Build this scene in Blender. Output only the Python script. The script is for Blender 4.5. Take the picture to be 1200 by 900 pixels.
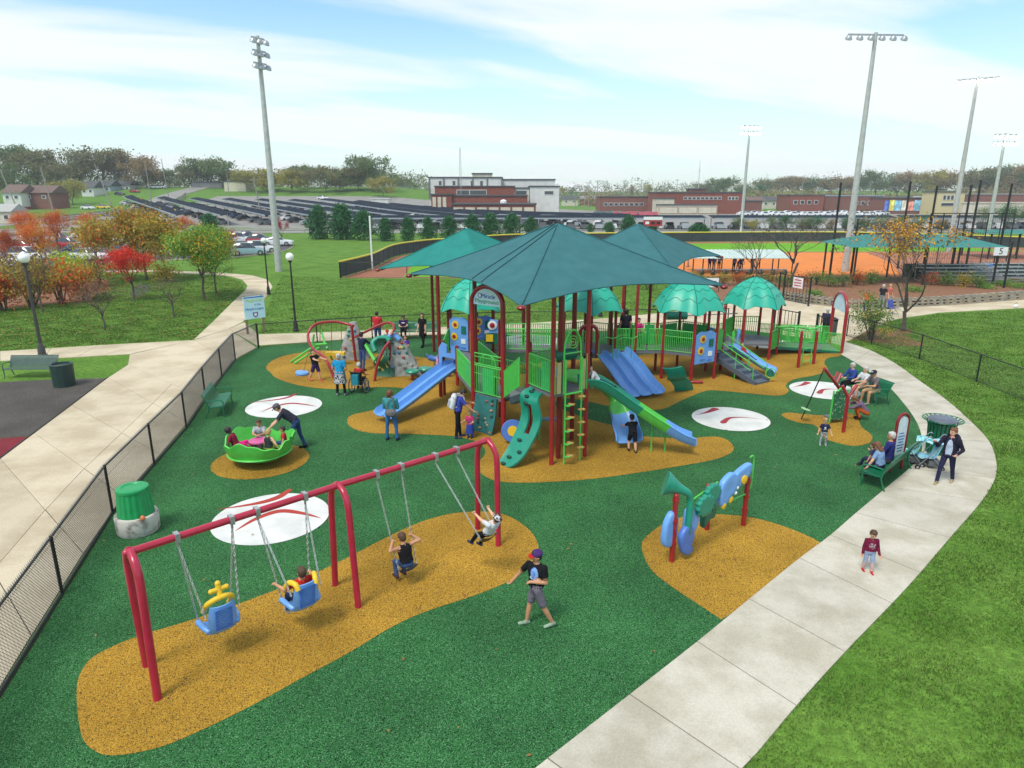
import bpy, math, random
import numpy as np
from mathutils import Vector, Matrix, Quaternion
from mathutils.kdtree import KDTree
R = math.radians
for o in list(bpy.data.objects): bpy.data.objects.remove(o)
scene = bpy.context.scene
COL = scene.collection
random.seed(5); np.random.seed(5)
FPX, TILT, CAMH = 800.0, R(15.7), 7.9          # drone lens: 24 mm equivalent
ST, CT = math.sin(TILT), math.cos(TILT)
cam_data = bpy.data.cameras.new('camera')
cam_data.sensor_width = 36; cam_data.lens = 24.0
cam_data.clip_start = 0.1; cam_data.clip_end = 12000
cam = bpy.data.objects.new('camera', cam_data); COL.objects.link(cam)
cam.location = (0, 0, CAMH); cam.rotation_euler = (math.pi/2 - TILT, 0, 0)
scene.camera = cam
SUN_EL, SUN_AZ = R(58), R(215)                 # azimuth from +Y clockwise
world = bpy.data.worlds.new('World'); scene.world = world; world.use_nodes = True
wn, wl = world.node_tree.nodes, world.node_tree.links
wn.clear()
def wnode(t, **k):
 n = wn.new(t)
 for a, b in k.items(): setattr(n, a, b)
 return n
sky = wnode('ShaderNodeTexSky', sky_type='NISHITA', sun_disc=False, sun_elevation=SUN_EL,
   sun_rotation=SUN_AZ, altitude=200, air_density=1.0, dust_density=1.0, ozone_density=1.0)
tc = wnode('ShaderNodeTexCoord')
sep = wnode('ShaderNodeSeparateXYZ'); wl.new(tc.outputs['Generated'], sep.inputs[0])
def wmath(op, a, b=None, c=None, clamp=False):
 n = wnode('ShaderNodeMath', operation=op); n.use_clamp = clamp
 for i, v in enumerate((a, b, c)):
  if v is None: continue
  if hasattr(v, 'is_linked'): wl.new(v, n.inputs[i])
  else: n.inputs[i].default_value = v
 return n.outputs[0]
zz = wmath('ADD', wmath('MAXIMUM', sep.outputs[2], 0.0), 0.10)
cx = wmath('DIVIDE', sep.outputs[0], zz); cy = wmath('DIVIDE', sep.outputs[1], zz)
ca, sa = math.cos(R(25)), math.sin(R(25))
u1 = wmath('ADD', wmath('MULTIPLY', cx, ca), wmath('MULTIPLY', cy, sa))
v1 = wmath('SUBTRACT', wmath('MULTIPLY', cy, ca), wmath('MULTIPLY', cx, sa))
comb = wnode('ShaderNodeCombineXYZ')
wl.new(wmath('MULTIPLY', u1, 0.42), comb.inputs[0]); wl.new(v1, comb.inputs[1]); comb.inputs[2].default_value = 3.3
n1 = wnode('ShaderNodeTexNoise'); wl.new(comb.outputs[0], n1.inputs['Vector'])
n1.inputs['Scale'].default_value = 0.85; n1.inputs['Detail'].default_value = 9; n1.inputs['Roughness'].default_value = 0.52
n1.inputs['Distortion'].default_value = 0.35
mr = wnode('ShaderNodeMapRange', interpolation_type='SMOOTHSTEP'); wl.new(n1.outputs[0], mr.inputs[0])
mr.inputs[1].default_value = 0.35; mr.inputs[2].default_value = 0.57; mr.inputs[3].default_value = 0.05; mr.inputs[4].default_value = 0.92
hz = wnode('ShaderNodeMapRange', interpolation_type='SMOOTHSTEP'); wl.new(sep.outputs[2], hz.inputs[0])
hz.inputs[1].default_value = 0.0; hz.inputs[2].default_value = 0.28; hz.inputs[3].default_value = 0.58; hz.inputs[4].default_value = 0.0
mk = wmath('MAXIMUM', mr.outputs[0], hz.outputs[0])
mixc = wnode('ShaderNodeMix', data_type='RGBA'); wl.new(mk, mixc.inputs[0])
tint = wnode('ShaderNodeMix', data_type='RGBA', blend_type='MULTIPLY'); tint.inputs[0].default_value = 1.0
wl.new(sky.outputs[0], tint.inputs[6]); tint.inputs[7].default_value = (1.0, 1.30, 1.32, 1)
wl.new(tint.outputs[2], mixc.inputs[6]); mixc.inputs[7].default_value = (6.3, 6.6, 6.75, 1)
bg = wnode('ShaderNodeBackground'); bg.inputs[1].default_value = 0.12
wl.new(mixc.outputs[2], bg.inputs[0])
wo = wnode('ShaderNodeOutputWorld'); wl.new(bg.outputs[0], wo.inputs[0])
sun_d = bpy.data.lights.new('sun', 'SUN'); sun_d.energy = 2.25; sun_d.angle = R(18); sun_d.color = (1.0, 0.93, 0.80)
sun = bpy.data.objects.new('sun', sun_d); COL.objects.link(sun)
sd = Vector((math.sin(SUN_AZ)*math.cos(SUN_EL), math.cos(SUN_AZ)*math.cos(SUN_EL), math.sin(SUN_EL)))
sun.rotation_euler = (-sd).to_track_quat('-Z', 'Y').to_euler(); sun.location = (0, 0, 60)
vs = scene.view_settings
vs.view_transform = 'Standard'; vs.look = 'None'; vs.gamma = 1; vs.exposure = 0.45
scene.render.engine = 'CYCLES'
def ray(u, v):
 x, y = (u-600)/FPX, (v-450)/FPX
 return Vector((x, CT-y*ST, -(ST+y*CT)))
def gp(u, v, z=0.0):
 """point at height z that shows at pixel u,v of the 1200x900 photograph"""
 r = ray(u, v); t = (z-CAMH)/r.z
 return Vector((r.x*t, r.y*t, z))
def at(u, v, y):
 """point at depth y under pixel u,v"""
 r = ray(u, v); t = y/r.y
 return Vector((r.x*t, y, CAMH+r.z*t))
def zat(v, y): return at(600, v, y).z
def sstep(a, b, x):
 t = min(1, max(0, (x-a)/(b-a))); return t*t*(3-2*t)
def hgt(x, y):
 """terrain height: flat park, hill on the left beyond the road, low rise far right"""
 left = sstep(20, -60, x)
 h = (0.033*min(max(0, y-158), 97)+0.10*min(max(0, y-255), 70))*left
 h += 9*sstep(330, 620, y)*sstep(40, 260, x)
 return h
MATS = {}
def M(name, c, rough=0.5, c2=None, scale=6.0, bump=0.0, bscale=None, metal=0.0, spec=0.5, detail=6, kind='noise', lo=0.35, hi=0.65, alpha=1.0, coat=0.0):
 if name in MATS: return MATS[name]
 m = bpy.data.materials.new(name); m.use_nodes = True
 nt = m.node_tree; b = nt.nodes['Principled BSDF']
 b.inputs['Roughness'].default_value = rough; b.inputs['Metallic'].default_value = metal
 b.inputs['Specular IOR Level'].default_value = spec
 b.inputs['Base Color'].default_value = (*c, 1)
 if alpha < 1: b.inputs['Alpha'].default_value = alpha
 if coat: b.inputs['Coat Weight'].default_value = coat
 geo = nt.nodes.new('ShaderNodeNewGeometry')
 tcn = nt.nodes.new('ShaderNodeTexCoord')
 if c2 is None: c2 = tuple(x*0.86 for x in c)
 if kind == 'island':
  fac = geo.outputs['Random Per Island']
 else:
  t = nt.nodes.new('ShaderNodeTexNoise'); t.inputs['Scale'].default_value = scale; t.inputs['Detail'].default_value = detail
  nt.links.new((geo.outputs['Position'] if kind == 'world' else tcn.outputs['Object']), t.inputs['Vector'])
  fac = t.outputs[0]
 rp = nt.nodes.new('ShaderNodeValToRGB')
 rp.color_ramp.elements[0].position = lo if kind != 'island' else 0.0
 rp.color_ramp.elements[1].position = hi if kind != 'island' else 1.0
 rp.color_ramp.elements[0].color = (*c, 1); rp.color_ramp.elements[1].color = (*c2, 1)
 nt.links.new(fac, rp.inputs[0]); nt.links.new(rp.outputs[0], b.inputs['Base Color'])
 if bump:
  t2 = nt.nodes.new('ShaderNodeTexNoise'); t2.inputs['Scale'].default_value = bscale or scale*4; t2.inputs['Detail'].default_value = 4
  nt.links.new((geo.outputs['Position'] if kind == 'world' else tcn.outputs['Object']), t2.inputs['Vector'])
  bp = nt.nodes.new('ShaderNodeBump'); bp.inputs['Strength'].default_value = bump; bp.inputs['Distance'].default_value = 0.02
  nt.links.new(t2.outputs[0], bp.inputs['Height']); nt.links.new(bp.outputs[0], b.inputs['Normal'])
 MATS[name] = m
 return m
def ramp_of(m): return [n for n in m.node_tree.nodes if n.type == 'VALTORGB'][0]
def add_stop(m, pos, c):
 e = ramp_of(m).color_ramp.elements.new(pos); e.color = (*c, 1)
def leafmat(name, cols, rough=0.6, trans=0.25):
 """leaves: every leaf takes its own colour out of the list"""
 if name in MATS: return MATS[name]
 m = M(name, cols[0], rough, cols[-1], kind='island', spec=0.25)
 for i, c in enumerate(cols[1:-1]): add_stop(m, (i+1)/(len(cols)-1), c)
 nt = m.node_tree; b = nt.nodes['Principled BSDF']; rp = ramp_of(m)
 tr = nt.nodes.new('ShaderNodeBsdfTranslucent'); nt.links.new(rp.outputs[0], tr.inputs[0])
 mx = nt.nodes.new('ShaderNodeMixShader'); mx.inputs[0].default_value = trans
 out = nt.nodes['Material Output']
 nt.links.new(b.outputs[0], mx.inputs[1]); nt.links.new(tr.outputs[0], mx.inputs[2]); nt.links.new(mx.outputs[0], out.inputs[0])
 return m
def rubber(name, cols, scale=78):
 """poured rubber granules: each granule one colour, fine relief"""
 m = bpy.data.materials.new(name); m.use_nodes = True; nt = m.node_tree; b = nt.nodes['Principled BSDF']
 b.inputs['Roughness'].default_value = 0.9; b.inputs['Specular IOR Level'].default_value = 0.12
 geo = nt.nodes.new('ShaderNodeNewGeometry')
 v = nt.nodes.new('ShaderNodeTexVoronoi'); v.inputs['Scale'].default_value = scale
 nt.links.new(geo.outputs['Position'], v.inputs['Vector'])
 sp = nt.nodes.new('ShaderNodeSeparateColor'); nt.links.new(v.outputs['Color'], sp.inputs[0])
 rp = nt.nodes.new('ShaderNodeValToRGB'); rp.color_ramp.interpolation = 'CONSTANT'
 rp.color_ramp.elements[0].color = (*cols[0][1], 1); rp.color_ramp.elements[0].position = 0
 rp.color_ramp.elements[1].color = (*cols[1][1], 1); rp.color_ramp.elements[1].position = cols[1][0]
 for p, c in cols[2:]:
  e = rp.color_ramp.elements.new(p); e.color = (*c, 1)
 nt.links.new(sp.outputs[0], rp.inputs[0])
 n2 = nt.nodes.new('ShaderNodeTexNoise'); n2.inputs['Scale'].default_value = 0.5; n2.inputs['Detail'].default_value = 7
 nt.links.new(geo.outputs['Position'], n2.inputs['Vector'])
 r2 = nt.nodes.new('ShaderNodeMapRange'); r2.inputs[1].default_value = 0.3; r2.inputs[2].default_value = 0.7
 r2.inputs[3].default_value = 0.74; r2.inputs[4].default_value = 1.16; nt.links.new(n2.outputs[0], r2.inputs[0])
 mu = nt.nodes.new('ShaderNodeVectorMath'); mu.operation = 'SCALE'
 nt.links.new(rp.outputs[0], mu.inputs[0]); nt.links.new(r2.outputs[0], mu.inputs['Scale'])
 nt.links.new(mu.outputs[0], b.inputs['Base Color'])
 bp = nt.nodes.new('ShaderNodeBump'); bp.inputs['Strength'].default_value = 0.55; bp.inputs['Distance'].default_value = 0.006
 nt.links.new(v.outputs['Distance'], bp.inputs['Height']); nt.links.new(bp.outputs[0], b.inputs['Normal'])
 MATS[name] = m; return m
def concrete(name, c, stain, sc=0.8):
 m = bpy.data.materials.new(name); m.use_nodes = True; nt = m.node_tree; b = nt.nodes['Principled BSDF']
 b.inputs['Roughness'].default_value = 0.85; b.inputs['Specular IOR Level'].default_value = 0.25
 geo = nt.nodes.new('ShaderNodeNewGeometry'); oi = nt.nodes.new('ShaderNodeObjectInfo')
 def noise(s, d, rough=0.6):
  n = nt.nodes.new('ShaderNodeTexNoise'); n.inputs['Scale'].default_value = s; n.inputs['Detail'].default_value = d
  n.inputs['Roughness'].default_value = rough; nt.links.new(geo.outputs['Position'], n.inputs['Vector']); return n.outputs[0]
 r1 = nt.nodes.new('ShaderNodeValToRGB'); r1.color_ramp.elements[0].position = 0.40; r1.color_ramp.elements[1].position = 0.58
 r1.color_ramp.elements[0].color = (*stain, 1); r1.color_ramp.elements[1].color = (*c, 1)
 nt.links.new(noise(sc, 10), r1.inputs[0])
 rr = nt.nodes.new('ShaderNodeMapRange'); rr.inputs[3].default_value = 0.9; rr.inputs[4].default_value = 1.07
 nt.links.new(oi.outputs['Random'], rr.inputs[0])
 r3 = nt.nodes.new('ShaderNodeMapRange'); r3.inputs[1].default_value = 0.3; r3.inputs[2].default_value = 0.7; r3.inputs[3].default_value = 0.82; r3.inputs[4].default_value = 1.12
 nt.links.new(noise(28, 8, 0.75), r3.inputs[0])
 ml = nt.nodes.new('ShaderNodeMath'); ml.operation = 'MULTIPLY'; nt.links.new(rr.outputs[0], ml.inputs[0]); nt.links.new(r3.outputs[0], ml.inputs[1])
 mu = nt.nodes.new('ShaderNodeVectorMath'); mu.operation = 'SCALE'
 nt.links.new(r1.outputs[0], mu.inputs[0]); nt.links.new(ml.outputs[0], mu.inputs['Scale']); nt.links.new(mu.outputs[0], b.inputs['Base Color'])
 bp = nt.nodes.new('ShaderNodeBump'); bp.inputs['Strength'].default_value = 0.2; bp.inputs['Distance'].default_value = 0.004
 nt.links.new(noise(90, 4), bp.inputs['Height']); nt.links.new(bp.outputs[0], b.inputs['Normal'])
 MATS[name] = m; return m
RED = M('red paint', (0.34, 0.012, 0.022), 0.32, (0.27, 0.010, 0.016), coat=0.3)
DRED = M('dark red paint', (0.22, 0.012, 0.014), 0.35, (0.17, 0.010, 0.012))
SWRED = M('swing red paint', (0.42, 0.012, 0.05), 0.3, (0.36, 0.010, 0.035), coat=0.3)
LIME = M('lime paint', (0.085, 0.54, 0.085), 0.38, (0.07, 0.47, 0.07))
KELLY = M('kelly green plastic', (0.025, 0.40, 0.10), 0.4, (0.02, 0.35, 0.085))
TEAL = M('teal plastic', (0.010, 0.26, 0.17), 0.35, (0.010, 0.22, 0.145))
DTEAL = M('dark teal plastic', (0.006, 0.155, 0.10), 0.38, (0.005, 0.105, 0.07))
ROOF = M('seafoam roof plastic', (0.018, 0.40, 0.28), 0.42, (0.015, 0.35, 0.245), scale=3)
ROOFL = M('roof groove', (0.006, 0.16, 0.12), 0.5)
SHADE = M('shade cloth teal', (0.046, 0.150, 0.165), 0.85, (0.038, 0.132, 0.146), scale=2, bump=0.9, bscale=5, spec=0.15)
SHADE2 = M('shade cloth green', (0.024, 0.215, 0.19), 0.85, (0.020, 0.19, 0.165), scale=2, bump=0.9, bscale=5, spec=0.15)
BLUE = M('sky blue plastic', (0.15, 0.36, 0.76), 0.33, (0.13, 0.32, 0.70))
BLUE2 = M('deep blue plastic', (0.08, 0.19, 0.56), 0.35, (0.07, 0.165, 0.50))
SLIME = M('lime plastic', (0.10, 0.56, 0.08), 0.33, (0.085, 0.50, 0.07))
YEL = M('yellow plastic', (0.80, 0.52, 0.02), 0.4, (0.72, 0.45, 0.02))
TAN = M('tan plastic', (0.50, 0.40, 0.20), 0.6)
WHITE = M('white paint', (0.80, 0.80, 0.80), 0.5, (0.72, 0.73, 0.74))
BLACK = M('black paint', (0.012, 0.013, 0.014), 0.45)
DECK = M('grey coated deck', (0.16, 0.17, 0.19), 0.65, (0.12, 0.13, 0.15), scale=30, bump=0.3)
GALV = M('galvanised steel', (0.45, 0.47, 0.48), 0.4, (0.34, 0.36, 0.37), scale=8, metal=0.6)
POLE = M('pale pole steel', (0.50, 0.52, 0.50), 0.5, (0.40, 0.42, 0.40), scale=3, metal=0.2)
CHAIN = M('chain steel', (0.60, 0.62, 0.62), 0.35, (0.45, 0.47, 0.47), metal=0.7)
BENCH = M('bench green', (0.006, 0.15, 0.068), 0.35, (0.005, 0.125, 0.055))
BRONZE = M('bronze pole paint', (0.055, 0.05, 0.05), 0.45)
WOOD = M('weathered wood', (0.22, 0.16, 0.10), 0.8, (0.14, 0.10, 0.07), scale=4)
ROCK = M('grey climbing rock', (0.36, 0.37, 0.35), 0.85, (0.22, 0.235, 0.225), scale=5, bump=0.8, bscale=14)
GLOBE = M('white lamp globe', (0.85, 0.86, 0.86), 0.2, (0.8, 0.81, 0.82))
GLASS = M('dark window glass', (0.03, 0.04, 0.05), 0.08, (0.05, 0.06, 0.075), spec=0.8)
BRICK = M('red brick', (0.25, 0.072, 0.045), 0.9, (0.19, 0.056, 0.038), scale=1.2, bump=0.2)
BRICK2 = M('brown brick', (0.22, 0.085, 0.06), 0.9, (0.17, 0.07, 0.05), scale=1.2, bump=0.2)
CREAM = M('cream panel', (0.62, 0.57, 0.45), 0.8, (0.54, 0.49, 0.38), scale=0.8)
WALLW = M('white stucco', (0.66, 0.66, 0.62), 0.8, (0.56, 0.56, 0.53), scale=0.5)
TARROOF = M('dark roof', (0.07, 0.075, 0.08), 0.8)
SHING = M('brown shingles', (0.17, 0.11, 0.09), 0.9, (0.12, 0.08, 0.065), scale=3, bump=0.4)
BARK = M('grey bark', (0.13, 0.105, 0.085), 0.95, (0.075, 0.06, 0.05), scale=12, bump=0.8)
RUBT = M('tyre rubber', (0.012, 0.012, 0.013), 0.75)
CHROME = M('bright rim', (0.5, 0.5, 0.52), 0.3, metal=0.7)
class MB:
 def __init__(s, xf=None): s.v, s.f, s.m, s.xf = [], [], [], xf
 def add(s, vs, fs, mi=0):
  if s.xf is not None: vs = [s.xf @ Vector(p) for p in vs]
  n = len(s.v); s.v.extend([tuple(p) for p in vs]); s.f.extend([tuple(i+n for i in f) for f in fs]); s.m.extend([mi]*len(fs)); return s
 def box(s, c, size, rot=None, mi=0, taper=1.0):
  hx, hy, hz = size[0]/2, size[1]/2, size[2]/2
  vs = []
  for z, k in ((-hz, 1), (hz, taper)):
   for x, y in ((-hx*k, -hy*k), (hx*k, -hy*k), (hx*k, hy*k), (-hx*k, hy*k)): vs.append(Vector((x, y, z)))
  if rot is not None: vs = [rot @ p for p in vs]
  c = Vector(c); vs = [p+c for p in vs]
  return s.add(vs, [(3, 2, 1, 0), (4, 5, 6, 7), (0, 1, 5, 4), (1, 2, 6, 5), (2, 3, 7, 6), (3, 0, 4, 7)], mi)
 def beam(s, a, b, w, h, mi=0, up=(0, 0, 1)):
  """rectangular bar from a to b: w across, h along up"""
  a, b = Vector(a), Vector(b); d = (b-a); L = d.length
  if L < 1e-6: return s
  d.normalize(); u = Vector(up); sd_ = d.cross(u)
  if sd_.length < 1e-4: sd_ = d.cross(Vector((0, 1, 0)))
  sd_.normalize(); u = sd_.cross(d)
  rot = Matrix((sd_, d, u)).transposed()
  return s.box((a+b)/2, (w, L, h), rot, mi)
 def tube(s, pts, r, n=8, mi=0, cap=True, closed=False):
  pts = [Vector(p) for p in pts]; k = len(pts)
  rs = list(r) if hasattr(r, '__len__') else [r]*k
  vs, fs = [], []
  prev = None
  for i, p in enumerate(pts):
   if closed: t = pts[(i+1) % k]-pts[i-1]
   else: t = pts[min(i+1, k-1)]-pts[max(i-1, 0)]
   if t.length < 1e-7: t = Vector((0, 0, 1))
   t.normalize()
   if prev is None:
    ref = Vector((0, 0, 1)) if abs(t.z) < 0.9 else Vector((1, 0, 0))
    a = t.cross(ref).normalized()
   else:
    a = prev - t*prev.dot(t)
    a = a.normalized() if a.length > 1e-6 else t.cross(Vector((1, 0.3, 0.2))).normalized()
   prev = a; b = t.cross(a)
   for j in range(n):
    an = 2*math.pi*j/n
    vs.append(p+(a*math.cos(an)+b*math.sin(an))*rs[i])
  for i in range(k if closed else k-1):
   i2 = (i+1) % k
   for j in range(n):
    fs.append((i*n+j, i*n+(j+1) % n, i2*n+(j+1) % n, i2*n+j))
  if cap and not closed:
   fs.append(tuple(range(n-1, -1, -1))); fs.append(tuple((k-1)*n+j for j in range(n)))
  return s.add(vs, fs, mi)
 def ell(s, c, r, rot=None, nu=14, nv=8, mi=0):
  c = Vector(c); r = (r, r, r) if not hasattr(r, '__len__') else r
  vs = [Vector((0, 0, r[2]))]
  for i in range(1, nv):
   a = math.pi*i/nv
   for j in range(nu):
    b = 2*math.pi*j/nu
    vs.append(Vector((r[0]*math.sin(a)*math.cos(b), r[1]*math.sin(a)*math.sin(b), r[2]*math.cos(a))))
  vs.append(Vector((0, 0, -r[2])))
  if rot is not None: vs = [rot @ p for p in vs]
  vs = [p+c for p in vs]
  fs = [(0, 1+j, 1+(j+1) % nu) for j in range(nu)]
  for i in range(nv-2):
   for j in range(nu):
    a, b = 1+i*nu+j, 1+i*nu+(j+1) % nu
    fs.append((a, a+nu, b+nu, b))
  L = len(vs)-1; o = 1+(nv-2)*nu
  fs += [(L, o+(j+1) % nu, o+j) for j in range(nu)]
  return s.add(vs, fs, mi)
 def lathe(s, prof, c=(0, 0, 0), n=20, mi=0, rot=None, cap=True):
  c = Vector(c); vs, fs = [], []
  for r, z in prof:
   for j in range(n):
    a = 2*math.pi*j/n; p = Vector((r*math.cos(a), r*math.sin(a), z))
    vs.append(c+(rot @ p if rot is not None else p))
  for i in range(len(prof)-1):
   for j in range(n): fs.append((i*n+j, i*n+(j+1) % n, (i+1)*n+(j+1) % n, (i+1)*n+j))
  if cap: fs.append(tuple(range(n-1, -1, -1))); fs.append(tuple((len(prof)-1)*n+j for j in range(n)))
  return s.add(vs, fs, mi)
 def prism(s, poly, z0, z1, mi=0, frame=None):
  """extruded outline; frame maps (x,y,z) -> world"""
  n = len(poly); fr = frame or (lambda x, y, z: Vector((x, y, z)))
  vs = [fr(p[0], p[1], z0) for p in poly]+[fr(p[0], p[1], z1) for p in poly]
  fs = [tuple(range(n-1, -1, -1)), tuple(range(n, 2*n))]+[(i, (i+1) % n, n+(i+1) % n, n+i) for i in range(n)]
  return s.add(vs, fs, mi)
 def grid(s, rows, mi=0, thick=0.0, closed=False):
  """sheet through rows of points, optionally given thickness along its normals"""
  nr, nc = len(rows), len(rows[0]); P = [[Vector(p) for p in r] for r in rows]
  fs = [(i*nc+j, i*nc+j+1, (i+1)*nc+j+1, (i+1)*nc+j) for i in range(nr-1) for j in range(nc-1)]
  if closed: fs += [(i*nc+nc-1, i*nc, (i+1)*nc, (i+1)*nc+nc-1) for i in range(nr-1)]
  flat = [p for r in P for p in r]
  if not thick: return s.add(flat, fs, mi)
  nrm = [Vector() for _ in flat]
  for f in fs:
   n_ = (flat[f[1]]-flat[f[0]]).cross(flat[f[2]]-flat[f[0]])
   for i in f: nrm[i] += n_
  back = [p-(n_.normalized() if n_.length > 0 else Vector((0, 0, 1)))*thick for p, n_ in zip(flat, nrm)]
  N = len(flat); allf = list(fs)+[tuple(reversed([i+N for i in f])) for f in fs]
  for i in range(nr-1):
   if not closed:
    allf.append(((i+1)*nc, i*nc, i*nc+N, (i+1)*nc+N)[::-1]); a = i*nc+nc-1; allf.append((a+nc, a, a+N, a+nc+N))
  for j in range(nc-1):
   allf.append((j, j+1, j+1+N, j+N)[::-1]); a = (nr-1)*nc+j; allf.append((a, a+1, a+1+N, a+N))
  return s.add(flat+back, allf, mi)
 def build(s, name, mat, parent=None, smooth=True, world=True, ang=38, link=True):
  off = parent_world(parent) if (parent is not None and world) else Vector((0, 0, 0))
  me = bpy.data.meshes.new(name)
  me.from_pydata([(p[0]-off.x, p[1]-off.y, p[2]-off.z) for p in s.v], [], s.f)
  mats = mat if isinstance(mat, (list, tuple)) else [mat]
  for m in mats: me.materials.append(m)
  if len(mats) > 1: me.polygons.foreach_set('material_index', s.m)
  if smooth:
   me.polygons.foreach_set('use_smooth', [True]*len(me.polygons)); me.set_sharp_from_angle(angle=R(ang))
  me.update()
  o = bpy.data.objects.new(name, me)
  if link: COL.objects.link(o)
  if parent is not None: o.parent = parent
  return o
def parent_world(p):
 v = Vector((0, 0, 0))
 while p is not None: v += Vector(p.location); p = p.parent
 return v
def tag(o, label=None, cat=None, group=None, kind=None):
 if label: o['label'] = label
 if cat: o['category'] = cat
 if group: o['group'] = group
 if kind: o['kind'] = kind
 return o
def thing(name, label, cat, loc=(0, 0, 0), rz=0.0, group=None):
 o = bpy.data.objects.new(name, None); COL.objects.link(o); o.empty_display_size = 0.2
 o.location = loc; o.rotation_euler = (0, 0, rz)
 return tag(o, label, cat, group)
def copy_tree(o, parent=None, loc=None, rz=None, label=None, sc=None):
 c = o.copy(); COL.objects.link(c)
 if parent is not None: c.parent = parent
 if loc is not None: c.location = loc
 if rz is not None: c.rotation_euler = (0, 0, rz)
 if sc is not None: c.scale = (sc, sc, sc)
 if label: c['label'] = label
 for ch in list(o.children): copy_tree(ch, c)
 return c
def ngon(cx_, cy_, r, n, a0): return [Vector((cx_+r*math.cos(a0+2*math.pi*i/n), cy_+r*math.sin(a0+2*math.pi*i/n), 0)) for i in range(n)]
def spline(pts, n=8, closed=False):
 """Catmull-Rom through the points"""
 P = [Vector(p) for p in pts]; k = len(P); out = []
 rng = range(k) if closed else range(k-1)
 for i in rng:
  if closed: a, b, c, d = P[i-1], P[i], P[(i+1) % k], P[(i+2) % k]
  else: a, b, c, d = P[max(i-1, 0)], P[i], P[i+1], P[min(i+2, k-1)]
  for j in range(n):
   t = j/n
   out.append(0.5*((2*b)+(c-a)*t+(2*a-5*b+4*c-d)*t*t+(3*b-a-3*c+d)*t**3))
 if not closed: out.append(P[-1])
 return out
def letters(txt, size, mat, parent, M4, name='lettering', extrude=0.004, align='CENTER', fit=None):
 cu = bpy.data.curves.new('txt', 'FONT'); cu.body = txt; cu.size = size; cu.align_x = align; cu.align_y = 'CENTER'; cu.extrude = extrude
 to = bpy.data.objects.new('txt', cu); COL.objects.link(to)
 dg = bpy.context.evaluated_depsgraph_get()
 me = bpy.data.meshes.new_from_object(to.evaluated_get(dg)); bpy.data.objects.remove(to); bpy.data.curves.remove(cu)
 if fit:
  xs = [v.co.x for v in me.vertices]; w = max(xs)-min(xs)
  me.transform(Matrix.Diagonal((fit/w, 1, 1, 1)))
 off = parent_world(parent)
 me.transform(Matrix.Translation(-off) @ M4)
 me.materials.clear(); me.materials.append(mat)
 o = bpy.data.objects.new(name, me); COL.objects.link(o); o.parent = parent
 return o
def face_frame(c, right, up):
 """matrix whose x runs along right, y along up, z towards the viewer of a sign"""
 r = Vector(right).normalized(); u = Vector(up).normalized(); n = r.cross(u)
 m = Matrix((r, u, n)).transposed().to_4x4(); m.translation = Vector(c); return m
def XF(loc, yaw=0.0, tilt=None):
 m = Matrix.Translation(Vector(loc)) @ Matrix.Rotation(yaw, 4, 'Z')
 return m @ tilt if tilt is not None else m
def yaw_of(dx, dy): return math.atan2(-dx, dy)          # turns local +Y onto (dx,dy)
def on_line(A, B, u):
 """point of the line A-B that shows at pixel column u"""
 A, B = Vector(A), Vector(B); k = (u-600)/FPX
 g = lambda p: p.x-k*(p.y*CT-(p.z-CAMH)*ST)
 t = g(A)/(g(A)-g(B)); return A.lerp(B, t)
# ================================================================== the setting
def poly_sheet(name, pts, z, mat, parent=None, kind='structure', thick=0.0):
 """flat outlined sheet lying on the ground"""
 import mathutils.geometry as mg
 P = [Vector((p[0], p[1], 0)) for p in pts]
 tris = mg.tessellate_polygon([P])
 mb = MB()
 vs = [(p.x, p.y, z) for p in P]
 fs = []
 for t in tris:
  a, b, c = (P[i] for i in t)
  fs.append(tuple(t) if (b-a).cross(c-a).z > 0 else tuple(reversed(t)))
 mb.add(vs, fs)
 if thick:
  n = len(P); area = sum(P[i].x*P[(i+1) % n].y-P[(i+1) % n].x*P[i].y for i in range(n))
  vs2 = vs+[(p.x, p.y, z-thick) for p in P]
  side = [((i+1) % n, i, n+i, n+(i+1) % n) for i in range(n)]
  if area < 0: side = [tuple(reversed(q)) for q in side]
  mb = MB(); mb.add(vs2, fs+side)
 o = mb.build(name, mat, parent, smooth=False)
 if parent is None: tag(o, kind=kind)
 return o
def px(pts, z=0.0): return [gp(u, v, z) for u, v in pts]
def pxs(pts, n=6, closed=True): return spline(px(pts), n, closed)
GRASS = M('mown grass', (0.088, 0.195, 0.026), 0.95, (0.130, 0.245, 0.040), scale=0.55, kind='world', bump=0.9, bscale=26, spec=0.1, detail=12, lo=0.38, hi=0.62)
def grass_speckle(m, amt=0.6):
 nt = m.node_tree; b = nt.nodes['Principled BSDF']; rp = ramp_of(m); geo = [n for n in nt.nodes if n.type == 'NEW_GEOMETRY'][0]
 n = nt.nodes.new('ShaderNodeTexNoise'); n.inputs['Scale'].default_value = 6; n.inputs['Detail'].default_value = 9; n.inputs['Roughness'].default_value = 0.78
 nt.links.new(geo.outputs['Position'], n.inputs['Vector'])
 mp = nt.nodes.new('ShaderNodeMapRange'); mp.inputs[1].default_value = 0.32; mp.inputs[2].default_value = 0.68; mp.inputs[3].default_value = 1-amt; mp.inputs[4].default_value = 1+amt*0.7
 nt.links.new(n.outputs[0], mp.inputs[0])
 mu = nt.nodes.new('ShaderNodeVectorMath'); mu.operation = 'SCALE'
 nt.links.new(rp.outputs[0], mu.inputs[0]); nt.links.new(mp.outputs[0], mu.inputs['Scale']); nt.links.new(mu.outputs[0], b.inputs['Base Color'])
grass_speckle(GRASS)
xs = sorted(set([-6000, -3000, -1500, -900, -650, -500] + list(range(-420, 421, 20)) + [500, 650, 900, 1500, 3000, 6000]))
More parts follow.
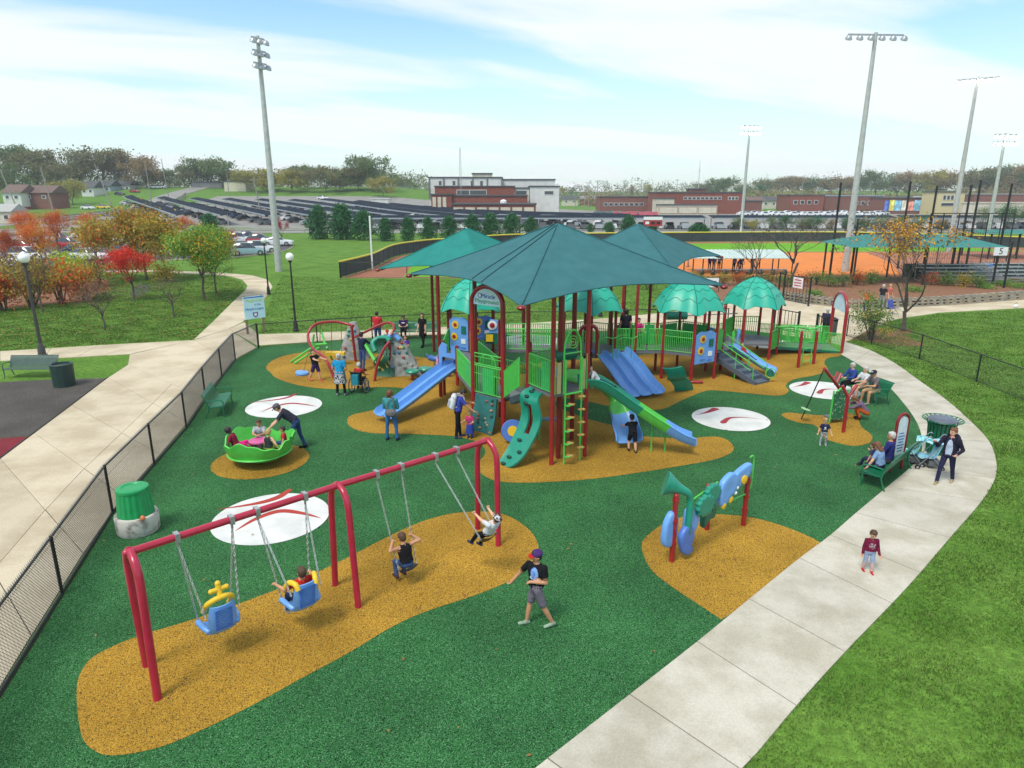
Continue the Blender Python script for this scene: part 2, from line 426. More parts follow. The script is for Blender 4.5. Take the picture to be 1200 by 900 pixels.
ys = sorted(set([-400, -150, -60] + list(range(-20, 171, 19)) + list(range(172, 660, 16)) + [700, 800, 1000, 1500, 2500, 4500, 8000]))
mb = MB(); mb.grid([[(x, y, hgt(x, y)) for x in xs] for y in ys])
tag(mb.build('ground', GRASS, ang=80), kind='structure')
GREENR = rubber('green rubber', [(0, (0.020, 0.096, 0.028)), (0.26, (0.028, 0.126, 0.037)), (0.58, (0.044, 0.165, 0.052)), (0.75, (0.004, 0.014, 0.008)), (0.90, (0.11, 0.27, 0.12))])
TANR = rubber('tan rubber', [(0, (0.32, 0.18, 0.022)), (0.30, (0.40, 0.225, 0.028)), (0.58, (0.50, 0.30, 0.045)), (0.76, (0.06, 0.04, 0.018)), (0.90, (0.27, 0.12, 0.012))])
CONC = concrete('path concrete', (0.53, 0.495, 0.415), (0.41, 0.375, 0.295))
CONC2 = concrete('warm concrete', (0.57, 0.49, 0.36), (0.45, 0.375, 0.26), 0.5)
DIRT = M('joint dirt', (0.05, 0.045, 0.035), 0.95)
ASPH = M('asphalt', (0.075, 0.075, 0.08), 0.92, (0.055, 0.055, 0.06), scale=2, kind='world', bump=0.3, bscale=60)
ROADC = M('pale road', (0.26, 0.25, 0.23), 0.92, (0.21, 0.20, 0.19), scale=0.4, kind='world')
GREYR = rubber('grey rubber', [(0, (0.075, 0.068, 0.062)), (0.5, (0.11, 0.10, 0.09)), (0.8, (0.035, 0.033, 0.032)), (0.93, (0.16, 0.15, 0.14))])
MAROON = rubber('maroon rubber', [(0, (0.17, 0.022, 0.032)), (0.5, (0.22, 0.03, 0.04)), (0.8, (0.08, 0.012, 0.018)), (0.93, (0.28, 0.06, 0.07))])
WHITER = M('white rubber', (0.68, 0.68, 0.66), 0.9, (0.54, 0.55, 0.53), scale=1.6, detail=10, kind='world')
STITCH = M('stitch red rubber', (0.42, 0.045, 0.03), 0.9, (0.34, 0.035, 0.025), scale=40, kind='world')
STITCH2 = M('stitch dark red rubber', (0.36, 0.03, 0.045), 0.9, (0.28, 0.025, 0.035), scale=40, kind='world')
MULCH = M('pine mulch', (0.26, 0.12, 0.06), 0.95, (0.17, 0.075, 0.035), scale=3, kind='world', bump=0.8, bscale=30)
FENCE = [(-6.9, 5.0), (-8.1, 8.5), (-9.16, 12.23), (-10.2, 15.9), (-10.75, 19.1), (-11.3, 22.4), (-12.1, 25.8), (-12.85, 29.2), (-13.5, 32.4), (-13.35, 35.1)]
INNER = [(560, 955), (642, 890), (738, 815), (817, 753), (878, 703), (937, 655), (973, 628), (1003, 602), (1040, 571), (1065, 550), (1079, 533), (1080, 514), (1075, 497), (1062, 477), (1040, 452), (1017, 435), (1000, 424), (986, 416)]
OUTER = [(780, 1000), (770, 985), (868, 903), (933, 828), (990, 765), (1045, 708), (1078, 672), (1113, 631), (1150, 588), (1166, 561), (1167, 540), (1159, 518), (1140, 497), (1110, 470), (1075, 445), (1050, 427), (1020, 411), (990, 401)]
OUTER[0] = (690, 1075)
inner_g, outer_g = px(INNER), px(OUTER)
back_edge = px([(303, 407), (340, 404), (400, 399), (480, 395), (560, 392), (640, 391), (720, 389), (800, 387), (880, 388), (940, 396), (975, 405)])
rub = [Vector((x+0.05, y, 0)) for x, y in FENCE[:-1]] + back_edge + [p for p in reversed(spline(inner_g, 5))] + [Vector((-1.5, 4.5, 0))]
poly_sheet('play_surface', rub, 0.012, GREENR)
EDGE = M('black edging', (0.02, 0.02, 0.02), 0.8)
mb = MB(); mb.tube([(p.x-0.06, p.y, 0.02) for p in rub[:9]], 0.04, 6)
tag(mb.build('surface_edging', EDGE), kind='structure')
patch_px = {
 'swing': [(90, 810), (97, 785), (115, 767), (160, 747), (225, 727), (310, 697), (385, 665), (460, 627), (500, 610), (540, 601), (585, 602), (615, 617), (630, 637), (627, 655), (605, 677), (560, 697), (500, 717), (460, 735), (410, 765), (360, 792), (300, 825), (235, 857), (185, 877), (135, 886), (110, 880), (95, 860)],
 'main': [(407, 495), (412, 487), (437, 481), (480, 470), (520, 445), (540, 430), (600, 428), (700, 420), (800, 412), (900, 405), (978, 412), (985, 417), (970, 420), (966, 426), (970, 434), (955, 440), (930, 445), (921, 452), (924, 459), (912, 464), (875, 461), (840, 458), (825, 459), (800, 469), (775, 480), (737, 480), (707, 475), (685, 470), (660, 467), (651, 471), (653, 478), (667, 483), (685, 490), (710, 497), (737, 502), (750, 511), (800, 514), (837, 512), (852, 516), (860, 525), (855, 532), (837, 539), (800, 546), (750, 554), (700, 561), (650, 565), (600, 566), (575, 562), (561, 552), (560, 544), (569, 530), (560, 519), (540, 513), (525, 511), (480, 509), (437, 508), (415, 503)],
 'climb': [(312, 430), (318, 438), (325, 444), (350, 452), (382, 456), (412, 456), (450, 454), (487, 457), (515, 462), (545, 455), (545, 427), (507, 421), (482, 418), (430, 414), (382, 411), (350, 414), (325, 420)],
 'music': [(752, 643), (757, 630), (780, 613), (807, 605), (837, 603), (880, 607), (920, 618), (957, 634), (957, 641), (930, 662), (878, 704), (848, 725), (840, 723), (820, 710), (787, 688), (763, 668)],
 'spin': [(916, 486), (925, 484), (945, 486), (965, 487), (985, 484), (1003, 487), (1009, 500), (1020, 509), (1022, 515), (1017, 520), (1000, 523), (980, 519), (967, 514), (955, 499), (937, 496), (922, 491)]}
for i, (k, pp) in enumerate(patch_px.items()):
 poly_sheet('tan_safety_patch', pxs(pp, 6), 0.016 if k != 'climb' else 0.0185, TANR)
poly_sheet('tan_safety_patch', [(-7.66+1.42*math.cos(a), 19.42+1.42*math.sin(a)) for a in np.linspace(0, 2*math.pi, 49)[:-1]], 0.016, TANR)
def crescent(name, pts, w, mat, parent, z):
 c = spline([Vector((p[0], p[1], 0)) for p in pts], 8); n = len(c); L, Rr = [], []
 for i, p in enumerate(c):
  t = (c[min(i+1, n-1)]-c[max(i-1, 0)]).normalized(); nn = Vector((-t.y, t.x, 0)); s = i/(n-1)
  ww = w(s); L.append(p+nn*ww); Rr.append(p-nn*ww)
 mb = MB(); mb.grid([[(a.x, a.y, z), (b.x, b.y, z)] for a, b in zip(Rr, L)]); return mb.build(name, mat, parent, smooth=False)
def baseball(c, r, up_px, lo_px, ref, mat, wu, wl_):
 o = poly_sheet('painted_baseball', [(c[0]+r*math.cos(a), c[1]+r*math.sin(a)) for a in np.linspace(0, 2*math.pi, 61)[:-1]], 0.021, WHITER)
 d = Vector((c[0]-ref.x, c[1]-ref.y, 0))
 crescent('stitch', [p+d for p in px(up_px)], wu, mat, o, 0.025); crescent('stitch', [p+d for p in px(lo_px)], wl_, mat, o, 0.025)
upA, loA = [(255, 598), (300, 591), (325, 584), (341, 574)], [(276, 623), (300, 609), (327, 600), (352, 602), (376, 608)]
upB, loB = [(814, 487), (828, 484), (840, 479)], [(846, 497), (855, 490.5), (873, 490), (892, 492)]
thickend = lambda s: 0.004+0.105*math.sin(math.pi*min(1, s*0.82))**1.2
leaf_ = lambda s: 0.004+0.095*math.sin(math.pi*s)
startthick = lambda s: 0.003+0.13*(1-s)**1.5*min(1, s*12+0.15)
endthick = lambda s: 0.003+0.17*s**1.4*min(1, (1-s)*12+0.15)
refA, refB = gp(318, 607), gp(856, 491)
baseball(refA, 1.42, upA, loA, refA, STITCH, thickend, leaf_)
baseball(gp(333, 476.5), 1.40, upA, loA, refA, STITCH2, lambda s: thickend(s)*0.8, lambda s: leaf_(s)*0.8)
baseball(refB, 1.36, upB, loB, refB, STITCH2, endthick, startthick)
baseball(gp(966, 457.5), 1.36, upB, loB, refB, STITCH2, endthick, startthick)
baseball((1.0, 36.9), 1.7, upB, loB, refB, STITCH2, endthick, startthick)
baseball((13.9, 36.2), 1.35, upB, loB, refB, STITCH2, endthick, startthick)
poly_sheet('path_bed', inner_g + list(reversed(outer_g)), 0.004, DIRT)
walk = tag(bpy.data.objects.new('concrete_walk', None), kind='structure'); COL.objects.link(walk)
def slab(quad, parent, mat, z=0.024, gap=0.012, depth=0.14):
 c = sum(quad, Vector())/len(quad)
 pts = []
 for p in quad:
  d = (c-p); pts.append(p+d.normalized()*gap*1.4)
 o = poly_sheet('slab', pts, z, mat, parent, thick=depth); return o
for i in range(len(inner_g)-1):
 a, b = inner_g[i], inner_g[i+1]; d, c = outer_g[i], outer_g[i+1]
 si = spline(inner_g, 4)[i*4:i*4+5]; so = spline(outer_g, 4)[i*4:i*4+5]
 t0, t1 = (b-a).normalized()*0.012, (b-a).normalized()*0.012
 si[0] = si[0]+t0; so[0] = so[0]+t0; si[-1] = si[-1]-t1; so[-1] = so[-1]-t1
 poly_sheet('slab', si+list(reversed(so)), 0.026, CONC, walk, thick=0.13)
left_edge = [(-9.2, 5.0), (-11.0, 8.5)] + [tuple(gp(u, v).xy) for u, v in [(-140, 640), (-30, 560), (0, 538), (37, 510), (80, 478), (127, 443), (147, 431), (152, 417), (227, 399), (262, 385)]]
lw = tag(bpy.data.objects.new('concrete_walkway', None), kind='structure'); COL.objects.link(lw)
LE = [Vector((x, y, 0)) for x, y in left_edge]
def along(poly, n):
 P = [Vector((p[0], p[1], 0)) for p in poly]; L = [0]
 for a, b in zip(P, P[1:]): L.append(L[-1]+(b-a).length)
 out = []
 for i in range(n+1):
  s = L[-1]*i/n; k = 0
  while k < len(P)-2 and L[k+1] < s: k += 1
  t = (s-L[k])/max(1e-6, L[k+1]-L[k]); out.append(P[k].lerp(P[k+1], t))
 return out
NS = 10
RE = along([(x-0.1, y) for x, y in FENCE], NS)
LL = [Vector((-9.6, 2.5, 0))] + [gp(-190, 670), gp(-60, 585), gp(0, 538), gp(40, 508), gp(84, 475), gp(127, 443), gp(150, 428), gp(152, 416), gp(227, 399), gp(268, 386)]
for i in range(NS):
 for k0, k1 in ((0.0, 0.62), (0.62, 0.80), (0.80, 1.0)) if i < 7 else ((0.0, 1.0),):
  q = [LL[i].lerp(RE[i], k0), LL[i].lerp(RE[i], k1), LL[i+1].lerp(RE[i+1], k1), LL[i+1].lerp(RE[i+1], k0)]
  slab(q, lw, CONC2 if i < 6 else CONC2, gap=0.012)
poly_sheet('path_bed', LL + list(reversed(RE)), 0.004, DIRT)
cross = [(152, 416), (227, 399), (180, 401), (120, 405), (60, 409), (0, 413), (-120, 420), (-120, 431), (0, 423), (80, 419)]
cross_up = px([(-120, 419), (-60, 416), (0, 412), (60, 408.5), (115, 405), (170, 402), (227, 399)]); cross_lo = px([(-120, 430), (-60, 427), (0, 423.5), (50, 421), (90, 419), (122, 417), (152, 415.5)])
for i in range(6): slab([cross_lo[i], cross_lo[i+1], cross_up[i+1], cross_up[i]], lw, CONC2, gap=0.015)
upL = px([(227, 398.5), (250, 377), (272, 355), (287, 341), (290, 335), (284, 328), (270, 324), (250, 322), (215, 320.5), (176, 319), (130, 319), (60, 320)])
upR = px([(268, 386), (284, 378), (299, 363), (312, 348), (319.5, 336), (314, 328), (296, 323), (262, 320), (215, 318), (176, 316.5), (130, 316.5), (60, 317)])
for i in range(11): slab([upL[i], upR[i], upR[i+1], upL[i+1]], lw, CONC2, gap=0.015)
bk_lo = px([(303, 405), (360, 401.5), (420, 397), (480, 394), (540, 392), (600, 390.8), (660, 389.8), (720, 388)])
bk_hi = px([(303, 392), (360, 390.5), (420, 388), (480, 385.5), (540, 382.5), (600, 380), (660, 376.5), (720, 372.5)])
bw = tag(bpy.data.objects.new('concrete_strip', None), kind='structure'); COL.objects.link(bw)
for i in range(7): slab([bk_lo[i], bk_lo[i+1], bk_hi[i+1], bk_hi[i]], bw, CONC2, z=0.02, gap=0.015)
slab([gp(268, 386), gp(303, 406), gp(303, 392), gp(286, 378)], bw, CONC2, z=0.02)
plaza = px([(720, 388), (860, 385), (960, 398), (985, 405), (996, 399), (1020, 385), (1050, 374), (1100, 366.5), (1200, 361), (1300, 356), (1300, 345), (1200, 349.5), (1100, 355), (1040, 359), (1000, 360), (940, 352), (900, 347), (850, 352), (800, 364), (720, 372.5)])
poly_sheet('plaza', plaza, 0.007, CONC2)
poly_sheet('grey_court', px([(-150, 462), (0, 448), (60, 445), (110, 443.5), (125, 443.5), (84, 474), (52, 499), (36, 511), (0, 513.5), (-150, 523)]), 0.010, GREYR)
poly_sheet('maroon_court', px([(-150, 523.4), (0, 514), (35, 511.5), (0, 537.5), (-60, 584)]), 0.010, MAROON)
mb = MB(); cl = spline(px([(-62, 585), (0, 538), (40, 508), (84, 475), (126, 443)]), 4); mb.tube([p+Vector((0, 0, 0.02)) for p in cl], 0.035, 6); tag(mb.build('court_edging', EDGE), kind='structure')
poly_sheet('planting_bed', px([(800, 357), (860, 351), (905, 346), (940, 351), (1000, 358), (1100, 354), (1200, 347.5), (1300, 342), (1300, 322), (1200, 323), (1100, 325), (1000, 328), (900, 326), (800, 326)]), 0.006, MULCH)
poly_sheet('mulch_ring', pxs([(985, 398), (1003, 388), (1040, 386), (1075, 400), (1082, 405), (1050, 405), (1010, 399)]), 0.006, MULCH)
poly_sheet('mulch_ring', pxs([(1046, 388), (1058, 384), (1070, 388), (1058, 392)]), 0.007, MULCH)
WATERM = M('dark water', (0.02, 0.022, 0.02), 0.12, (0.03, 0.03, 0.025), spec=0.6)
poly_sheet('pond', pxs([(108, 350), (116, 344), (128, 343), (133, 349), (126, 354), (112, 356)]), 0.006, WATERM)
poly_sheet('drain_apron', pxs([(152, 344), (160, 334), (172, 332), (178, 338), (170, 344), (158, 348)]), 0.006, ASPH)
poly_sheet('brush_litter', pxs([(-80, 371), (0, 362), (60, 356), (105, 352), (128, 340), (120, 326), (60, 322), (-80, 326)]), 0.006, MULCH)
poly_sheet('parking_lot', px([(-400, 352), (-120, 327), (0, 316), (150, 307), (270, 302), (330, 295), (344, 288), (336, 281), (200, 277), (0, 277), (-400, 282)]), 0.006, ASPH)
mb = MB(); cb = spline(px([(-400, 352), (-120, 327), (0, 316), (150, 307), (270, 302), (330, 295), (344, 288), (336, 281)]), 6)
mb.grid([[(p.x, p.y, 0.0), (p.x, p.y, 0.14), (p.x+0.1, p.y-0.25, 0.14), (p.x+0.1, p.y-0.25, 0.0)] for p in cb]); tag(mb.build('kerb', CONC2), kind='structure')
def strip_on_terrain(name, pts, w, mat, lift=0.05):
 c = spline([Vector((p[0], p[1], 0)) for p in pts], 10); n = len(c); rows = []
 for i, p in enumerate(c):
  t = (c[min(i+1, n-1)]-c[max(i-1, 0)]).normalized(); nn = Vector((-t.y, t.x, 0)); r = []
  for k in (-1, -0.5, 0, 0.5, 1):
   q = p-nn*w*k/2; r.append((q.x, q.y, hgt(q.x, q.y)+lift))
  rows.append(r)
 mb = MB(); mb.grid(rows); return tag(mb.build(name, mat, ang=80), kind='structure')
strip_on_terrain('road', [(-420, 144), (-200, 144), (-60, 144), (80, 144), (420, 146)], 9, ROADC)
strip_on_terrain('hill_road', [(-126, 147), (-122, 170), (-120, 190), (-120, 215), (-126, 245), (-138, 285), (-142, 330), (-150, 400)], 9, ROADC, 0.12)
strip_on_terrain('sales_yard', [(-112, 154), (-40, 154), (40, 154), (330, 156)], 8, ROADC, 0.09)
yard_rows = []
for y in np.linspace(157, 285, 34):
 x0 = -112-(y-157)*0.05; x1 = -8+(y-157)*0.04
 yard_rows.append([(x, y, hgt(x, y)+0.12) for x in np.linspace(x0, x1, 24)])
mb = MB(); mb.grid(yard_rows); tag(mb.build('carport_yard', ROADC, ang=80), kind='structure')
mb = MB(); mb.grid([[(x, y, hgt(x, y)+0.05) for x in (-8, 40, 100, 200, 330)] for y in (158, 175, 200, 230, 260, 300)]); tag(mb.build('lot_pavement', ROADC, ang=80), kind='structure')
FDIRT = M('orange infield clay', (0.66, 0.20, 0.03), 0.95, (0.58, 0.17, 0.028), scale=0.5, kind='world')
FTRACK = M('brown warning track', (0.33, 0.13, 0.07), 0.95, (0.28, 0.105, 0.055), scale=0.5, kind='world')
FGRASS = M('ball field grass', (0.14, 0.36, 0.022), 0.95, (0.12, 0.31, 0.02), scale=0.12, kind='world', bump=0.5, bscale=20, spec=0.1)
FTOP = [(-16.4, 65.5), (-15, 74.5), (-14.9, 87), (-12.5, 94.7), (-9.1, 99.5), (-1.7, 107.5), (3.4, 110), (14, 112.5), (35, 115), (54, 115.5), (66, 110), (78, 100)]
poly_sheet('warning_track', [Vector((x, y, 0)) for x, y in FTOP] + [Vector((85, 85, 0)), Vector((60, 66, 0)), Vector((-3, 65.5, 0))], 0.006, FTRACK)
poly_sheet('outfield_grass', [Vector(p+(0,)) for p in [(-10.5, 66.2), (-11.5, 84), (-9.5, 92), (0.5, 104), (14, 109), (35, 111.5), (53, 112), (64, 107), (72, 96), (26, 95), (10, 86), (6.5, 70), (6, 66.2)]], 0.011, FGRASS)
poly_sheet('infield', [Vector(p+(0,)) for p in [(6, 67), (10, 84), (26, 94), (48, 94), (44, 80), (38, 67)]], 0.016, FDIRT)
def blades(name, region, n, h, mat, wmul=1.0, seed=1):
 """thin bent blades scattered in a polygon"""
 rng = np.random.default_rng(seed)
 P = np.array([(p[0], p[1]) for p in region]); mn, mx_ = P.min(0), P.max(0)
 pts = []; tot = 0
 while tot < n:
  q = rng.uniform(mn, mx_, (n, 2))
  keep = rng.uniform(0, 1, n) < np.clip(12.0/np.maximum(q[:, 1], 6), 0, 1)**1.3
  q = q[keep]
  ins = np.zeros(len(q), bool); j = len(P)-1
  for i in range(len(P)):
   xi, yi, xj, yj = P[i, 0], P[i, 1], P[j, 0], P[j, 1]
   c = ((yi > q[:, 1]) != (yj > q[:, 1])) & (q[:, 0] < (xj-xi)*(q[:, 1]-yi)/(yj-yi+1e-12)+xi); ins ^= c; j = i
  pts.append(q[ins]); tot += ins.sum()
 q = np.concatenate(pts)[:n]; k = len(q)
 cl = 0.75+0.5*(np.sin(q[:, 0]*2.1+np.sin(q[:, 1]*1.7))*np.sin(q[:, 1]*2.6+1.3*np.sin(q[:, 0]*1.1)))
 far = np.clip(q[:, 1]/12, 0.8, 2.6)
 a = rng.uniform(0, 2*np.pi, k); hh = h*rng.uniform(0.55, 1.3, k)*cl; w = 0.0085*wmul*far*rng.uniform(0.7, 1.4, k)
 ln = rng.uniform(0.3, 1.1, k)*hh; b = rng.uniform(0, 2*np.pi, k)
 V = np.zeros((k, 3, 3)); V[:, 0, 0] = q[:, 0]-np.cos(a)*w; V[:, 0, 1] = q[:, 1]-np.sin(a)*w
 V[:, 1, 0] = q[:, 0]+np.cos(a)*w; V[:, 1, 1] = q[:, 1]+np.sin(a)*w
 V[:, 2, 0] = q[:, 0]+np.cos(b)*ln; V[:, 2, 1] = q[:, 1]+np.sin(b)*ln; V[:, 2, 2] = hh
 me = bpy.data.meshes.new(name); me.vertices.add(k*3); me.vertices.foreach_set('co', V.reshape(-1))
 me.loops.add(k*3); me.loops.foreach_set('vertex_index', np.arange(k*3, dtype=np.int32))
 me.polygons.add(k); me.polygons.foreach_set('loop_start', np.arange(0, k*3, 3, dtype=np.int32)); me.polygons.foreach_set('loop_total', np.full(k, 3, np.int32))
 me.update(calc_edges=True); me.materials.append(mat)
 o = bpy.data.objects.new(name, me); COL.objects.link(o); return o
BLADE = leafmat('grass blades', [(0.035, 0.095, 0.011), (0.07, 0.165, 0.020), (0.105, 0.22, 0.030), (0.16, 0.28, 0.05), (0.26, 0.32, 0.10)], 0.7, 0.3)
outer_s = spline(outer_g, 4)
lawn_r = [Vector((3.4, 3.5, 0))] + outer_s + [gp(1010, 392), gp(1040, 376.5), gp(1100, 368), gp(1200, 363), Vector((42, 40, 0)), Vector((30, 18, 0)), Vector((10, 3.5, 0))]
tag(blades('lawn_grass', lawn_r, 360000, 0.06, BLADE, seed=3), 'short mown grass of the lawn beside the curving concrete walk', 'grass', kind='stuff')
lawn_l = px([(-120, 417), (0, 411), (120, 404), (226, 398), (250, 376), (286, 340), (285, 331), (262, 323), (130, 321), (100, 355), (0, 364), (-120, 372)])
tag(blades('lawn_grass', lawn_l, 90000, 0.055, BLADE, 1.6, seed=4), 'mown grass under the young trees beside the path bend', 'grass', kind='stuff')
lawn_b = px([(303, 391), (420, 387), (540, 382), (660, 375.5), (800, 362), (800, 330), (600, 328), (402, 327), (330, 322), (320, 345)])
tag(blades('lawn_grass', lawn_b, 70000, 0.05, BLADE, 1.6, seed=6), 'mown grass between the concrete strip and the ball field', 'grass', kind='stuff')
def fallen(name, region, n, mat, size, seed, label):
 rng = np.random.default_rng(seed); P = np.array([(p[0], p[1]) for p in region]); mn, mx_ = P.min(0), P.max(0); mb = MB(); k = 0
 while k < n:
  x, y = rng.uniform(mn, mx_); ins = False; j = len(P)-1
  for i in range(len(P)):
   if (P[i, 1] > y) != (P[j, 1] > y) and x < (P[j, 0]-P[i, 0])*(y-P[i, 1])/(P[j, 1]-P[i, 1]+1e-12)+P[i, 0]: ins = not ins
   j = i
  if not ins: continue
  a = rng.uniform(0, 6.28); s_ = size*rng.uniform(0.6, 1.4); c_, q_ = math.cos(a)*s_, math.sin(a)*s_; h = rng.uniform(0.03, 0.055)
  mb.add([(x-c_, y-q_, h), (x+q_*0.5, y-c_*0.5, h+0.012), (x+c_, y+q_, h), (x-q_*0.5, y+c_*0.5, h+0.012)], [(0, 1, 2, 3)]); k += 1
 tag(mb.build(name, mat, smooth=False), label, 'leaves', kind='stuff')
LITTER = leafmat('fallen leaves', [(0.42, 0.20, 0.06), (0.30, 0.13, 0.05), (0.55, 0.34, 0.10), (0.22, 0.10, 0.05)])
fallen('fallen_leaves', lawn_l, 1500, LITTER, 0.09, 8, 'scattered fallen leaves on the lawn under the young trees')
fallen('fallen_leaves', px([(985, 400), (1010, 388), (1080, 388), (1110, 410), (1060, 412)]), 260, LITTER, 0.05, 9, 'scattered fallen leaves under the golden-leaved tree')
fallen('stray_leaves', rub, 170, LITTER, 0.04, 12, 'stray dry leaves blown over the green rubber')
# ================================================================== swing set
def swing_set():
 bases = [(gp(172, 781), gp(185, 820)), (gp(393, 686), gp(420, 712)), (gp(560, 620), gp(584, 640))]
 apex = []
 c0 = (bases[1][0]+bases[1][1])/2
 t = thing('swing_set', 'long red tubular swing frame with arched legs on tan rubber', 'swing set', c0)
 for a, b in bases:
  m = (a+b)/2; apex.append(Vector((m.x, m.y, 2.44)))
 d = (apex[2]-apex[0]); d.z = 0; d.normalize(); pn = Vector((d.y, -d.x, 0))
 for (a, b), ap in zip(bases, apex):
  for leg, sg in ((a, -1), (b, 1)):
   sh = ap+pn*sg*0.34; sh.z = 2.02
   p = [leg, leg.lerp(sh, 0.5), sh, ap+pn*sg*0.24+Vector((0, 0, -0.13)), ap+pn*sg*0.08+Vector((0, 0, -0.01)), ap+pn*sg*0.0+Vector((0, 0, 0.02))]
   mb = MB(); mb.tube(spline(p, 6), 0.066, 12); mb.build('leg', SWRED, t)
 beam = [apex[0]-d*0.05, apex[1], apex[2]+d*0.05]
 mb = MB(); mb.tube(beam, 0.064, 14); mb.build('top_beam', SWRED, t)
 for e, sg in ((beam[0], -1), (beam[2], 1)):
  mb = MB(); mb.ell(e, 0.067, nu=12, nv=8); mb.build('end_cap', SWRED, t)
 return t, apex, d, pn
SW, SWA, SWD, SWN = swing_set()
SWF = -SWN                                       # riders face away from the lawn walk
def hanger(parent, p):
 mb = MB(); rot = Matrix((SWN, SWD, Vector((0, 0, 1)))).transposed()
 mb.box(p+Vector((0, 0, 0.0)), (0.15, 0.075, 0.15), rot); mb.tube([p+Vector((0, 0, -0.06)), p+Vector((0, 0, -0.17))], 0.02, 6)
 mb.build('hanger', GALV, parent)
def chain(parent, a, b):
 a, b = Vector(a), Vector(b); n = int((b-a).length/0.062); mb = MB(); d = (b-a).normalized()
 s1 = d.cross(Vector((0.3, 0.9, 0.1))).normalized(); s2 = d.cross(s1)
 for i in range(n):
  c = a.lerp(b, (i+0.5)/n); s_ = s1 if i % 2 else s2
  ring = [c+d*0.036*math.cos(q)+s_*0.017*math.sin(q) for q in np.linspace(0, 2*math.pi, 7)[:-1]]
  mb.tube(ring, 0.0075, 3, closed=True)
 mb.build('chain', CHAIN, parent)
def adaptive_swing(u1, u2, sway, label, seatz=0.56, used=False):
 bay = (SWA[0], SWA[1]); h1, h2 = on_line(*bay, u1), on_line(*bay, u2)
 c = (h1+h2)/2 + SWF*sway; c.z = seatz
 yaw = yaw_of(SWF.x, SWF.y); X = XF(c, yaw)
 t = thing('adaptive_swing', label, 'swing', c, group=None)
 prof = [(0.30, 0.02), (0.27, 0.0), (0.10, -0.02), (-0.10, 0.0), (-0.18, 0.06), (-0.225, 0.2), (-0.26, 0.36), (-0.29, 0.52), (-0.30, 0.60)]
 rows = []
 for i, (y, z) in enumerate(prof):
  r = []
  for k in np.linspace(-1, 1, 9):
   curl = 0.07*abs(k)**3
   w = 0.245 if i < 6 else 0.245-0.02*(i-5)
   r.append((k*w, y+curl*(1 if i > 3 else 0), z+(curl if i <= 3 else 0)))
  rows.append(r)
 mb = MB(X); mb.grid(rows, thick=-0.028); seat = mb.build('seat_shell', BLUE, t)
 mb = MB(X)
 for i in range(11):
  z = 0.12+i*0.042; y = -0.215-(z-0.2)*0.21
  mb.box((0, y-0.03, z), (0.30, 0.03, 0.018))
 mb.build('back_rib', BLUE2, seat)
 for sg in (-1, 1):
  mb = MB(X); mb.tube(spline([(sg*0.23, -0.2, 0.12), (sg*0.29, -0.05, 0.17), (sg*0.30, 0.16, 0.17), (sg*0.26, 0.26, 0.05)], 5), [0.03]+[0.05]*13+[0.04, 0.03], 10); mb.build('armrest', BLUE, t)
 mb = MB(X)
 if used:
  for sg in (-1, 1): m3 = MB(X); m3.tube(spline([(sg*0.25, 0.12, 0.36), (sg*0.24, -0.08, 0.60), (sg*0.19, -0.24, 0.62), (sg*0.17, -0.30, 0.52)], 5), 0.05, 10); m3.build('harness', YEL, t)
 else: mb.tube(spline([(-0.22, 0.05, 0.40), (-0.21, -0.16, 0.62), (-0.10, -0.25, 0.72), (0, -0.27, 0.74), (0.10, -0.25, 0.72), (0.21, -0.16, 0.62), (0.22, 0.05, 0.40)], 5), 0.048, 10)
 if not used: mb.tube([(0, -0.24, 0.72), (0, -0.18, 0.95)], [0.05, 0.045], 10); mb.tube([(-0.13, -0.20, 0.86), (0.13, -0.20, 0.86)], 0.042, 10)
 if not used:
  for sg in (-1, 1): mb.ell((sg*0.13, -0.20, 0.86), 0.045, nu=10, nv=6)
  mb.ell((0, -0.18, 0.96), 0.05, nu=10, nv=6); mb.build('harness', YEL, t)
 for h, sg in ((h1, -1), (h2, 1)):
  hanger(t, h); top = h+Vector((0, 0, -0.15))
  for yy, zz_ in ((0.22, 0.16), (-0.24, 0.42)): chain(t, top, X @ Vector((sg*0.28, yy, zz_)))
 return t, X
AS1 = adaptive_swing(207, 271, -0.12, 'empty blue adaptive swing seat with yellow harness beside the end legs')
AS2 = adaptive_swing(301, 357, -0.48, 'blue adaptive swing seat carrying a child in a red shirt', used=True)
def belt_swing(u1, u2, ang, label):
 bay = (SWA[1], SWA[2]); h1, h2 = on_line(*bay, u1), on_line(*bay, u2)
 L = 1.92; off = SWF*(L*math.sin(ang)); dz = -0.15-L*math.cos(ang)
 c = (h1+h2)/2+off+Vector((0, 0, dz)); t = thing('belt_swing', label, 'swing', c)
 half = (h2-h1)/2*0.72; a, b = c-half, c+half
 fwd = (SWF*math.cos(ang)+Vector((0, 0, math.sin(ang)))).normalized()
 rows = []
 for k in np.linspace(-1, 1, 9):
  p = c+half*k+Vector((0, 0, -0.07*(1-k*k)+0.0)); rows.append([p-fwd*0.075, p+fwd*0.075])
 mb = MB(); mb.grid(rows, thick=0.015); mb.build('seat', BLACK, t)
 for h, e in ((h1, a), (h2, b)):
  hanger(t, h); chain(t, h+Vector((0, 0, -0.15)), e)
 return c, a, b, h1, h2
BS1 = belt_swing(441, 470, -0.28, 'belt swing carrying a child in a black sleeveless top')
BS2 = belt_swing(510, 535, -0.82, 'belt swing flung backwards carrying a child in a white shirt')
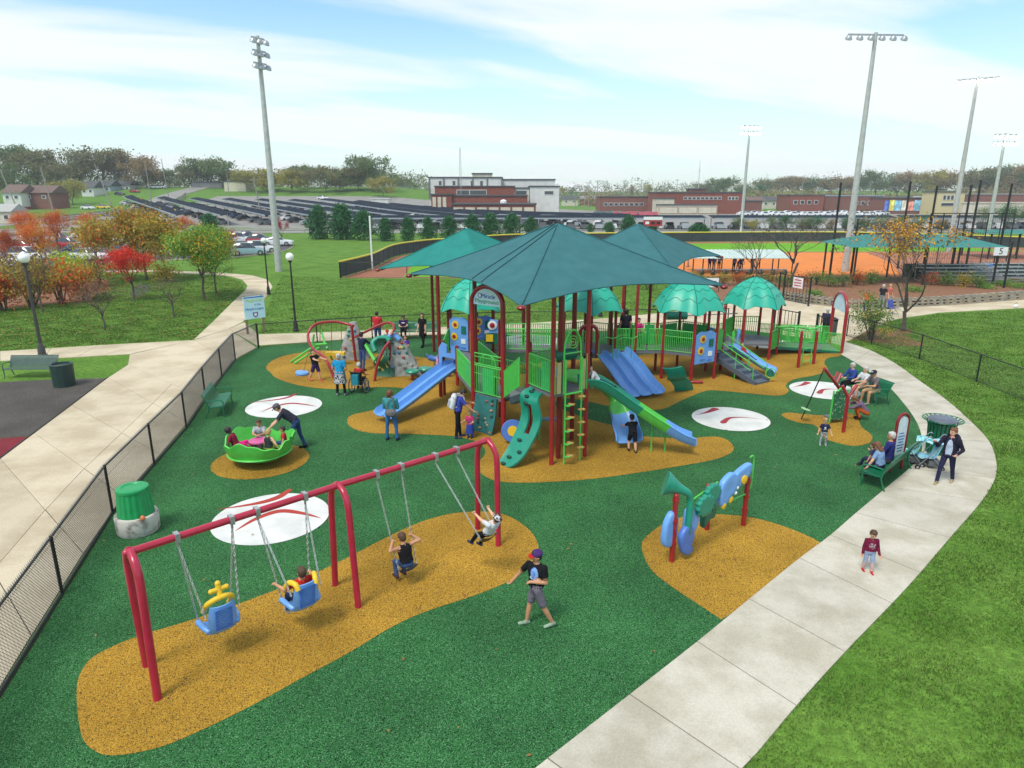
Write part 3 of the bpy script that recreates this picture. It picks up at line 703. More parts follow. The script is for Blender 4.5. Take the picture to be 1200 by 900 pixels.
# ================================================================== bowl spinner
def spinner():
 c = Vector((-7.66, 19.42, 0)); t = thing('bowl_spinner', 'bright green leaf-rimmed bowl spinner on a round tan patch', 'spinner', c)
 prof = [(0.28, 0.12), (0.55, 0.15), (0.78, 0.24), (0.90, 0.38), (0.97, 0.55), (1.02, 0.72)]
 n = 60; rows = []
 for i, (r, z) in enumerate(prof):
  row = []
  for j in range(n):
   a = 2*math.pi*j/n; w = (i/5.0)**2*(0.11*math.sin(3*a+0.6)+0.05*abs(math.sin(4.5*a))+0.035*math.sin(13*a))
   rr = r+0.05*(i/5.0)*math.sin(5*a)
   row.append((c.x+rr*math.cos(a), c.y+rr*math.sin(a), z+w))
  rows.append(row)
 mb = MB(); mb.grid(rows, thick=0.045, closed=True); mb.build('bowl', SLIME, t)
 mb = MB(); mb.lathe([(0.30, 0.05), (0.30, 0.16), (0.95, 0.34), (0.93, 0.37), (0.60, 0.37), (0.55, 0.22), (0.02, 0.20)], c, 36); mb.build('seat_ring', SLIME, t)
 mb = MB(); mb.lathe([(0.16, 0.016), (0.16, 0.1), (0.07, 0.12), (0.07, 0.62), (0.30, 0.64), (0.30, 0.68), (0.05, 0.69)], c, 20); mb.build('centre_table', M('pink table', (0.62, 0.10, 0.30), 0.4), t)
 return t
spinner()
# ================================================================== benches, bins, signs
def bench(loc, yaw, label, L=1.85, mat=BENCH, logo=False, group=None):
 t = thing('park_bench', label, 'bench', (loc[0], loc[1], 0), group=group); X = XF((loc[0], loc[1], 0), yaw)
 w = L/2
 def prof(s):  # s 0..1 seat front -> back
  return spline([(0, 0.30, 0.42), (0, 0.26, 0.45), (0, 0.0, 0.42), (0, -0.16, 0.41)], 5)
 seatp, backp = prof(0), spline([(0, -0.20, 0.46), (0, -0.26, 0.62), (0, -0.33, 0.80), (0, -0.40, 0.88)], 5)
 n = int(L/0.062)
 mb = MB(X)
 for i in range(n):
  x = -w+0.04+(L-0.08)*i/(n-1)
  for a, b in zip(seatp, seatp[1:]): mb.beam((x, a.y, a.z), (x, b.y, b.z), 0.057, 0.008)
 s_ = mb.build('seat', mat, t)
 mb = MB(X)
 for i in range(n):
  x = -w+0.04+(L-0.08)*i/(n-1)
  for a, b in zip(backp, backp[1:]): mb.beam((x, a.y, a.z), (x, b.y, b.z), 0.057, 0.008, up=(0, 1, 0.2))
 b_ = mb.build('backrest', mat, t)
 for pt in (seatp[0], seatp[-1]):
  mb = MB(X); mb.tube([(-w, pt.y, pt.z), (w, pt.y, pt.z)], 0.018, 8); mb.build('seat_rail', mat, s_)
 for pt in (backp[0], backp[-1]):
  mb = MB(X); mb.tube([(-w, pt.y, pt.z), (w, pt.y, pt.z)], 0.02, 8); mb.build('back_rail', mat, b_)
 if logo:
  mb = MB(X); mb.box((0, -0.27, 0.68), (0.5, 0.012, 0.3), Matrix.Rotation(R(20), 3, 'X')); mb.build('back_plate', mat, b_)
  mb = MB(X); mb.ell((0, -0.255, 0.69), (0.11, 0.01, 0.11), nu=16, nv=8); mb.build('emblem', M('emblem grey', (0.4, 0.45, 0.42), 0.6), b_)
 for sg in (-1, 1):
  x = sg*(w-0.03)
  mb = MB(X); mb.tube(spline([(x, 0.30, 0.012), (x, 0.27, 0.25), (x, 0.30, 0.55), (x, 0.24, 0.645), (x, 0.05, 0.66), (x, -0.24, 0.63)], 5), 0.022, 8); mb.build('arm', mat, t)
  mb = MB(X); mb.tube(spline([(x, -0.34, 0.012), (x, -0.22, 0.30), (x, -0.22, 0.45), (x, -0.30, 0.70), (x, -0.41, 0.89)], 5), 0.022, 8); mb.build('leg', mat, t)
  mb = MB(X); mb.tube([(x, 0.27, 0.40), (x, -0.2, 0.40)], 0.018, 8); mb.build('brace', mat, t)
 return t
bench((-10.95, 24.4), yaw_of(0.96, 0.22), 'empty green strap bench facing the play area beside the chain-link fence')
bench((13.95, 26.0), yaw_of(-0.93, -0.22), 'green strap bench with three people sitting on it by the concrete walk', L=2.1)
bench((10.75, 18.2), yaw_of(-0.70, 0.71), 'green strap bench where a man and a long-haired girl sit', L=2.35)
bench((-5.35, 37.6), yaw_of(0.05, -1), 'green bench with round emblem on its backrest at the rear fence', L=2.5, logo=True)
GBEN = M('weathered bench green', (0.07, 0.12, 0.10), 0.6)
bench((-21.3, 29.3), yaw_of(0.03, -1), 'weathered grey-green bench on the lawn beside the dark litter bin', L=2.1, mat=GBEN)
def litter_slat(loc):
 t = thing('litter_bin', 'green slatted steel litter bin with flared striped rim on the walk', 'litter bin', loc); c = Vector(loc)
 for i in range(22):
  a = 2*math.pi*i/22; mb = MB(); d = Vector((math.cos(a), math.sin(a), 0)); p = []
  for r, z in ((0.32, 0.05), (0.35, 0.5), (0.38, 0.92), (0.43, 1.05), (0.57, 1.13)): p.append(c+d*r+Vector((0, 0, z)))
  tang = (-math.sin(a), math.cos(a), 0)
  for q0, q1 in zip(p, p[1:]): mb.beam(q0, q1, 0.062, 0.012, up=d)
  mb.build('slat', BENCH, t, smooth=False)
 mb = MB(); mb.lathe([(0.30, 0.03), (0.33, 0.5), (0.36, 0.95), (0.35, 1.02), (0.32, 0.96)], c, 22); mb.build('liner', M('liner green', (0.004, 0.05, 0.025), 0.6), t)
 mb = MB(); mb.lathe([(0.35, 1.05), (0.42, 1.11), (0.37, 1.16), (0.25, 1.19), (0.14, 1.185)], c, 24); mb.build('lid', M('lid blue grey', (0.10, 0.12, 0.16), 0.4), t)
 mb = MB(); mb.tube([c+Vector((0.57*math.cos(a), 0.57*math.sin(a), 1.13)) for a in np.linspace(0, 2*math.pi, 25)[:-1]], 0.012, 6, closed=True); mb.build('rim', BENCH, t)
litter_slat(gp(1098, 531))
def concrete_bin(loc):
 c = Vector(loc); t = thing('litter_bin', 'round mottled concrete bin holder with an upturned bright green tub on it', 'litter bin', c)
 AGG = M('mottled concrete', (0.55, 0.52, 0.47), 0.9, (0.20, 0.19, 0.17), scale=5, detail=8, lo=0.5, hi=0.68, bump=0.4, bscale=30)
 mb = MB(); mb.lathe([(0.44, 0.013), (0.47, 0.06), (0.485, 0.44), (0.47, 0.48), (0.41, 0.485), (0.38, 0.42), (0.05, 0.40)], c, 40); mb.build('concrete_base', AGG, t)
 GB = M('bright bin green', (0.006, 0.30, 0.09), 0.4, (0.005, 0.26, 0.075))
 n = 72; rows = []
 for r, z in ((0.40, 0.42), (0.385, 0.6), (0.365, 0.86), (0.345, 1.08)):
  rows.append([(c.x+(r+(0.012 if j % 4 < 2 else -0.004))*math.cos(2*math.pi*j/n), c.y+(r+(0.012 if j % 4 < 2 else -0.004))*math.sin(2*math.pi*j/n), z) for j in range(n)])
 mb = MB(); mb.grid(rows, closed=True); mb.build('tub', GB, t, ang=25)
 mb = MB(); mb.lathe([(0.36, 1.07), (0.37, 1.10), (0.355, 1.15), (0.32, 1.165), (0.24, 1.165), (0.22, 1.145), (0.05, 1.145)], c, 40); mb.build('tub_bottom', GB, t)
 mb = MB(); mb.ell(c+Vector((0.33, -0.33, 0.5)), (0.06, 0.05, 0.07), nu=8, nv=6); mb.build('sticker', M('orange tag', (0.7, 0.2, 0.08), 0.6), t)
concrete_bin(gp(163, 622))
def dark_bin(loc):
 c = Vector(loc); t = thing('litter_bin', 'dark green ribbed drum litter bin beside the weathered bench', 'litter bin', c)
 DG = M('dark bin green', (0.012, 0.04, 0.032), 0.55); n = 48
 rows = [[(c.x+(r+(0.012 if j % 4 < 2 else 0))*math.cos(2*math.pi*j/n), c.y+(r+(0.012 if j % 4 < 2 else 0))*math.sin(2*math.pi*j/n), z) for j in range(n)] for r, z in ((0.40, 0.013), (0.41, 0.5), (0.42, 0.92))]
 mb = MB(); mb.grid(rows, closed=True); mb.build('drum', DG, t, ang=25)
 mb = MB(); mb.lathe([(0.43, 0.90), (0.44, 0.95), (0.42, 0.97), (0.34, 0.97), (0.33, 0.88), (0.02, 0.86)], c, 32); mb.build('rim', DG, t)
dark_bin(gp(76, 452))
# ================================================================== fences
def chainlink(name, label, posts, h, mesh=True, sp=0.06, wire=0.0035, rail=0.028, bottom=True, knuckles=False, mat=BLACK, meshmat=None):
 c = Vector((posts[0][0], posts[0][1], 0)); t = thing(name, label, 'fence', c)
 P = [Vector((p[0], p[1], 0)) for p in posts]
 for p in P:
  mb = MB(); mb.tube([p+Vector((0, 0, 0.005)), p+Vector((0, 0, h+0.03))], 0.034, 8); mb.build('post', mat, t)
 for a, b in zip(P, P[1:]):
  mb = MB(); mb.tube([a+Vector((0, 0, h)), b+Vector((0, 0, h))], rail*0.85, 7); mb.build('top_rail', mat, t)
  if bottom:
   mb = MB(); mb.tube([a+Vector((0, 0, 0.06)), b+Vector((0, 0, 0.06))], 0.012, 5); mb.build('bottom_rail', mat, t)
  if mesh:
   d = b-a; L = d.length; d.normalize(); mb = MB(); hh = h+0.03 if knuckles else h-0.01; z0 = 0.04
   H_ = hh-z0; nn = Vector((-d.y, d.x, 0))
   def pt(s, z, o=0.0): q = a+d*s+nn*o; return Vector((q.x, q.y, z))
   k = -int(H_/sp)
   while k*sp < L:
    for sg in (1, -1):
     s0, s1 = k*sp, k*sp+H_*0.9; za, zb = (z0, hh) if sg == 1 else (hh, z0)
     if s0 < 0: f = -s0/(s1-s0); za = za+(zb-za)*f; s0_ = 0
     else: s0_ = s0
     s1_ = s1
     if s1 > L: f = (L-s0)/(s1-s0); zb_ = ((z0 if sg == 1 else hh)+((hh if sg == 1 else z0)-(z0 if sg == 1 else hh))*f); s1_ = L
     else: zb_ = zb
     if s1_-s0_ > 0.01:
      p, q = pt(s0_, za, 0.03), pt(s1_, zb_, 0.03); w = d*wire
      up_ = Vector((0, 0, wire))
      mb.tube([p, q], wire, 3, cap=False)
    k += 1
   o = mb.build('chain_link_mesh', meshmat or mat, t, smooth=False); o['kind'] = 'stuff'
   if knuckles:
    mb = MB(); n = int(L/sp)
    for i in range(n):
     p = pt(i*sp, h+0.02, 0.03); mb.tube([p, p+Vector((0, 0, 0.05))], wire*1.3, 3)
    o = mb.build('wire_tip', GALV, t, smooth=False); o['kind'] = 'stuff'
 return t
VINYL = M('black vinyl wire', (0.03, 0.03, 0.03), 0.6)
WIRE = M('fence wire', (0.10, 0.10, 0.10), 0.5, metal=0.2)
chainlink('chain_link_fence', 'black chain-link fence between the wide concrete walk and the green rubber', FENCE, 1.30, knuckles=True, meshmat=WIRE, wire=0.0045, sp=0.07)
back_posts = [tuple(gp(u, v).xy) for u, v in [(303.5, 407.5), (372, 401.5), (436.5, 397), (497, 394), (560, 391.7), (612, 390.5), (672, 390), (735, 388), (800, 386), (852, 386)]]
chainlink('rear_fence', 'black mesh fence along the back edge of the rubber in front of the lawn', back_posts, 1.25, sp=0.16, wire=0.003, meshmat=VINYL)
right_posts = [tuple(gp(u, v).xy) for u, v in [(992, 394), (1021, 403), (1077, 421), (1144, 447.5), (1229, 482)]]
chainlink('lawn_fence', 'low black mesh fence crossing the lawn past the leafy shrub', right_posts, 1.22, sp=0.11, wire=0.0028, meshmat=VINYL)
# ================================================================== lamp posts, signs
def lamp_post(loc, h, r, label, mat, glob=0.24, acorn=False):
 c = Vector(loc); t = thing('lamp_post', label, 'lamp post', c)
 mb = MB(); mb.lathe([(r*3.2, 0), (r*3.2, 0.10), (r*2.4, 0.14), (r*2.2, 0.5), (r*1.5, 0.62), (r*1.2, 0.7)], c, 14); mb.build('base', mat, t)
 mb = MB(); mb.tube([c+Vector((0, 0, 0.6)), c+Vector((0, 0, h-0.42))], [r*1.15, r*0.8], 12); mb.build('pole', mat, t)
 mb = MB(); mb.lathe([(r, h-0.45), (r*1.9, h-0.40), (r*2.1, h-0.33), (r*1.4, h-0.30)], c, 14); mb.build('collar', mat, t)
 mb = MB()
 if acorn: mb.lathe([(0.11, h-0.31), (0.22, h-0.22), (0.26, h-0.08), (0.22, h+0.04), (0.13, h+0.10), (0.12, h+0.14), (0.07, h+0.19), (0.01, h+0.22)], c, 20)
 else: mb.ell(c+Vector((0, 0, h-0.12)), glob, nu=20, nv=12)
 mb.build('globe', GLOBE, t)
lamp_post(gp(50, 418), 4.95, 0.075, 'bronze lamp post with acorn globe beside the weathered bench', BRONZE, acorn=True)
lamp_post(gp(347, 388), 4.45, 0.055, 'black lamp post with round white globe behind the rear fence', BLACK, 0.23)
lamp_post(gp(315, 345), 4.35, 0.055, 'black lamp post with white globe at the bend of the path', BLACK, 0.23)
lamp_post(gp(703.5, 371), 2.9, 0.05, 'dark lamp post on the concrete strip partly hidden by the play structure', BLACK, 0.2)
def league_sign():
 a, b = gp(290.5, 392), gp(310, 389); c = (a+b)/2
 t = thing('notice_sign', 'pale blue lettered sign board on two wooden posts beside the path', 'sign', c)
 for p in (a, b):
  mb = MB(); mb.box(p+Vector((0, 0, 1.1)), (0.10, 0.10, 2.2)); mb.build('post', WOOD, t)
 d = (b-a).normalized(); n = Vector((d.y, -d.x, 0)); rot = Matrix((d, -n, Vector((0, 0, 1)))).transposed()
 z0, z1 = zat(373, c.y), zat(347, c.y); w = 1.25
 bc = c+n*0.08+Vector((0, 0, (z0+z1)/2))
 SB = M('pale blue board', (0.42, 0.70, 0.80), 0.45, (0.52, 0.76, 0.84), scale=2)
 mb = MB(); mb.box(bc, (w, 0.04, z1-z0), rot); bd = mb.build('board', SB, t)
 F = lambda x, z: face_frame(bc+d*x+n*0.024+Vector((0, 0, z)), d, (0, 0, 1))
 H_ = z1-z0; LB = M('sign blue', (0.02, 0.16, 0.50), 0.5); LG = M('sign lime', (0.45, 0.65, 0.05), 0.5)
 mb = MB(); mb.box(bc+n*0.021+Vector((0, 0, H_*0.46)), (w*0.96, 0.008, H_*0.05), rot); mb.build('border', LB, bd)
 letters('Playground', 0.22, LG, bd, F(0, H_*0.32), fit=0.95); letters('of the', 0.15, LB, bd, F(0.2, H_*0.12), fit=0.4)
 letters('Miracle League', 0.2, LB, bd, F(0, -H_*0.06), fit=1.08)
 PU = M('sign violet', (0.10, 0.07, 0.32), 0.5)
 mb = MB(); sh = [(-0.15, 0.15), (0.0, 0.12), (0.15, 0.15), (0.15, -0.03), (0.09, -0.12), (0.0, -0.18), (-0.09, -0.12), (-0.15, -0.03)]
 mb.prism(sh, 0, 0.006, frame=lambda x, y, z: F(0.02, -H_*0.32) @ Vector((x, y, z))); em = mb.build('shield', PU, bd, smooth=False)
 mb = MB(); mb.prism([(x*0.55, y*0.55) for x, y in sh], 0.007, 0.010, frame=lambda x, y, z: F(0.02, -H_*0.32) @ Vector((x, y, z))); mb.build('shield_field', WHITE, em, smooth=False)
league_sign()
def info_totem():
 c = gp(1049, 551); t = thing('information_sign', 'tall round-topped sign panel with dark red frame behind the bench', 'sign', c)
 d = Vector((0.90, 0.44, 0)).normalized(); n = Vector((d.y, -d.x, 0)); w = 0.5; h = 1.75
 mb = MB(); pts = [c-d*w/2+Vector((0, 0, 0.01)), c-d*w/2+Vector((0, 0, h-0.25))]+[c-d*(w/2)*math.cos(a)+Vector((0, 0, h-0.25+0.25*math.sin(a))) for a in np.linspace(0.2, math.pi-0.2, 9)]+[c+d*w/2+Vector((0, 0, h-0.25)), c+d*w/2+Vector((0, 0, 0.01))]
 mb.tube(pts, 0.045, 8); mb.build('frame', DRED, t)
 pw = w/2-0.03; poly = [(-pw, 0.5), (pw, 0.5), (pw, h-0.28)]+[(pw*math.cos(a), h-0.28+0.2*math.sin(a)) for a in np.linspace(0.2, math.pi-0.2, 8)]+[(-pw, h-0.28)]
 fr = lambda x, y, z: c+d*x+n*z+Vector((0, 0, y))
 mb = MB(); mb.prism(poly, -0.02, 0.02, frame=fr); pn = mb.build('panel', M('info panel', (0.45, 0.62, 0.72), 0.4, (0.75, 0.78, 0.78), scale=3), t, smooth=False)
 LB = M('sign blue', (0.02, 0.16, 0.50), 0.5)
 for sg in (1, -1):
  mb = MB()
  for i in range(7): mb.box(c+n*sg*0.024+Vector((0, 0, 0.62+i*0.09)), (0.2+0.05*(i % 3), 0.003, 0.03), Matrix((d, n, Vector((0, 0, 1)))).transposed())
  mb.build('text_line', LB, pn, smooth=False)
info_totem()
# ================================================================== strollers
def stroller(loc, yaw, label, fab):
 t = thing('stroller', label, 'stroller', loc); X = XF(loc, yaw)
 FR = M('stroller frame', (0.30, 0.32, 0.34), 0.35, metal=0.6)
 for sg in (-1, 1):
  x = sg*0.22
  mb = MB(X); mb.tube([(x, 0.36, 0.10), (x, -0.30, 0.92)], 0.012, 6); mb.tube(spline([(x, -0.30, 0.92), (x, -0.38, 1.0), (x, -0.44, 0.98)], 4), 0.014, 6); mb.tube([(x, -0.30, 0.08), (x, 0.10, 0.52)], 0.012, 6); mb.build('frame_rail', FR, t)
  for y in (0.36, -0.30):
   w = MB(X); w.tube([(x-0.02, y, 0.075), (x+0.02, y, 0.075)], 0.07, 14); wh = w.build('wheel', RUBT, t)
   w = MB(X); w.tube([(x-0.024, y, 0.075), (x+0.024, y, 0.075)], 0.035, 10); w.build('hub', CHROME, wh)
 rows = []
 for y, z in ((0.28, 0.34), (0.20, 0.38), (-0.05, 0.36), (-0.12, 0.44), (-0.24, 0.84)):
  rows.append([(k*0.21, y, z-0.04*(1-k*k)) for k in np.linspace(-1, 1, 5)])
 mb = MB(X); mb.grid(rows, thick=0.02); mb.build('seat_sling', fab, t)
 rows = []
 for a in np.linspace(0.15, 1.5, 6): rows.append([(k*0.23, -0.22+0.34*math.cos(a+0.9), 0.72+0.18*math.sin(a+0.9)-0.08*k*k) for k in np.linspace(-1, 1, 5)])
 mb = MB(X); mb.grid(rows, thick=0.012); mb.build('canopy', fab, t)
 mb = MB(X); mb.tube([(-0.22, 0.02, 0.44), (0.22, 0.02, 0.44)], 0.012, 6); mb.tube([(-0.22, -0.3, 0.2), (0.22, -0.3, 0.2)], 0.01, 6); mb.build('cross_bar', FR, t)
 mb = MB(X); mb.box((0, -0.10, 0.2), (0.34, 0.30, 0.16)); mb.build('basket', M('basket grey', (0.12, 0.13, 0.14), 0.8), t)
FAB1 = M('aqua print fabric', (0.04, 0.36, 0.42), 0.8, (0.40, 0.62, 0.66), scale=14, lo=0.45, hi=0.55)
FAB2 = M('pale blue fabric', (0.32, 0.60, 0.72), 0.8, (0.14, 0.40, 0.55), scale=9)
stroller(gp(1067, 543), yaw_of(-0.8, 0.5), 'umbrella stroller with aqua print fabric parked on the rubber edge', FAB1)
stroller(gp(1087, 548), yaw_of(-0.95, 0.2), 'umbrella stroller with plain pale blue fabric beside the slatted bin', FAB2)
# ================================================================== music panels (front right)
def music_station():
 A, B_, C_ = gp(787, 658), gp(871, 616), gp(828, 621)
 c = (A+B_)/2; t = thing('music_station', 'blue and teal flower-shaped musical play panels on three red posts', 'play panel', c)
 tops = [zat(578, A.y), zat(557, B_.y), zat(574, C_.y)]
 for p, h in zip((A, B_, C_), tops):
  mb = MB(); mb.tube([p+Vector((0, 0, 0.01)), p+Vector((0, 0, h-0.05))], 0.062, 12); mb.ell(p+Vector((0, 0, h-0.05)), (0.062, 0.062, 0.05), nu=12, nv=6); po = mb.build('post', RED, t)
  for z in (0.45, h*0.6, h-0.15):
   mb = MB(); mb.tube([p+Vector((0, 0, z-0.035)), p+Vector((0, 0, z+0.035))], 0.078, 12); mb.build('clamp', RED, po)
 mb = MB(); mb.ell(C_+Vector((0, 0, tops[2])), (0.11, 0.11, 0.10), nu=12, nv=8); mb.ell(C_+Vector((0.06, 0, tops[2]+0.11)), 0.07, nu=10, nv=6); mb.ell(C_+Vector((-0.05, 0, tops[2]+0.1)), 0.06, nu=10, nv=6); mb.build('knob_bell', RED, t)
 d = (B_-A); d.z = 0; L = d.length; d.normalize(); n = Vector((d.y, -d.x, 0))
 def F(s, z, o=0.0): return A+d*s+n*o+Vector((0, 0, z))
 fr = lambda o0: (lambda x, y, z: F(x, y, z+o0))
 def blob(pts, o0, th, name, mat, rag=0.0, sub=8):
  P = spline([Vector((x, y, 0)) for x, y in pts], sub, True)
  if rag:
   c_ = sum(P, Vector())/len(P); P = [c_+(p-c_)*(1+rag*(1 if i % 4 < 2 else -1)) for i, p in enumerate(P)]
  c_ = sum(P, Vector())/len(P); f_ = fr(o0); th *= 1.5; mb = MB(); rows = []
  for k_, z_ in ((0.02, 0.06), (0.5, 0.05), (0.86, 0.0), (0.96, 0.08), (1.0, 0.3), (1.0, 0.7), (0.96, 0.92), (0.86, 1.0), (0.5, 0.95), (0.02, 0.93)): rows.append([f_(c_.x+(p.x-c_.x)*k_, c_.y+(p.y-c_.y)*k_, th*z_) for p in P])
  mb.grid(rows, closed=True); return mb.build(name, mat, t, ang=70)
 blob([(-0.30, 0.55), (-0.28, 0.95), (-0.10, 1.22), (0.10, 1.10), (0.12, 0.7), (0.0, 0.42), (-0.18, 0.40)], -0.12, 0.10, 'blue_leaf', BLUE)
 blob([(0.10, 0.36), (0.04, 0.66), (0.22, 0.85), (0.42, 0.80), (0.50, 0.56), (0.42, 0.34), (0.50, 0.20), (0.36, 0.12), (0.20, 0.18)], 0.06, 0.10, 'blue_leaf', BLUE2)
 blob([(0.30, 0.72), (0.32, 1.15), (0.48, 1.20), (0.60, 1.02), (0.74, 0.86), (0.66, 0.62), (0.50, 0.58)], -0.02, 0.10, 'blue_leaf', BLUE)
 horn = spline([F(0.42, 0.62, 0.12), F(0.30, 0.70, 0.14), F(0.32, 1.1, 0.14), F(0.34, 1.42, 0.12), F(0.26, 1.62, 0.10), F(0.18, 1.74, 0.06)+Vector((-0.22, 0.05, 0.02)), F(0.18, 1.74, 0.06)+Vector((-0.40, 0.08, 0.08))], 5)
 rr = [0.07]*4+[0.075]*16+[0.08, 0.09, 0.10, 0.12, 0.15, 0.18, 0.21, 0.24, 0.26, 0.28, 0.28]
 mb = MB(); mb.tube(horn, rr[:len(horn)], 14); mb.build('talk_horn', TEAL, t)
 for s, z, r_, o in ((0.86, 1.16, 0.30, 0.08), (1.18, 1.34, 0.27, 0.02)):
  blob([(s+r_*math.cos(a), z+r_*0.85*math.sin(a)) for a in np.linspace(0, 2*math.pi, 9)[:-1]], o, 0.09, 'ragged_leaf', TEAL, rag=0.07, sub=6)
 blob([(0.95, 0.55), (0.93, 0.9), (1.08, 1.05), (1.2, 0.9), (1.28, 1.05), (1.38, 0.95), (1.32, 0.72), (1.12, 0.7)], -0.02, 0.10, 'leaf_stem', DTEAL)
 blob([(1.50, 0.95), (1.45, 1.25), (1.55, 1.52), (1.85, 1.66), (2.05, 1.58), (2.15, 1.44), (2.08, 1.18), (1.85, 1.05), (1.65, 0.88)], 0.0, 0.10, 'drum_panel', BLUE)
 blob([(2.02, 1.40), (2.15, 1.60), (L-0.08, 1.70), (L-0.06, 1.46), (2.35, 1.24), (2.1, 1.2)], -0.03, 0.10, 'wing_panel', BLUE)
 for s, z, r_ in ((1.62, 0.92, 0.085), (1.88, 1.0, 0.085), (2.38, 1.36, 0.11)):
  mb = MB(); mb.lathe([(r_, 0), (r_, 0.03), (r_*0.6, 0.045), (0.01, 0.05)], (0, 0, 0), 20, rot=Matrix((d, Vector((0, 0, 1)), n)).transposed()); mb.v = [tuple(Vector(p)+F(s, z, 0.11)) for p in mb.v]; mb.build('drum_pad', YEL, t)
 for s, z in ((2.05, 1.12), (2.10, 1.24)):
  mb = MB(); mb.ell(F(s, z, 0.12), 0.05, nu=10, nv=6); mb.build('button', WHITE, t)
 for a, b in ((F(1.8, 0.86, 0), F(L, 0.86, 0)), (F(0.5, 1.30, 0), F(1.5, 1.50, 0))):
  mb = MB(); mb.tube([a, b], 0.022, 8); mb.build('rail', LIME, t)
 mb = MB(); q = B_+d*0.16; mb.tube(spline([B_+Vector((0, 0, 0.95)), q+Vector((0, 0, 1.05)), q+Vector((0, 0, 1.75)), B_+Vector((0, 0, 1.8))], 5), 0.022, 8); mb.build('hand_loop', LIME, t)
music_station()
# ================================================================== sand-digger / Y post station
def y_station():
 P1, P2 = gp(988, 507), gp(972, 492); t = thing('sway_station', 'red forked posts holding a green panel and a hanging disc rope', 'play equipment', P1)
 h = zat(452, P1.y)
 mb = MB(); f = P1+Vector((0, 0, h*0.78)); mb.tube([P1+Vector((0, 0, 0.01)), f], 0.06, 12); mb.tube([f-Vector((0, 0, 0.04)), f+Vector((-0.24, 0, h*0.22))], 0.05, 10); mb.tube([f-Vector((0, 0, 0.04)), f+Vector((0.30, 0.1, h*0.22))], 0.05, 10); mb.build('forked_post', RED, t)
 tip = at(966, 432, P2.y-0.4)
 mb = MB(); k = at(986, 460, P2.y); mb.tube(spline([P2+Vector((0, 0, 0.01)), (P2+k)/2+Vector((0.05, 0, 0)), k, tip], 6), 0.06, 12); mb.build('bent_post', RED, t)
 mb = MB(); a = k.lerp(tip, 0.5); mb.tube([a, a+Vector((0.28, 0.3, 0.22))], 0.045, 8); mb.tube([a+Vector((0.2, 0.2, -0.2)), a+Vector((0.45, 0.4, 0.15))], 0.06, 8); mb.build('branch', RED, t)
 foot = gp(939, 491, 0.12); mb = MB(); mb.tube([tip, foot], 0.022, 8); mb.build('rope', BLACK, t)
 dsk = tip.lerp(foot, 0.80); mb = MB(); mb.lathe([(0.03, 0.03), (0.16, 0.02), (0.17, 0), (0.16, -0.02), (0.03, -0.03)], dsk, 18, rot=Matrix.Rotation(R(18), 3, 'Y')); mb.build('foot_disc', M('pale green disc', (0.35, 0.60, 0.30), 0.5), t)
 mid = P1.lerp(Vector((k.x, k.y, 0)), 0.55); GR = M('speckled green panel', (0.01, 0.13, 0.05), 0.5, (0.35, 0.45, 0.30), scale=16, lo=0.56, hi=0.64)
 X = XF((mid.x, mid.y+0.25, 0), yaw_of(0.3, -1))
 mb = MB(X); mb.box((0, 0, 0.62), (0.62, 0.06, 0.95)); mb.box((0, 0, 1.14), (0.4, 0.06, 0.10)); mb.build('panel', GR, t, smooth=False)
 for sg in (-1, 1):
  mb = MB(X); mb.tube([(sg*0.33, 0, 0.05), (sg*0.30, 0, 1.22)], 0.03, 8); mb.build('panel_frame', LIME, t)
 mb = MB(X); mb.box((0, -0.15, 0.22), (0.7, 0.3, 0.06)); mb.build('shelf', DECK, t)
 mb = MB(X); mb.tube(spline([(-0.1, 0.05, 1.2), (0.1, 0.1, 1.32), (0.35, 0.2, 1.25)], 5), 0.03, 8); mb.build('hand_loop', LIME, t)
y_station()
# ================================================================== main play structure
PS = thing('play_structure', 'large green-railed play structure with red posts, slides and seafoam dome roofs', 'play structure', (1.4, 24.0, 0))
def V2(p, z=0.0): return Vector((p[0], p[1], z))
def ps_post(p, h, r=0.063, z0=0.0, mat=None, parent=None):
 mb = MB(); mb.tube([V2(p, z0), V2(p, h-0.03)], r, 12); mb.ell(V2(p, h-0.03), (r, r, 0.05), nu=12, nv=6); return mb.build('post', mat or RED, parent or PS)
def ps_deck(poly, z):
 mb = MB(); mb.prism([(p[0], p[1]) for p in poly], z-0.10, z); return mb.build('deck', DECK, PS, smooth=False)
def ps_rail(a, b, za, zb, h=0.95, name='railing_panel', mat=LIME, gap=0.105, solid=None, arch=False):
 """panel of pickets from a to b standing on floor heights za and zb"""
 A, B_ = V2(a, za), V2(b, zb); d = B_-A; L = d.length; mb = MB(); up = Vector((0, 0, 1))
 i0 = A.lerp(B_, 0.07/L); i1 = A.lerp(B_, 1-0.07/L)
 mb.tube([i0+up*0.06, i1+up*0.06], 0.019, 6); mb.tube([i0+up*h, i1+up*h], 0.021, 6); mb.tube([i0+up*(h*0.72), i1+up*(h*0.72)], 0.014, 5)
 n = max(3, int(L/gap))
 for i in range(n+1):
  p = i0.lerp(i1, i/n); mb.tube([p+up*0.06, p+up*h], 0.0175 if 0 < i < n else 0.021, 4, cap=False)
 if arch: mb.tube(spline([i0.lerp(i1, 0.2)+up*h, i0.lerp(i1, 0.27)+up*(h+0.3), i0.lerp(i1, 0.5)+up*(h+0.42), i0.lerp(i1, 0.73)+up*(h+0.3), i0.lerp(i1, 0.8)+up*h], 4), 0.019, 6)
 o = mb.build(name, mat, PS)
 if solid:
  m2 = MB(); dd = (i1-i0).normalized(); m2.beam(i0.lerp(i1, solid[0])+up*(h*0.5), i0.lerp(i1, solid[1])+up*(h*0.5), 0.02, h*0.86); m2.build('infill', solid[2] if len(solid) > 2 else KELLY, o, smooth=False)
 return o
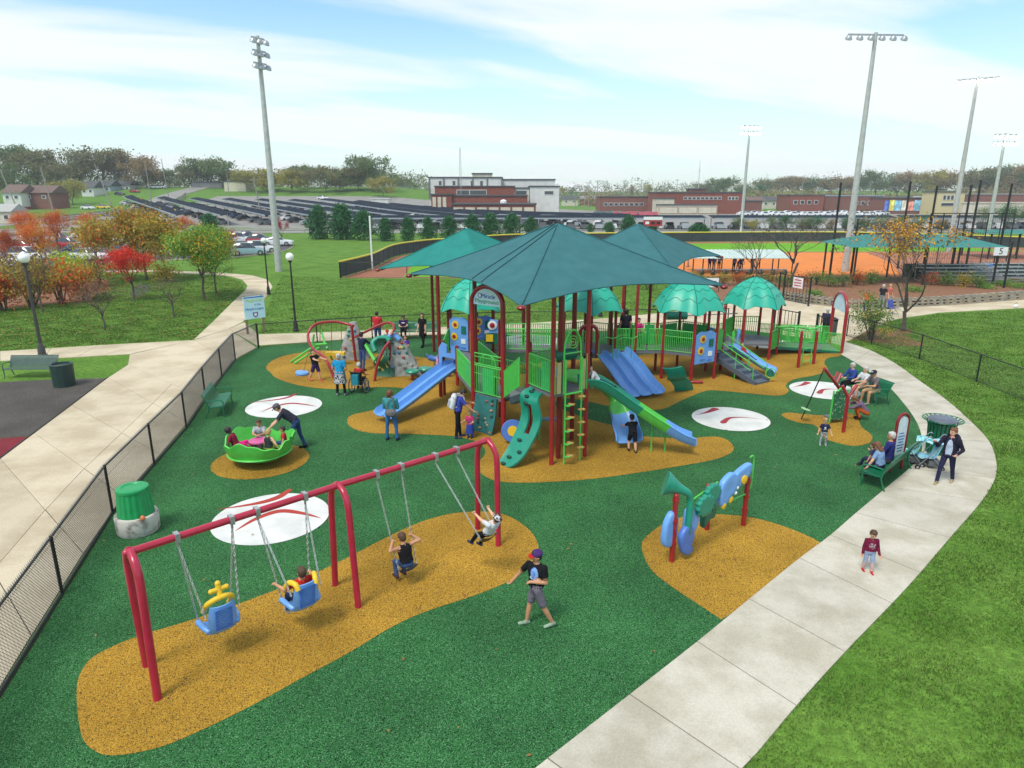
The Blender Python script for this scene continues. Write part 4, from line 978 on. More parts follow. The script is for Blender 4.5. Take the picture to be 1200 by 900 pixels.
H1, H2 = 1.25, 2.20
D_, F_, E_, C_ = (1.18, 19.10), (2.25, 19.79), (1.56, 20.90), (0.49, 20.20)
B1, B2 = (-1.33, 22.60), (-0.29, 21.72); B1b, B2b = (-0.43, 23.62), (0.62, 22.74)
A1, A2 = (-2.73, 26.45), (-2.10, 25.30)
hexes = [((-1.8, 29.8), 1.12, H1), ((3.35, 29.6), 1.28, H1), ((7.7, 29.62), 1.33, H1), ((12.0, 33.7), 1.33, 0.78)]
hexv = [[(v.x, v.y) for v in ngon(c[0], c[1], r, 6, -math.pi/2)] for c, r, z in hexes]
hexv[3] = [(v.x, v.y) for v in ngon(12.0, 33.7, 1.33, 6, -math.pi/2+0.42)]
class Canopy:
 def __init__(s, corners, ze, zp): s.c = [Vector((x, y, 0)) for x, y in corners]; s.ze, s.zp = ze, zp; s.m = sum(s.c, Vector())/4
 def pt(s, u, v, lift=0.0):
  a, b, c, d = s.c; p = (a*(1-u)*(1-v)+b*(1+u)*(1-v)+c*(1+u)*(1+v)+d*(1-u)*(1+v))/4
  m = max(abs(u), abs(v)); o = min(abs(u), abs(v))
  inw = 0.13*(m**4)*(1-(o/max(m, 1e-6))**2)                  # edges pulled in between the corners
  p = p+(s.m-p)*inw
  z = s.ze+(s.zp-s.ze)*(1-m)**1.06+0.30*(m**3)*(1-(o/max(m, 1e-6))**2)*0.7
  return Vector((p.x, p.y, z+lift))
 def z(s, x, y):
  best = None
  for u in np.linspace(-1, 1, 21):
   for v in np.linspace(-1, 1, 21):
    p = s.pt(u, v); dd = (p.x-x)**2+(p.y-y)**2
    if best is None or dd < best[0]: best = (dd, p.z)
  return best[1]
def shade_canopy(can, label, mat, posts, n=28):
 t = thing('shade_canopy', label, 'shade canopy', (can.m.x, can.m.y, 0))
 us = np.linspace(-1, 1, n+1)
 mb = MB(); mb.grid([[can.pt(u, v) for u in us] for v in us], thick=0.012); mb.build('fabric', mat, t, ang=12)
 for a, b in ((-1, -1), (1, -1), (1, 1), (-1, 1)):
  mb = MB(); mb.tube([can.pt(a*k, b*k, 0.015) for k in np.linspace(0.02, 0.99, 16)], 0.018, 6); mb.build('hip_seam', mat, t)
  mb = MB(); mb.tube([can.pt(a*k, b*k, -0.10) for k in np.linspace(0.0, 0.97, 12)], 0.045, 8); mb.build('rafter', DRED, t)
  tip = can.pt(a, b); o_ = (tip-Vector((can.m.x, can.m.y, tip.z))).normalized()
  mb = MB(); mb.ell(tip+o_*0.02-Vector((0, 0, 0.06)), (0.13, 0.13, 0.075), nu=10, nv=6); mb.build('corner_cap', DRED, t)
 for a, b in (((-1, -1), (1, -1)), ((1, -1), (1, 1)), ((1, 1), (-1, 1)), ((-1, 1), (-1, -1))):
  mb = MB(); mb.tube([can.pt(a[0]+(b[0]-a[0])*k, a[1]+(b[1]-a[1])*k, -0.012) for k in np.linspace(0, 1, 22)], 0.022, 6); mb.build('hem', mat, t)
 for p in posts:
  ps_post(p, can.z(*p)-0.12, 0.075, parent=t, mat=DRED)
 mb = MB(); tops = [V2(p, can.z(*p)-0.3) for p in posts]
 for a, b in zip(tops, tops[1:]):
  m_ = MB(); m_.tube([a, b], 0.05, 8); m_.build('tie_beam', DRED, t)
 return t
zc = 5.08
cl_, cf_, cr_ = gp(480, 321, zc), gp(611, 358, zc), gp(848, 334, zc)
CAN1 = Canopy([(cl_.x, cl_.y), (cf_.x, cf_.y), (cr_.x, cr_.y), (cl_.x+cr_.x-cf_.x, cl_.y+cr_.y-cf_.y)], zc, zat(263, 22.1))
T1 = shade_canopy(CAN1, 'largest teal hip shade canopy, over the tall ladder tower', SHADE, [(-2.85, 26.2), (-1.28, 23.35), (1.42, 19.62), (1.97, 21.3)])
mb = MB()
for off in (-0.06, 0.10):      # twin seams that run up the left face
 mb2 = MB(); mb2.tube([CAN1.pt(-0.05+off+(off)*k*0.6, -1+k, 0.016) if False else CAN1.pt((0.10+off)*(1-k)+off*0.25, -1+k*0.98, 0.016) for k in np.linspace(0, 1, 18)], 0.014, 5)
 mb2.build('face_seam', M('seam dark', (0.004, 0.05, 0.06), 0.8), T1)
z2 = 4.45
l2 = gp(443, 315, z2); p2 = at(548, 270, 34.0)
CAN2 = Canopy([(l2.x, l2.y), (p2.x+0.9, 30.4), (p2.x*2-l2.x, 68-l2.y), (p2.x-0.9, 37.6)], z2, p2.z+0.12)
shade_canopy(CAN2, 'sea-green hip shade canopy behind the lettered arch, nearest the rock climbers', SHADE2, [(-4.0, 34.2), (0.6, 34.0)])
z3 = 4.6
r3 = gp(845, 300, z3); p3 = at(748, 265, 34.0)
CAN3 = Canopy([(p3.x*2-r3.x, 68-r3.y), (p3.x+1.0, 30.2), (r3.x, r3.y), (p3.x-1.0, 37.8)], z3, p3.z+0.12)
shade_canopy(CAN3, 'dark teal hip shade canopy over the bridge beside the ball field', SHADE, [(4.85, 33.4), (5.6, 33.9), (6.15, 33.3), (6.9, 34.0)])
for p in (D_, F_, E_, C_): ps_post(p, CAN1.z(*p)-0.12, 0.066)
for p, h in ((B1b, 3.6), (B2b, 3.0), (A1, 2.25)): ps_post(p, h)
ps_post(A2, 2.30, z0=0.74)
ps_post((-1.35, 26.6), 2.3)
for k, ((c, r, z), vs_) in enumerate(zip(hexes, hexv)):
 for v in vs_: ps_post(v, z+1.95, mat=DRED if k < 2 else RED)
T5 = [(9.55, 30.35), (10.65, 30.9), (10.1, 32.1), (9.0, 31.5)]
for p in T5: ps_post(p, 2.75)
arc_a = [(16.77, 33.89), (17.05, 35.95)]
ps_deck([B1, B2, B2b, B1b], H1); ps_deck([D_, F_, E_, C_], H2)
ps_deck([A2, (B1[0]-0.02, B1[1]+0.03), (B1b[0]-0.02, B1b[1]+0.04), (-1.35, 26.6), A1], H1-0.012)
ps_deck([A1, (-1.35, 26.62), hexv[0][0], hexv[0][5]], H1-0.006)
for (c, r, z), vs_ in zip(hexes, hexv): ps_deck(vs_, z)
ps_deck([hexv[0][1], hexv[1][5], hexv[1][4], hexv[0][2]], H1-0.008)
ps_deck([hexv[1][1], hexv[2][5], hexv[2][4], hexv[1][2]], H1-0.008)
ps_deck(T5, 0.95)
def ps_ramp(a, b, c, d, za, zb, name='ramp'):
 mb = MB(); q = [V2(a, za), V2(b, zb), V2(c, zb), V2(d, za)]
 mb.add(q+[p-Vector((0, 0, 0.09)) for p in q], [(0, 1, 2, 3), (7, 6, 5, 4), (1, 0, 4, 5), (2, 1, 5, 6), (3, 2, 6, 7), (0, 3, 7, 4)]); return mb.build(name, DECK, PS, smooth=False)
ps_ramp(hexv[2][1], T5[0], T5[3], hexv[2][2], H1, 0.95)
ps_ramp(T5[1], hexv[3][5], hexv[3][4], T5[2], 0.95, 0.78)
ps_ramp(hexv[3][1], arc_a[0], arc_a[1], hexv[3][2], 0.42, 0.04)
ps_ramp(B2, C_, D_, B2b, H1, H2, 'step_bridge') if False else None
for i in range(4):
 t0, t1 = i/4, (i+1)/4; z = H1+(H2-H1)*(i+0.6)/4.6
 a0, a1 = Vector(B2b+(0,)).lerp(Vector(C_+(0,)), t0), Vector(B2b+(0,)).lerp(Vector(C_+(0,)), t1)
 s_ = (Vector(B2+(0,))-Vector(B2b+(0,))); s_ = s_.normalized()*0.85
 mb = MB(); mb.prism([(a0.x, a0.y), (a1.x, a1.y), (a1.x+s_.x, a1.y+s_.y), (a0.x+s_.x, a0.y+s_.y)], z-0.22, z); mb.build('step', DECK, PS, smooth=False)
ps_rail(B1, B2, H1, H1, 1.0, arch=True, solid=(0.30, 0.72))
ps_rail(B1, B2, H1+1.0, H1+1.0, 0.42, gap=0.5)
ps_rail(A2, B1, H1, H1, 0.95, solid=(0.55, 0.95)); ps_rail(B1b, (-1.35, 26.6), H1, H1)
ps_rail(B1b, B2b, H1, H1); ps_rail(B2, (C_[0]-0.25, C_[1]-0.32), H1, H2, 0.95); ps_rail(B2b, C_, H1, H2, 0.95)
ps_rail(D_, C_, H2, H2, 1.0, solid=(0.05, 0.42)); ps_rail(C_, E_, H2, H2, 1.0)
ps_rail((-1.35, 26.6), hexv[0][0], H1, H1); ps_rail(A1, hexv[0][5], H1, H1)
for i in (2, 3, 4): ps_rail(hexv[0][i], hexv[0][(i+1) % 6], H1, H1)
ps_rail(hexv[0][0], hexv[0][1], H1, H1)
ps_rail(hexv[0][1], hexv[1][5], H1, H1); ps_rail(hexv[0][2], hexv[1][4], H1, H1)
ps_rail(hexv[1][5], hexv[1][0], H1, H1); ps_rail(hexv[1][2], hexv[1][3], H1, H1); ps_rail(hexv[1][3], hexv[1][4], H1, H1)
for k in range(3):
 a = Vector(hexv[1][1]+(0,)).lerp(Vector(hexv[2][5]+(0,)), k/3); b = Vector(hexv[1][1]+(0,)).lerp(Vector(hexv[2][5]+(0,)), (k+1)/3)
 ps_rail(a, b, H1, H1, 0.98, gap=0.085)
 a = Vector(hexv[1][2]+(0,)).lerp(Vector(hexv[2][4]+(0,)), k/3); b = Vector(hexv[1][2]+(0,)).lerp(Vector(hexv[2][4]+(0,)), (k+1)/3)
 ps_rail(a, b, H1, H1, 0.98, solid=(0.1, 0.9))
ps_post((5.35, 28.98), 4.6, 0.06); ps_post((4.95, 30.25), 4.6, 0.06)
ps_rail(hexv[2][5], hexv[2][0], H1, H1, gap=0.09); ps_rail(hexv[2][2], hexv[2][3], H1, H1, solid=(0.1, 0.9)); ps_rail(hexv[2][3], hexv[2][4], H1, H1, solid=(0.1, 0.9))
ps_rail(hexv[2][2], T5[3], H1, 0.95); ps_rail(hexv[2][1], T5[0], H1, 0.95, solid=(0.2, 0.9))
ps_rail(T5[3], T5[2], 0.95, 0.95); ps_rail(T5[2], hexv[3][4], 0.95, 0.78, solid=(0.1, 0.9, DTEAL)); ps_rail(hexv[3][0], hexv[3][1], 0.40, 0.40, 0.95)
for i in (2, 3): ps_rail(hexv[3][i], hexv[3][(i+1) % 6], 0.78, 0.78)
for (a, b, za, zb) in ((hexv[3][1], arc_a[0], 0.42, 0.04), (hexv[3][2], arc_a[1], 0.42, 0.04)):
 A, B_ = Vector(a+(0,)), Vector(b+(0,))
 for k in range(3): ps_rail(A.lerp(B_, k/3), A.lerp(B_, (k+1)/3), za+(zb-za)*k/3, za+(zb-za)*(k+1)/3, 0.95, gap=0.085)
 mb = MB(); mb.beam(V2(A, za-0.06), V2(B_, zb+0.0), 0.05, 0.12); mb.build('ramp_kerb', DTEAL, PS, smooth=False)
ARCHB = M('arch board', (0.50, 0.72, 0.85), 0.45, (0.66, 0.80, 0.86), scale=4)
def arch(a, b, h, r, text, name='entry_arch', sub=True):
 A, B_ = V2(a), V2(b); d = B_-A; w = d.length; d.normalize(); n = Vector((d.y, -d.x, 0)); m = (A+B_)/2; rad = w/2
 if n.y > 0: n = -n;
 pts = [A, V2(a, h-rad*0.85)]+[m-d*rad*math.cos(q)+Vector((0, 0, h-rad*0.85+rad*0.85*math.sin(q))) for q in np.linspace(0.12, math.pi-0.12, 15)]+[V2(b, h-rad*0.85), B_]
 mb = MB(); mb.tube(pts, r, 12); o = mb.build(name, RED, PS)
 zb = h-rad*0.85-0.04; rr = rad-r-0.01; rz = rad*0.85-r-0.01
 poly = [(-rr, 0)]+[(-rr*math.cos(q), rz*math.sin(q)+0.06) for q in np.linspace(0.08, math.pi-0.08, 14)]+[(rr, 0)]
 mb = MB(); mb.prism(poly, -0.025, 0.025, frame=lambda x, y, z: m+d*x+n*z+Vector((0, 0, zb+y))); bd = mb.build('name_board', ARCHB, o, smooth=False)
 dd = d if d.x > 0 else -d
 G_ = M('board green', (0.03, 0.34, 0.08), 0.5); BL = M('board blue', (0.02, 0.07, 0.42), 0.5)
 F = lambda z, x=0: face_frame(m+n*0.03+dd*x+Vector((0, 0, zb+z)), dd, (0, 0, 1))
 letters('Playground', rz*0.36, G_, bd, F(rz*0.26), fit=rr*1.72)
 if sub:
  letters('Miracle', rz*0.40, BL, bd, F(rz*0.62, 0.12*rr), fit=rr*1.0)
  mb = MB(); mb.lathe([(rz*0.15, 0), (rz*0.15, 0.008), (0.005, 0.009)], (0, 0, 0), 16); X = F(rz*0.64, -rr*0.5); mb.v = [tuple(X @ Vector(p)) for p in mb.v]; bb = mb.build('ball', WHITE, bd)
  mb = MB(); mb.tube([X @ Vector((rz*0.15*math.cos(q), rz*0.15*math.sin(q), 0.006)) for q in np.linspace(0, 2*math.pi, 17)[:-1]], 0.012, 5, closed=True); mb.build('ball_ring', BL, bb)
 return o
arch(B1, B2, zat(336, 22.1), 0.085, 'Playground')
arch(arc_a[0], arc_a[1], zat(343, 34.9), 0.085, 'Playground')
def dome(c, R_, ze, zp, a0):
 n = 72; K = 10; rows = []
 def rad(a):
  q = ((a-a0) % (math.pi/3))-math.pi/6
  return R_*(0.55+0.45*math.cos(math.pi/6)/math.cos(q)/math.cos(math.pi/6)) if False else R_*(0.93+0.07*math.cos(6*(a-a0)))
 def surf(a, k):
  lip = 0.07*math.cos(6*(a-a0))*k**6+0.035*math.sin(12*(a-a0)+1)*k**6
  f = k*rad(a)/R_
  z = zp-(zp-ze)*(0.55*k**1.25+0.45*k**4)-lip
  bulge = 1+0.0*k
  return Vector((c[0]+R_*f*bulge*math.cos(a), c[1]+R_*f*bulge*math.sin(a), z))
 ks = [0.02]+[i/K for i in range(1, K+1)]
 mb = MB(); mb.grid([[surf(2*math.pi*j/n, k) for j in range(n)] for k in ks], thick=-0.05, closed=True); mb.add([surf(2*math.pi*j/n, 0.02)+Vector((0, 0, 0.0)) for j in range(n)], [tuple(range(n))])
 o = mb.build('dome_roof', ROOF, PS, ang=60)
 up = Vector((0, 0, 0.006))
 for i in range(6):
  a = a0+i*math.pi/3; mb = MB(); mb.tube([surf(a, k)+up for k in np.linspace(0.03, 1, 14)], 0.017, 5); mb.build('ridge_groove', ROOFL, o)
  for kk, am in ((0.38, 0.03), (0.60, 0.035), (0.82, 0.03)):
   mb = MB(); mb.tube([surf(a+q*math.pi/3, kk+am*math.sin(q*4*math.pi+kk*9))+up for q in np.linspace(0.03, 0.97, 20)], 0.011, 4); mb.build('shingle_groove', ROOFL, o)
 return o
for k, (c, r, z) in enumerate(hexes):
 dome(c, (1.42, 1.55, 1.60, 1.56)[k], z+1.80, z+3.12, -math.pi/2+(0.42 if k == 3 else 0))
def slide(path, w, secs, side=0.24, lanes=1, name='slide', thick=0.03, mouth=None):
 """open trough; path = (x,y,z) points; secs = [(fraction, material)]"""
 P = spline([Vector(p) for p in path], 7); n = len(P); rows = []
 prof = []
 lw = w/lanes
 prof.append((-w/2-0.04, side-0.03)); prof.append((-w/2, side))
 for L in range(lanes):
  x0 = -w/2+L*lw
  prof += [(x0+0.05, 0.09), (x0+0.12*lw+0.04, 0.02), (x0+lw/2, 0.0), (x0+lw-0.12*lw-0.04, 0.02), (x0+lw-0.05, 0.09)]
  if L < lanes-1: prof += [(x0+lw-0.02, side*0.8), (x0+lw+0.02, side*0.8)]
 prof += [(w/2, side), (w/2+0.04, side-0.03)]
 for i, p in enumerate(P):
  t = (P[min(i+1, n-1)]-P[max(i-1, 0)]).normalized()
  s_ = Vector((t.y, -t.x, 0)); s_ = s_.normalized() if s_.length > 1e-5 else Vector((1, 0, 0)); nn = s_.cross(t)
  if nn.z < 0: nn = -nn
  k = 1.0
  if i >= n-3: k = (0.8, 0.6, 0.35)[i-(n-3)]
  rows.append([p+s_*x+nn*(z*k) for x, z in prof])
 if lanes == 1 and len(secs) == 1:
  mb = MB(); mb.grid(rows, thick=thick); return mb.build(name, secs[0][1], PS)
 first = None; i0 = 0
 for f, m in secs:
  i1 = min(n-1, int(round(f*(n-1)))); mb = MB(); mb.grid(rows[i0:i1+1], thick=thick)
  o = mb.build(name if first is None else 'slide_section', m, first or PS); first = first or o; i0 = i1
 return first
s0 = (Vector(A1+(0,))+Vector(A2+(0,)))/2; e0 = gp(449, 488, 0.28)
dv = (e0-Vector((s0.x, s0.y, 0.28)));
slide([(s0.x+0.25, s0.y+0.15, 1.26), (s0.x, s0.y, 1.25), (s0.x+dv.x*0.28, s0.y+dv.y*0.28, 0.98), (s0.x+dv.x*0.6, s0.y+dv.y*0.6, 0.62), (s0.x+dv.x*0.86, s0.y+dv.y*0.86, 0.36), (e0.x, e0.y, 0.27)], 0.9, [(1, BLUE)], lanes=2, side=0.22)
mb = MB(); hd = dv.copy(); hd.z = 0; hd.normalize(); sdv = Vector((hd.y, -hd.x, 0))
prof = [(-0.55, 0), (-0.55, 0.75), (-0.35, 1.02), (-0.1, 0.92), (-0.12, 0.62), (0.12, 0.62), (0.1, 0.92), (0.35, 1.02), (0.55, 0.75), (0.55, 0), (0.42, 0), (0.36, 0.45), (-0.36, 0.45), (-0.42, 0)]
mb.prism(prof, 0, 0.06, frame=lambda x, y, z: Vector((s0.x, s0.y, H1))+sdv*x+hd*z+Vector((0, 0, y))); mb.build('slide_hood', BLUE, PS, smooth=False)
ts = gp(718, 416, 1.22); te = gp(758, 463, 0.16); dv = te-ts
slide([tuple(ts-Vector((dv.x*0.12, dv.y*0.12, 0))), tuple(ts), (ts.x+dv.x*0.35, ts.y+dv.y*0.35, 0.86), (ts.x+dv.x*0.72, ts.y+dv.y*0.72, 0.36), tuple(te)], 1.7, [(1, BLUE)], lanes=3, side=0.22)
ps_deck([hexv[1][0], tuple((ts+Vector((-0.75, -0.25, 0))).xy), tuple((ts+Vector((0.45, 0.75, 0))).xy), hexv[1][1]], H1-0.02)
ls = (Vector(F_+(0,))+Vector(E_+(0,)))/2; le = gp(812, 522, 0.30)
a_ = Vector((2.35, 20.05, H2)); dv = le-a_
slide([tuple(a_-Vector((0.3, 0.02, 0))), tuple(a_), (a_.x+dv.x*0.13, a_.y+dv.y*0.13, 2.10), (a_.x+dv.x*0.45, a_.y+dv.y*0.45, 1.36), (a_.x+dv.x*0.8, a_.y+dv.y*0.8, 0.62), (a_.x+dv.x*0.93, a_.y+dv.y*0.93, 0.42), (le.x, le.y, 0.34)], 0.60, [(0.5, TEAL), (0.62, SLIME), (1.0, BLUE)], side=0.30)
slide([(1.95, 20.6, 2.18), (2.35, 21.0, 2.1), (2.85, 21.45, 1.72), (3.3, 21.55, 1.25), (3.55, 21.2, 0.75), (3.66, 20.75, 0.38), (3.72, 20.4, 0.22)], 0.82, [(0.62, SLIME), (1.0, BLUE)], side=0.30)
for u, v in ((763, 530), (779, 530)):
 p = gp(u, v); mb = MB(); mb.tube([p, p+Vector((0.0, 0.12, 1.02 if u < 770 else 0.86))], 0.024, 8); mb.build('slide_support', LIME, PS)
q0 = Vector((10.15, 30.55, 0.95)); q1 = gp(908, 437, 0.16); dv = q1-q0
slide([tuple(q0-dv*0.06+Vector((0, 0, -0.03))), tuple(q0), (q0.x+dv.x*0.3, q0.y+dv.y*0.3, 0.72), (q0.x+dv.x*0.65, q0.y+dv.y*0.65, 0.36), (q0.x+dv.x*0.88, q0.y+dv.y*0.88, 0.2), tuple(q1)], 0.50, [(1, BLUE)], side=0.22)
for k, x in enumerate((-0.33, 0.33)):
 mb = MB(); hp = q0+Vector((dv.y, -dv.x, 0)).normalized()*x; mb.prism([(0, 0), (0.12, 0), (0.10, 0.5), (0.22, 0.78), (0.12, 0.95), (-0.02, 0.85)], -0.03, 0.03, frame=lambda a, b, c: Vector((hp.x+a*0.5, hp.y-a*0.3+c, 0.95+b))); mb.build('slide_hood', (BLUE, SLIME)[k], PS, smooth=False)
st0, st1 = Vector((9.35, 30.2, 0)), gp(893, 450); sv = st1-st0; sv.z = 0; sl = sv.length; sv.normalize(); sw = Vector((-sv.y, sv.x, 0))
SG = M('stair grey', (0.10, 0.125, 0.17), 0.6, (0.075, 0.095, 0.13), scale=25)
NST = 6
for i in range(NST):
 z = 0.95*(NST-i-0.4)/NST; c0 = st0+sv*(sl*(i+0.5)/NST); mb = MB()
 mb.box((c0.x, c0.y, z-0.09), (0.80, sl/NST+0.02, 0.20), Matrix((sw, sv, Vector((0, 0, 1)))).transposed()); mb.build('stair_tread', SG, PS, smooth=False)
for sg in (-1, 1):
 o = sw*sg*0.44
 mb = MB(); mb.beam(st0+o+Vector((0, 0, 0.80)), st1+o+Vector((0, 0, 0.06)), 0.05, 0.22); mb.build('stair_stringer', SG, PS, smooth=False)
 for dz in (0.75, 0.42):
  mb = MB(); mb.tube([st0+o+Vector((0, 0, 0.95+dz)), st1-sv*0.3+o+Vector((0, 0, 0.20+dz*0.9))], 0.02, 6); mb.build('handrail', LIME, PS)
 for f in (0.55, 0.93):
  p = st0+sv*sl*f+o; mb = MB(); mb.tube([p, p+Vector((0, 0, 0.95*(1-f)+0.78))], 0.022, 6); mb.build('baluster', LIME, PS)
pw = st1+sw*0.44+sv*0.05
mb = MB(); mb.tube([pw+Vector((0.22*math.cos(a), 0.0, 0.42+0.22*math.sin(a))) for a in np.linspace(0, 2*math.pi, 19)[:-1]], 0.022, 6, closed=True); mb.build('steering_ring', LIME, PS)
mb = MB(); mb.lathe([(0.15, -0.03), (0.16, 0), (0.15, 0.03)], pw+Vector((0, 0, 0.42)), 16, rot=Matrix.Rotation(R(90), 3, 'X')); mb.build('steering_disc', DTEAL, PS)
for f in (0.45, 0.7):
 p = st0+sv*sl*f; mb = MB(); mb.tube([p, p+Vector((0, 0, 0.95*(1-f)-0.1))], 0.05, 8); mb.build('stair_leg', RED, PS)
def rock_panel(a, b, z0, z1, mat, holds, name='rock_panel', lean=0.0):
 A, B_ = V2(a), V2(b); d = (B_-A); L = d.length; d.normalize(); n = Vector((d.y, -d.x, 0))
 if n.y > 0: n = -n
 rows = [[A+d*(L*s)+n*(lean*(1-k)+0.03*math.sin(9*s+5*k))+Vector((0, 0, z0+(z1-z0)*k)) for s in np.linspace(0.06, 0.94, 9)] for k in np.linspace(0, 1, 8)]
 mb = MB(); mb.grid(rows, thick=-0.06); o = mb.build(name, mat, PS)
 rng = random.Random(len(holds)+int(z1*10))
 for i in range(16):
  s, k = rng.uniform(0.12, 0.88), rng.uniform(0.06, 0.94)
  p = A+d*(L*s)+n*(lean*(1-k)+0.06)+Vector((0, 0, z0+(z1-z0)*k)); m_ = MB(); m_.ell(p, (0.06, 0.05, 0.045), nu=8, nv=6); m_.build('hold', holds[i % len(holds)], o)
 return o
HOLD = [M('hold tan', (0.38, 0.24, 0.12), 0.7), M('hold teal', (0.006, 0.07, 0.05), 0.6), M('hold red brown', (0.25, 0.10, 0.07), 0.7)]
rock_panel((B1[0]+0.05, B1[1]-0.05), (B2[0]-0.12, B2[1]+0.1), 0.02, H1-0.02, M('teal rock panel', (0.015, 0.15, 0.14), 0.7, (0.012, 0.11, 0.11), scale=6, bump=0.5), HOLD, lean=0.28)
rock_panel(B2b, (C_[0]+0.0, C_[1]+0.6), H1+0.1, H1+0.95, DTEAL, [M('hold grey', (0.25, 0.33, 0.32), 0.7)])
mb = MB(); g0, g1 = Vector(B1+(0,)).lerp(Vector(B2+(0,)), 0.32), Vector(B1+(0,)).lerp(Vector(B2+(0,)), 0.70)
mb.beam(V2(g0, H1+0.34)+Vector((0.1, 0.12, 0)), V2(g1, H1+0.34)+Vector((0.1, 0.12, 0)), 0.02, 0.6); mb.build('gate_board', M('grey board', (0.22, 0.25, 0.27), 0.6), PS, smooth=False)
def pod_climber(pts, w, mat, name='arch_climber', holes=True):
 P = spline([Vector(p) for p in pts], 8); n = len(P)
 ax = Vector((P[-1].x-P[0].x, P[-1].y-P[0].y, 0)).normalized(); s_ = Vector((ax.y, -ax.x, 0)); rows = []
 for i, p in enumerate(P):
  f = i/(n-1); ww = w*(0.62+0.38*math.sin(math.pi*f)**0.7)
  rows.append([p+s_*(k*ww/2)+Vector((0, 0, 0.07*abs(k)**3)) for k in np.linspace(-1, 1, 9)])
 mb = MB(); nr = len(rows); nc = 9
 vs = [q for r in rows for q in r]; fs = []
 for i in range(nr-1):
  for j in range(nc-1):
   hole = holes and (nr*0.38 < i < nr*0.66) and j in (3, 4)
   if not hole: fs.append((i*nc+j, i*nc+j+1, (i+1)*nc+j+1, (i+1)*nc+j))
 me_nrm = Vector((0, 0, 1)); N = len(vs)
 t_ = [(P[min(i+1, n-1)]-P[max(i-1, 0)]).normalized().cross(s_).normalized()*0.07 for i in range(n) for _ in range(nc)]
 ed = {}
 for f in fs:
  for a, b in zip(f, f[1:]+f[:1]): ed[(a, b)] = ed.get((a, b), 0)+1
 allf = fs+[tuple(reversed([k+N for k in f])) for f in fs]
 for (a, b) in ed:
  if (b, a) not in ed: allf.append((b, a, a+N, b+N))
 mb.add(vs+[v+q for v, q in zip(vs, t_)], allf); o = mb.build(name, mat, PS)
 HO = M('climber slot', (0.004, 0.05, 0.035), 0.7)
 for f in (0.06, 0.16, 0.27, 0.36, 0.70, 0.80, 0.90, 0.96):
  i = int(f*(n-1)); m_ = MB(); c = P[i]; tt = (P[min(i+1, n-1)]-P[max(i-1, 0)]).normalized(); nn = s_.cross(tt)
  if nn.z < 0 and abs(nn.z) > 0.2: nn = -nn
  off = 0.12*(1 if int(f*100) % 2 else -1)
  for sd2 in (1, -1): m_.ell(c+s_*off, (0.10, 0.06, 0.075), Matrix((s_, tt, nn)).transposed(), 12, 6); break
  m_.build('foot_slot', HO, o)
 return o
top = gp(633, 456, 2.15); bot = gp(592, 546, 0.03)
pod_climber([tuple(bot), tuple(bot.lerp(top, 0.22)+Vector((0.12, 0.05, -0.10))), tuple(bot.lerp(top, 0.5)+Vector((0.22, 0.1, 0.12))), tuple(bot.lerp(top, 0.78)+Vector((-0.12, -0.05, 0.22))), tuple(top)], 0.85, TEAL)
fm = Vector(D_+(0,)).lerp(Vector(F_+(0,)), 0.5); fd = (Vector(F_+(0,))-Vector(D_+(0,))).normalized(); fn = Vector((fd.y, -fd.x, 0))
for sg in (-0.30, 0.30):
 a = fm+fd*sg+fn*0.18; mb = MB(); mb.tube([a+Vector((0, 0, 0.01)), a+Vector((0, 0, H2+1.05))], 0.026, 8); mb.build('ladder_rail', LIME, PS)
 for i in range(5):
  z = 0.28+i*0.40+(0.18 if sg > 0 else 0); p = a+Vector((0, 0, z)); mb = MB(); mb.tube(spline([p, p+fn*0.14+Vector((0, 0, 0.0)), p+fn*0.22-fd*sg*0.3+Vector((0, 0, 0.06))], 4), 0.024, 6); mb.build('ladder_peg', LIME, PS)
  m2 = MB(); m2.box(p+fn*0.16-fd*sg*0.35+Vector((0, 0, 0.05)), (0.20, 0.12, 0.03), Matrix.Rotation(0.5*sg*3, 3, 'Z')); m2.build('peg_step', M('peg tan', (0.45, 0.25, 0.07), 0.7), PS, smooth=False)
mb = MB(); mb.tube([fm-fd*0.32+fn*0.18+Vector((0, 0, H2)), fm+fd*0.32+fn*0.18+Vector((0, 0, H2))], 0.03, 8); mb.build('ladder_sill', LIME, PS)
mb = MB(); mb.tube(spline([fm-fd*0.30+fn*0.1+Vector((0, 0, H2)), fm-fd*0.30+fn*0.1+Vector((0, 0, H2+1.35)), fm-fd*0.17+fn*0.1+Vector((0, 0, H2+1.75)), fm+fn*0.1+Vector((0, 0, H2+1.88)), fm+fd*0.17+fn*0.1+Vector((0, 0, H2+1.75)), fm+fd*0.30+fn*0.1+Vector((0, 0, H2+1.35)), fm+fd*0.30+fn*0.1+Vector((0, 0, H2))], 6), 0.028, 8); mb.build('gate_arch', LIME, PS)
mb = MB(); mb.tube([fm+fn*0.1+fd*(0.02+0.013*a)*math.cos(a)+Vector((0, 0, H2+1.5+(0.02+0.013*a)*math.sin(a))) for a in np.linspace(0, 5*math.pi, 40)], 0.014, 5); mb.build('gate_swirl', LIME, PS)
mb = MB(); mb.tube([fm+fd*-0.3+fn*0.1+Vector((0, 0, H2+1.2)), fm+fd*0.3+fn*0.1+Vector((0, 0, H2+1.2))], 0.02, 6); mb.build('gate_bar', LIME, PS)
mb = MB(); hc = fm-fn*0.35+Vector((0, 0, H2+1.05)); mb.tube([hc-fd*0.34, hc+fd*0.40], 0.17, 14); mb.build('slide_canopy_roll', DTEAL, PS)
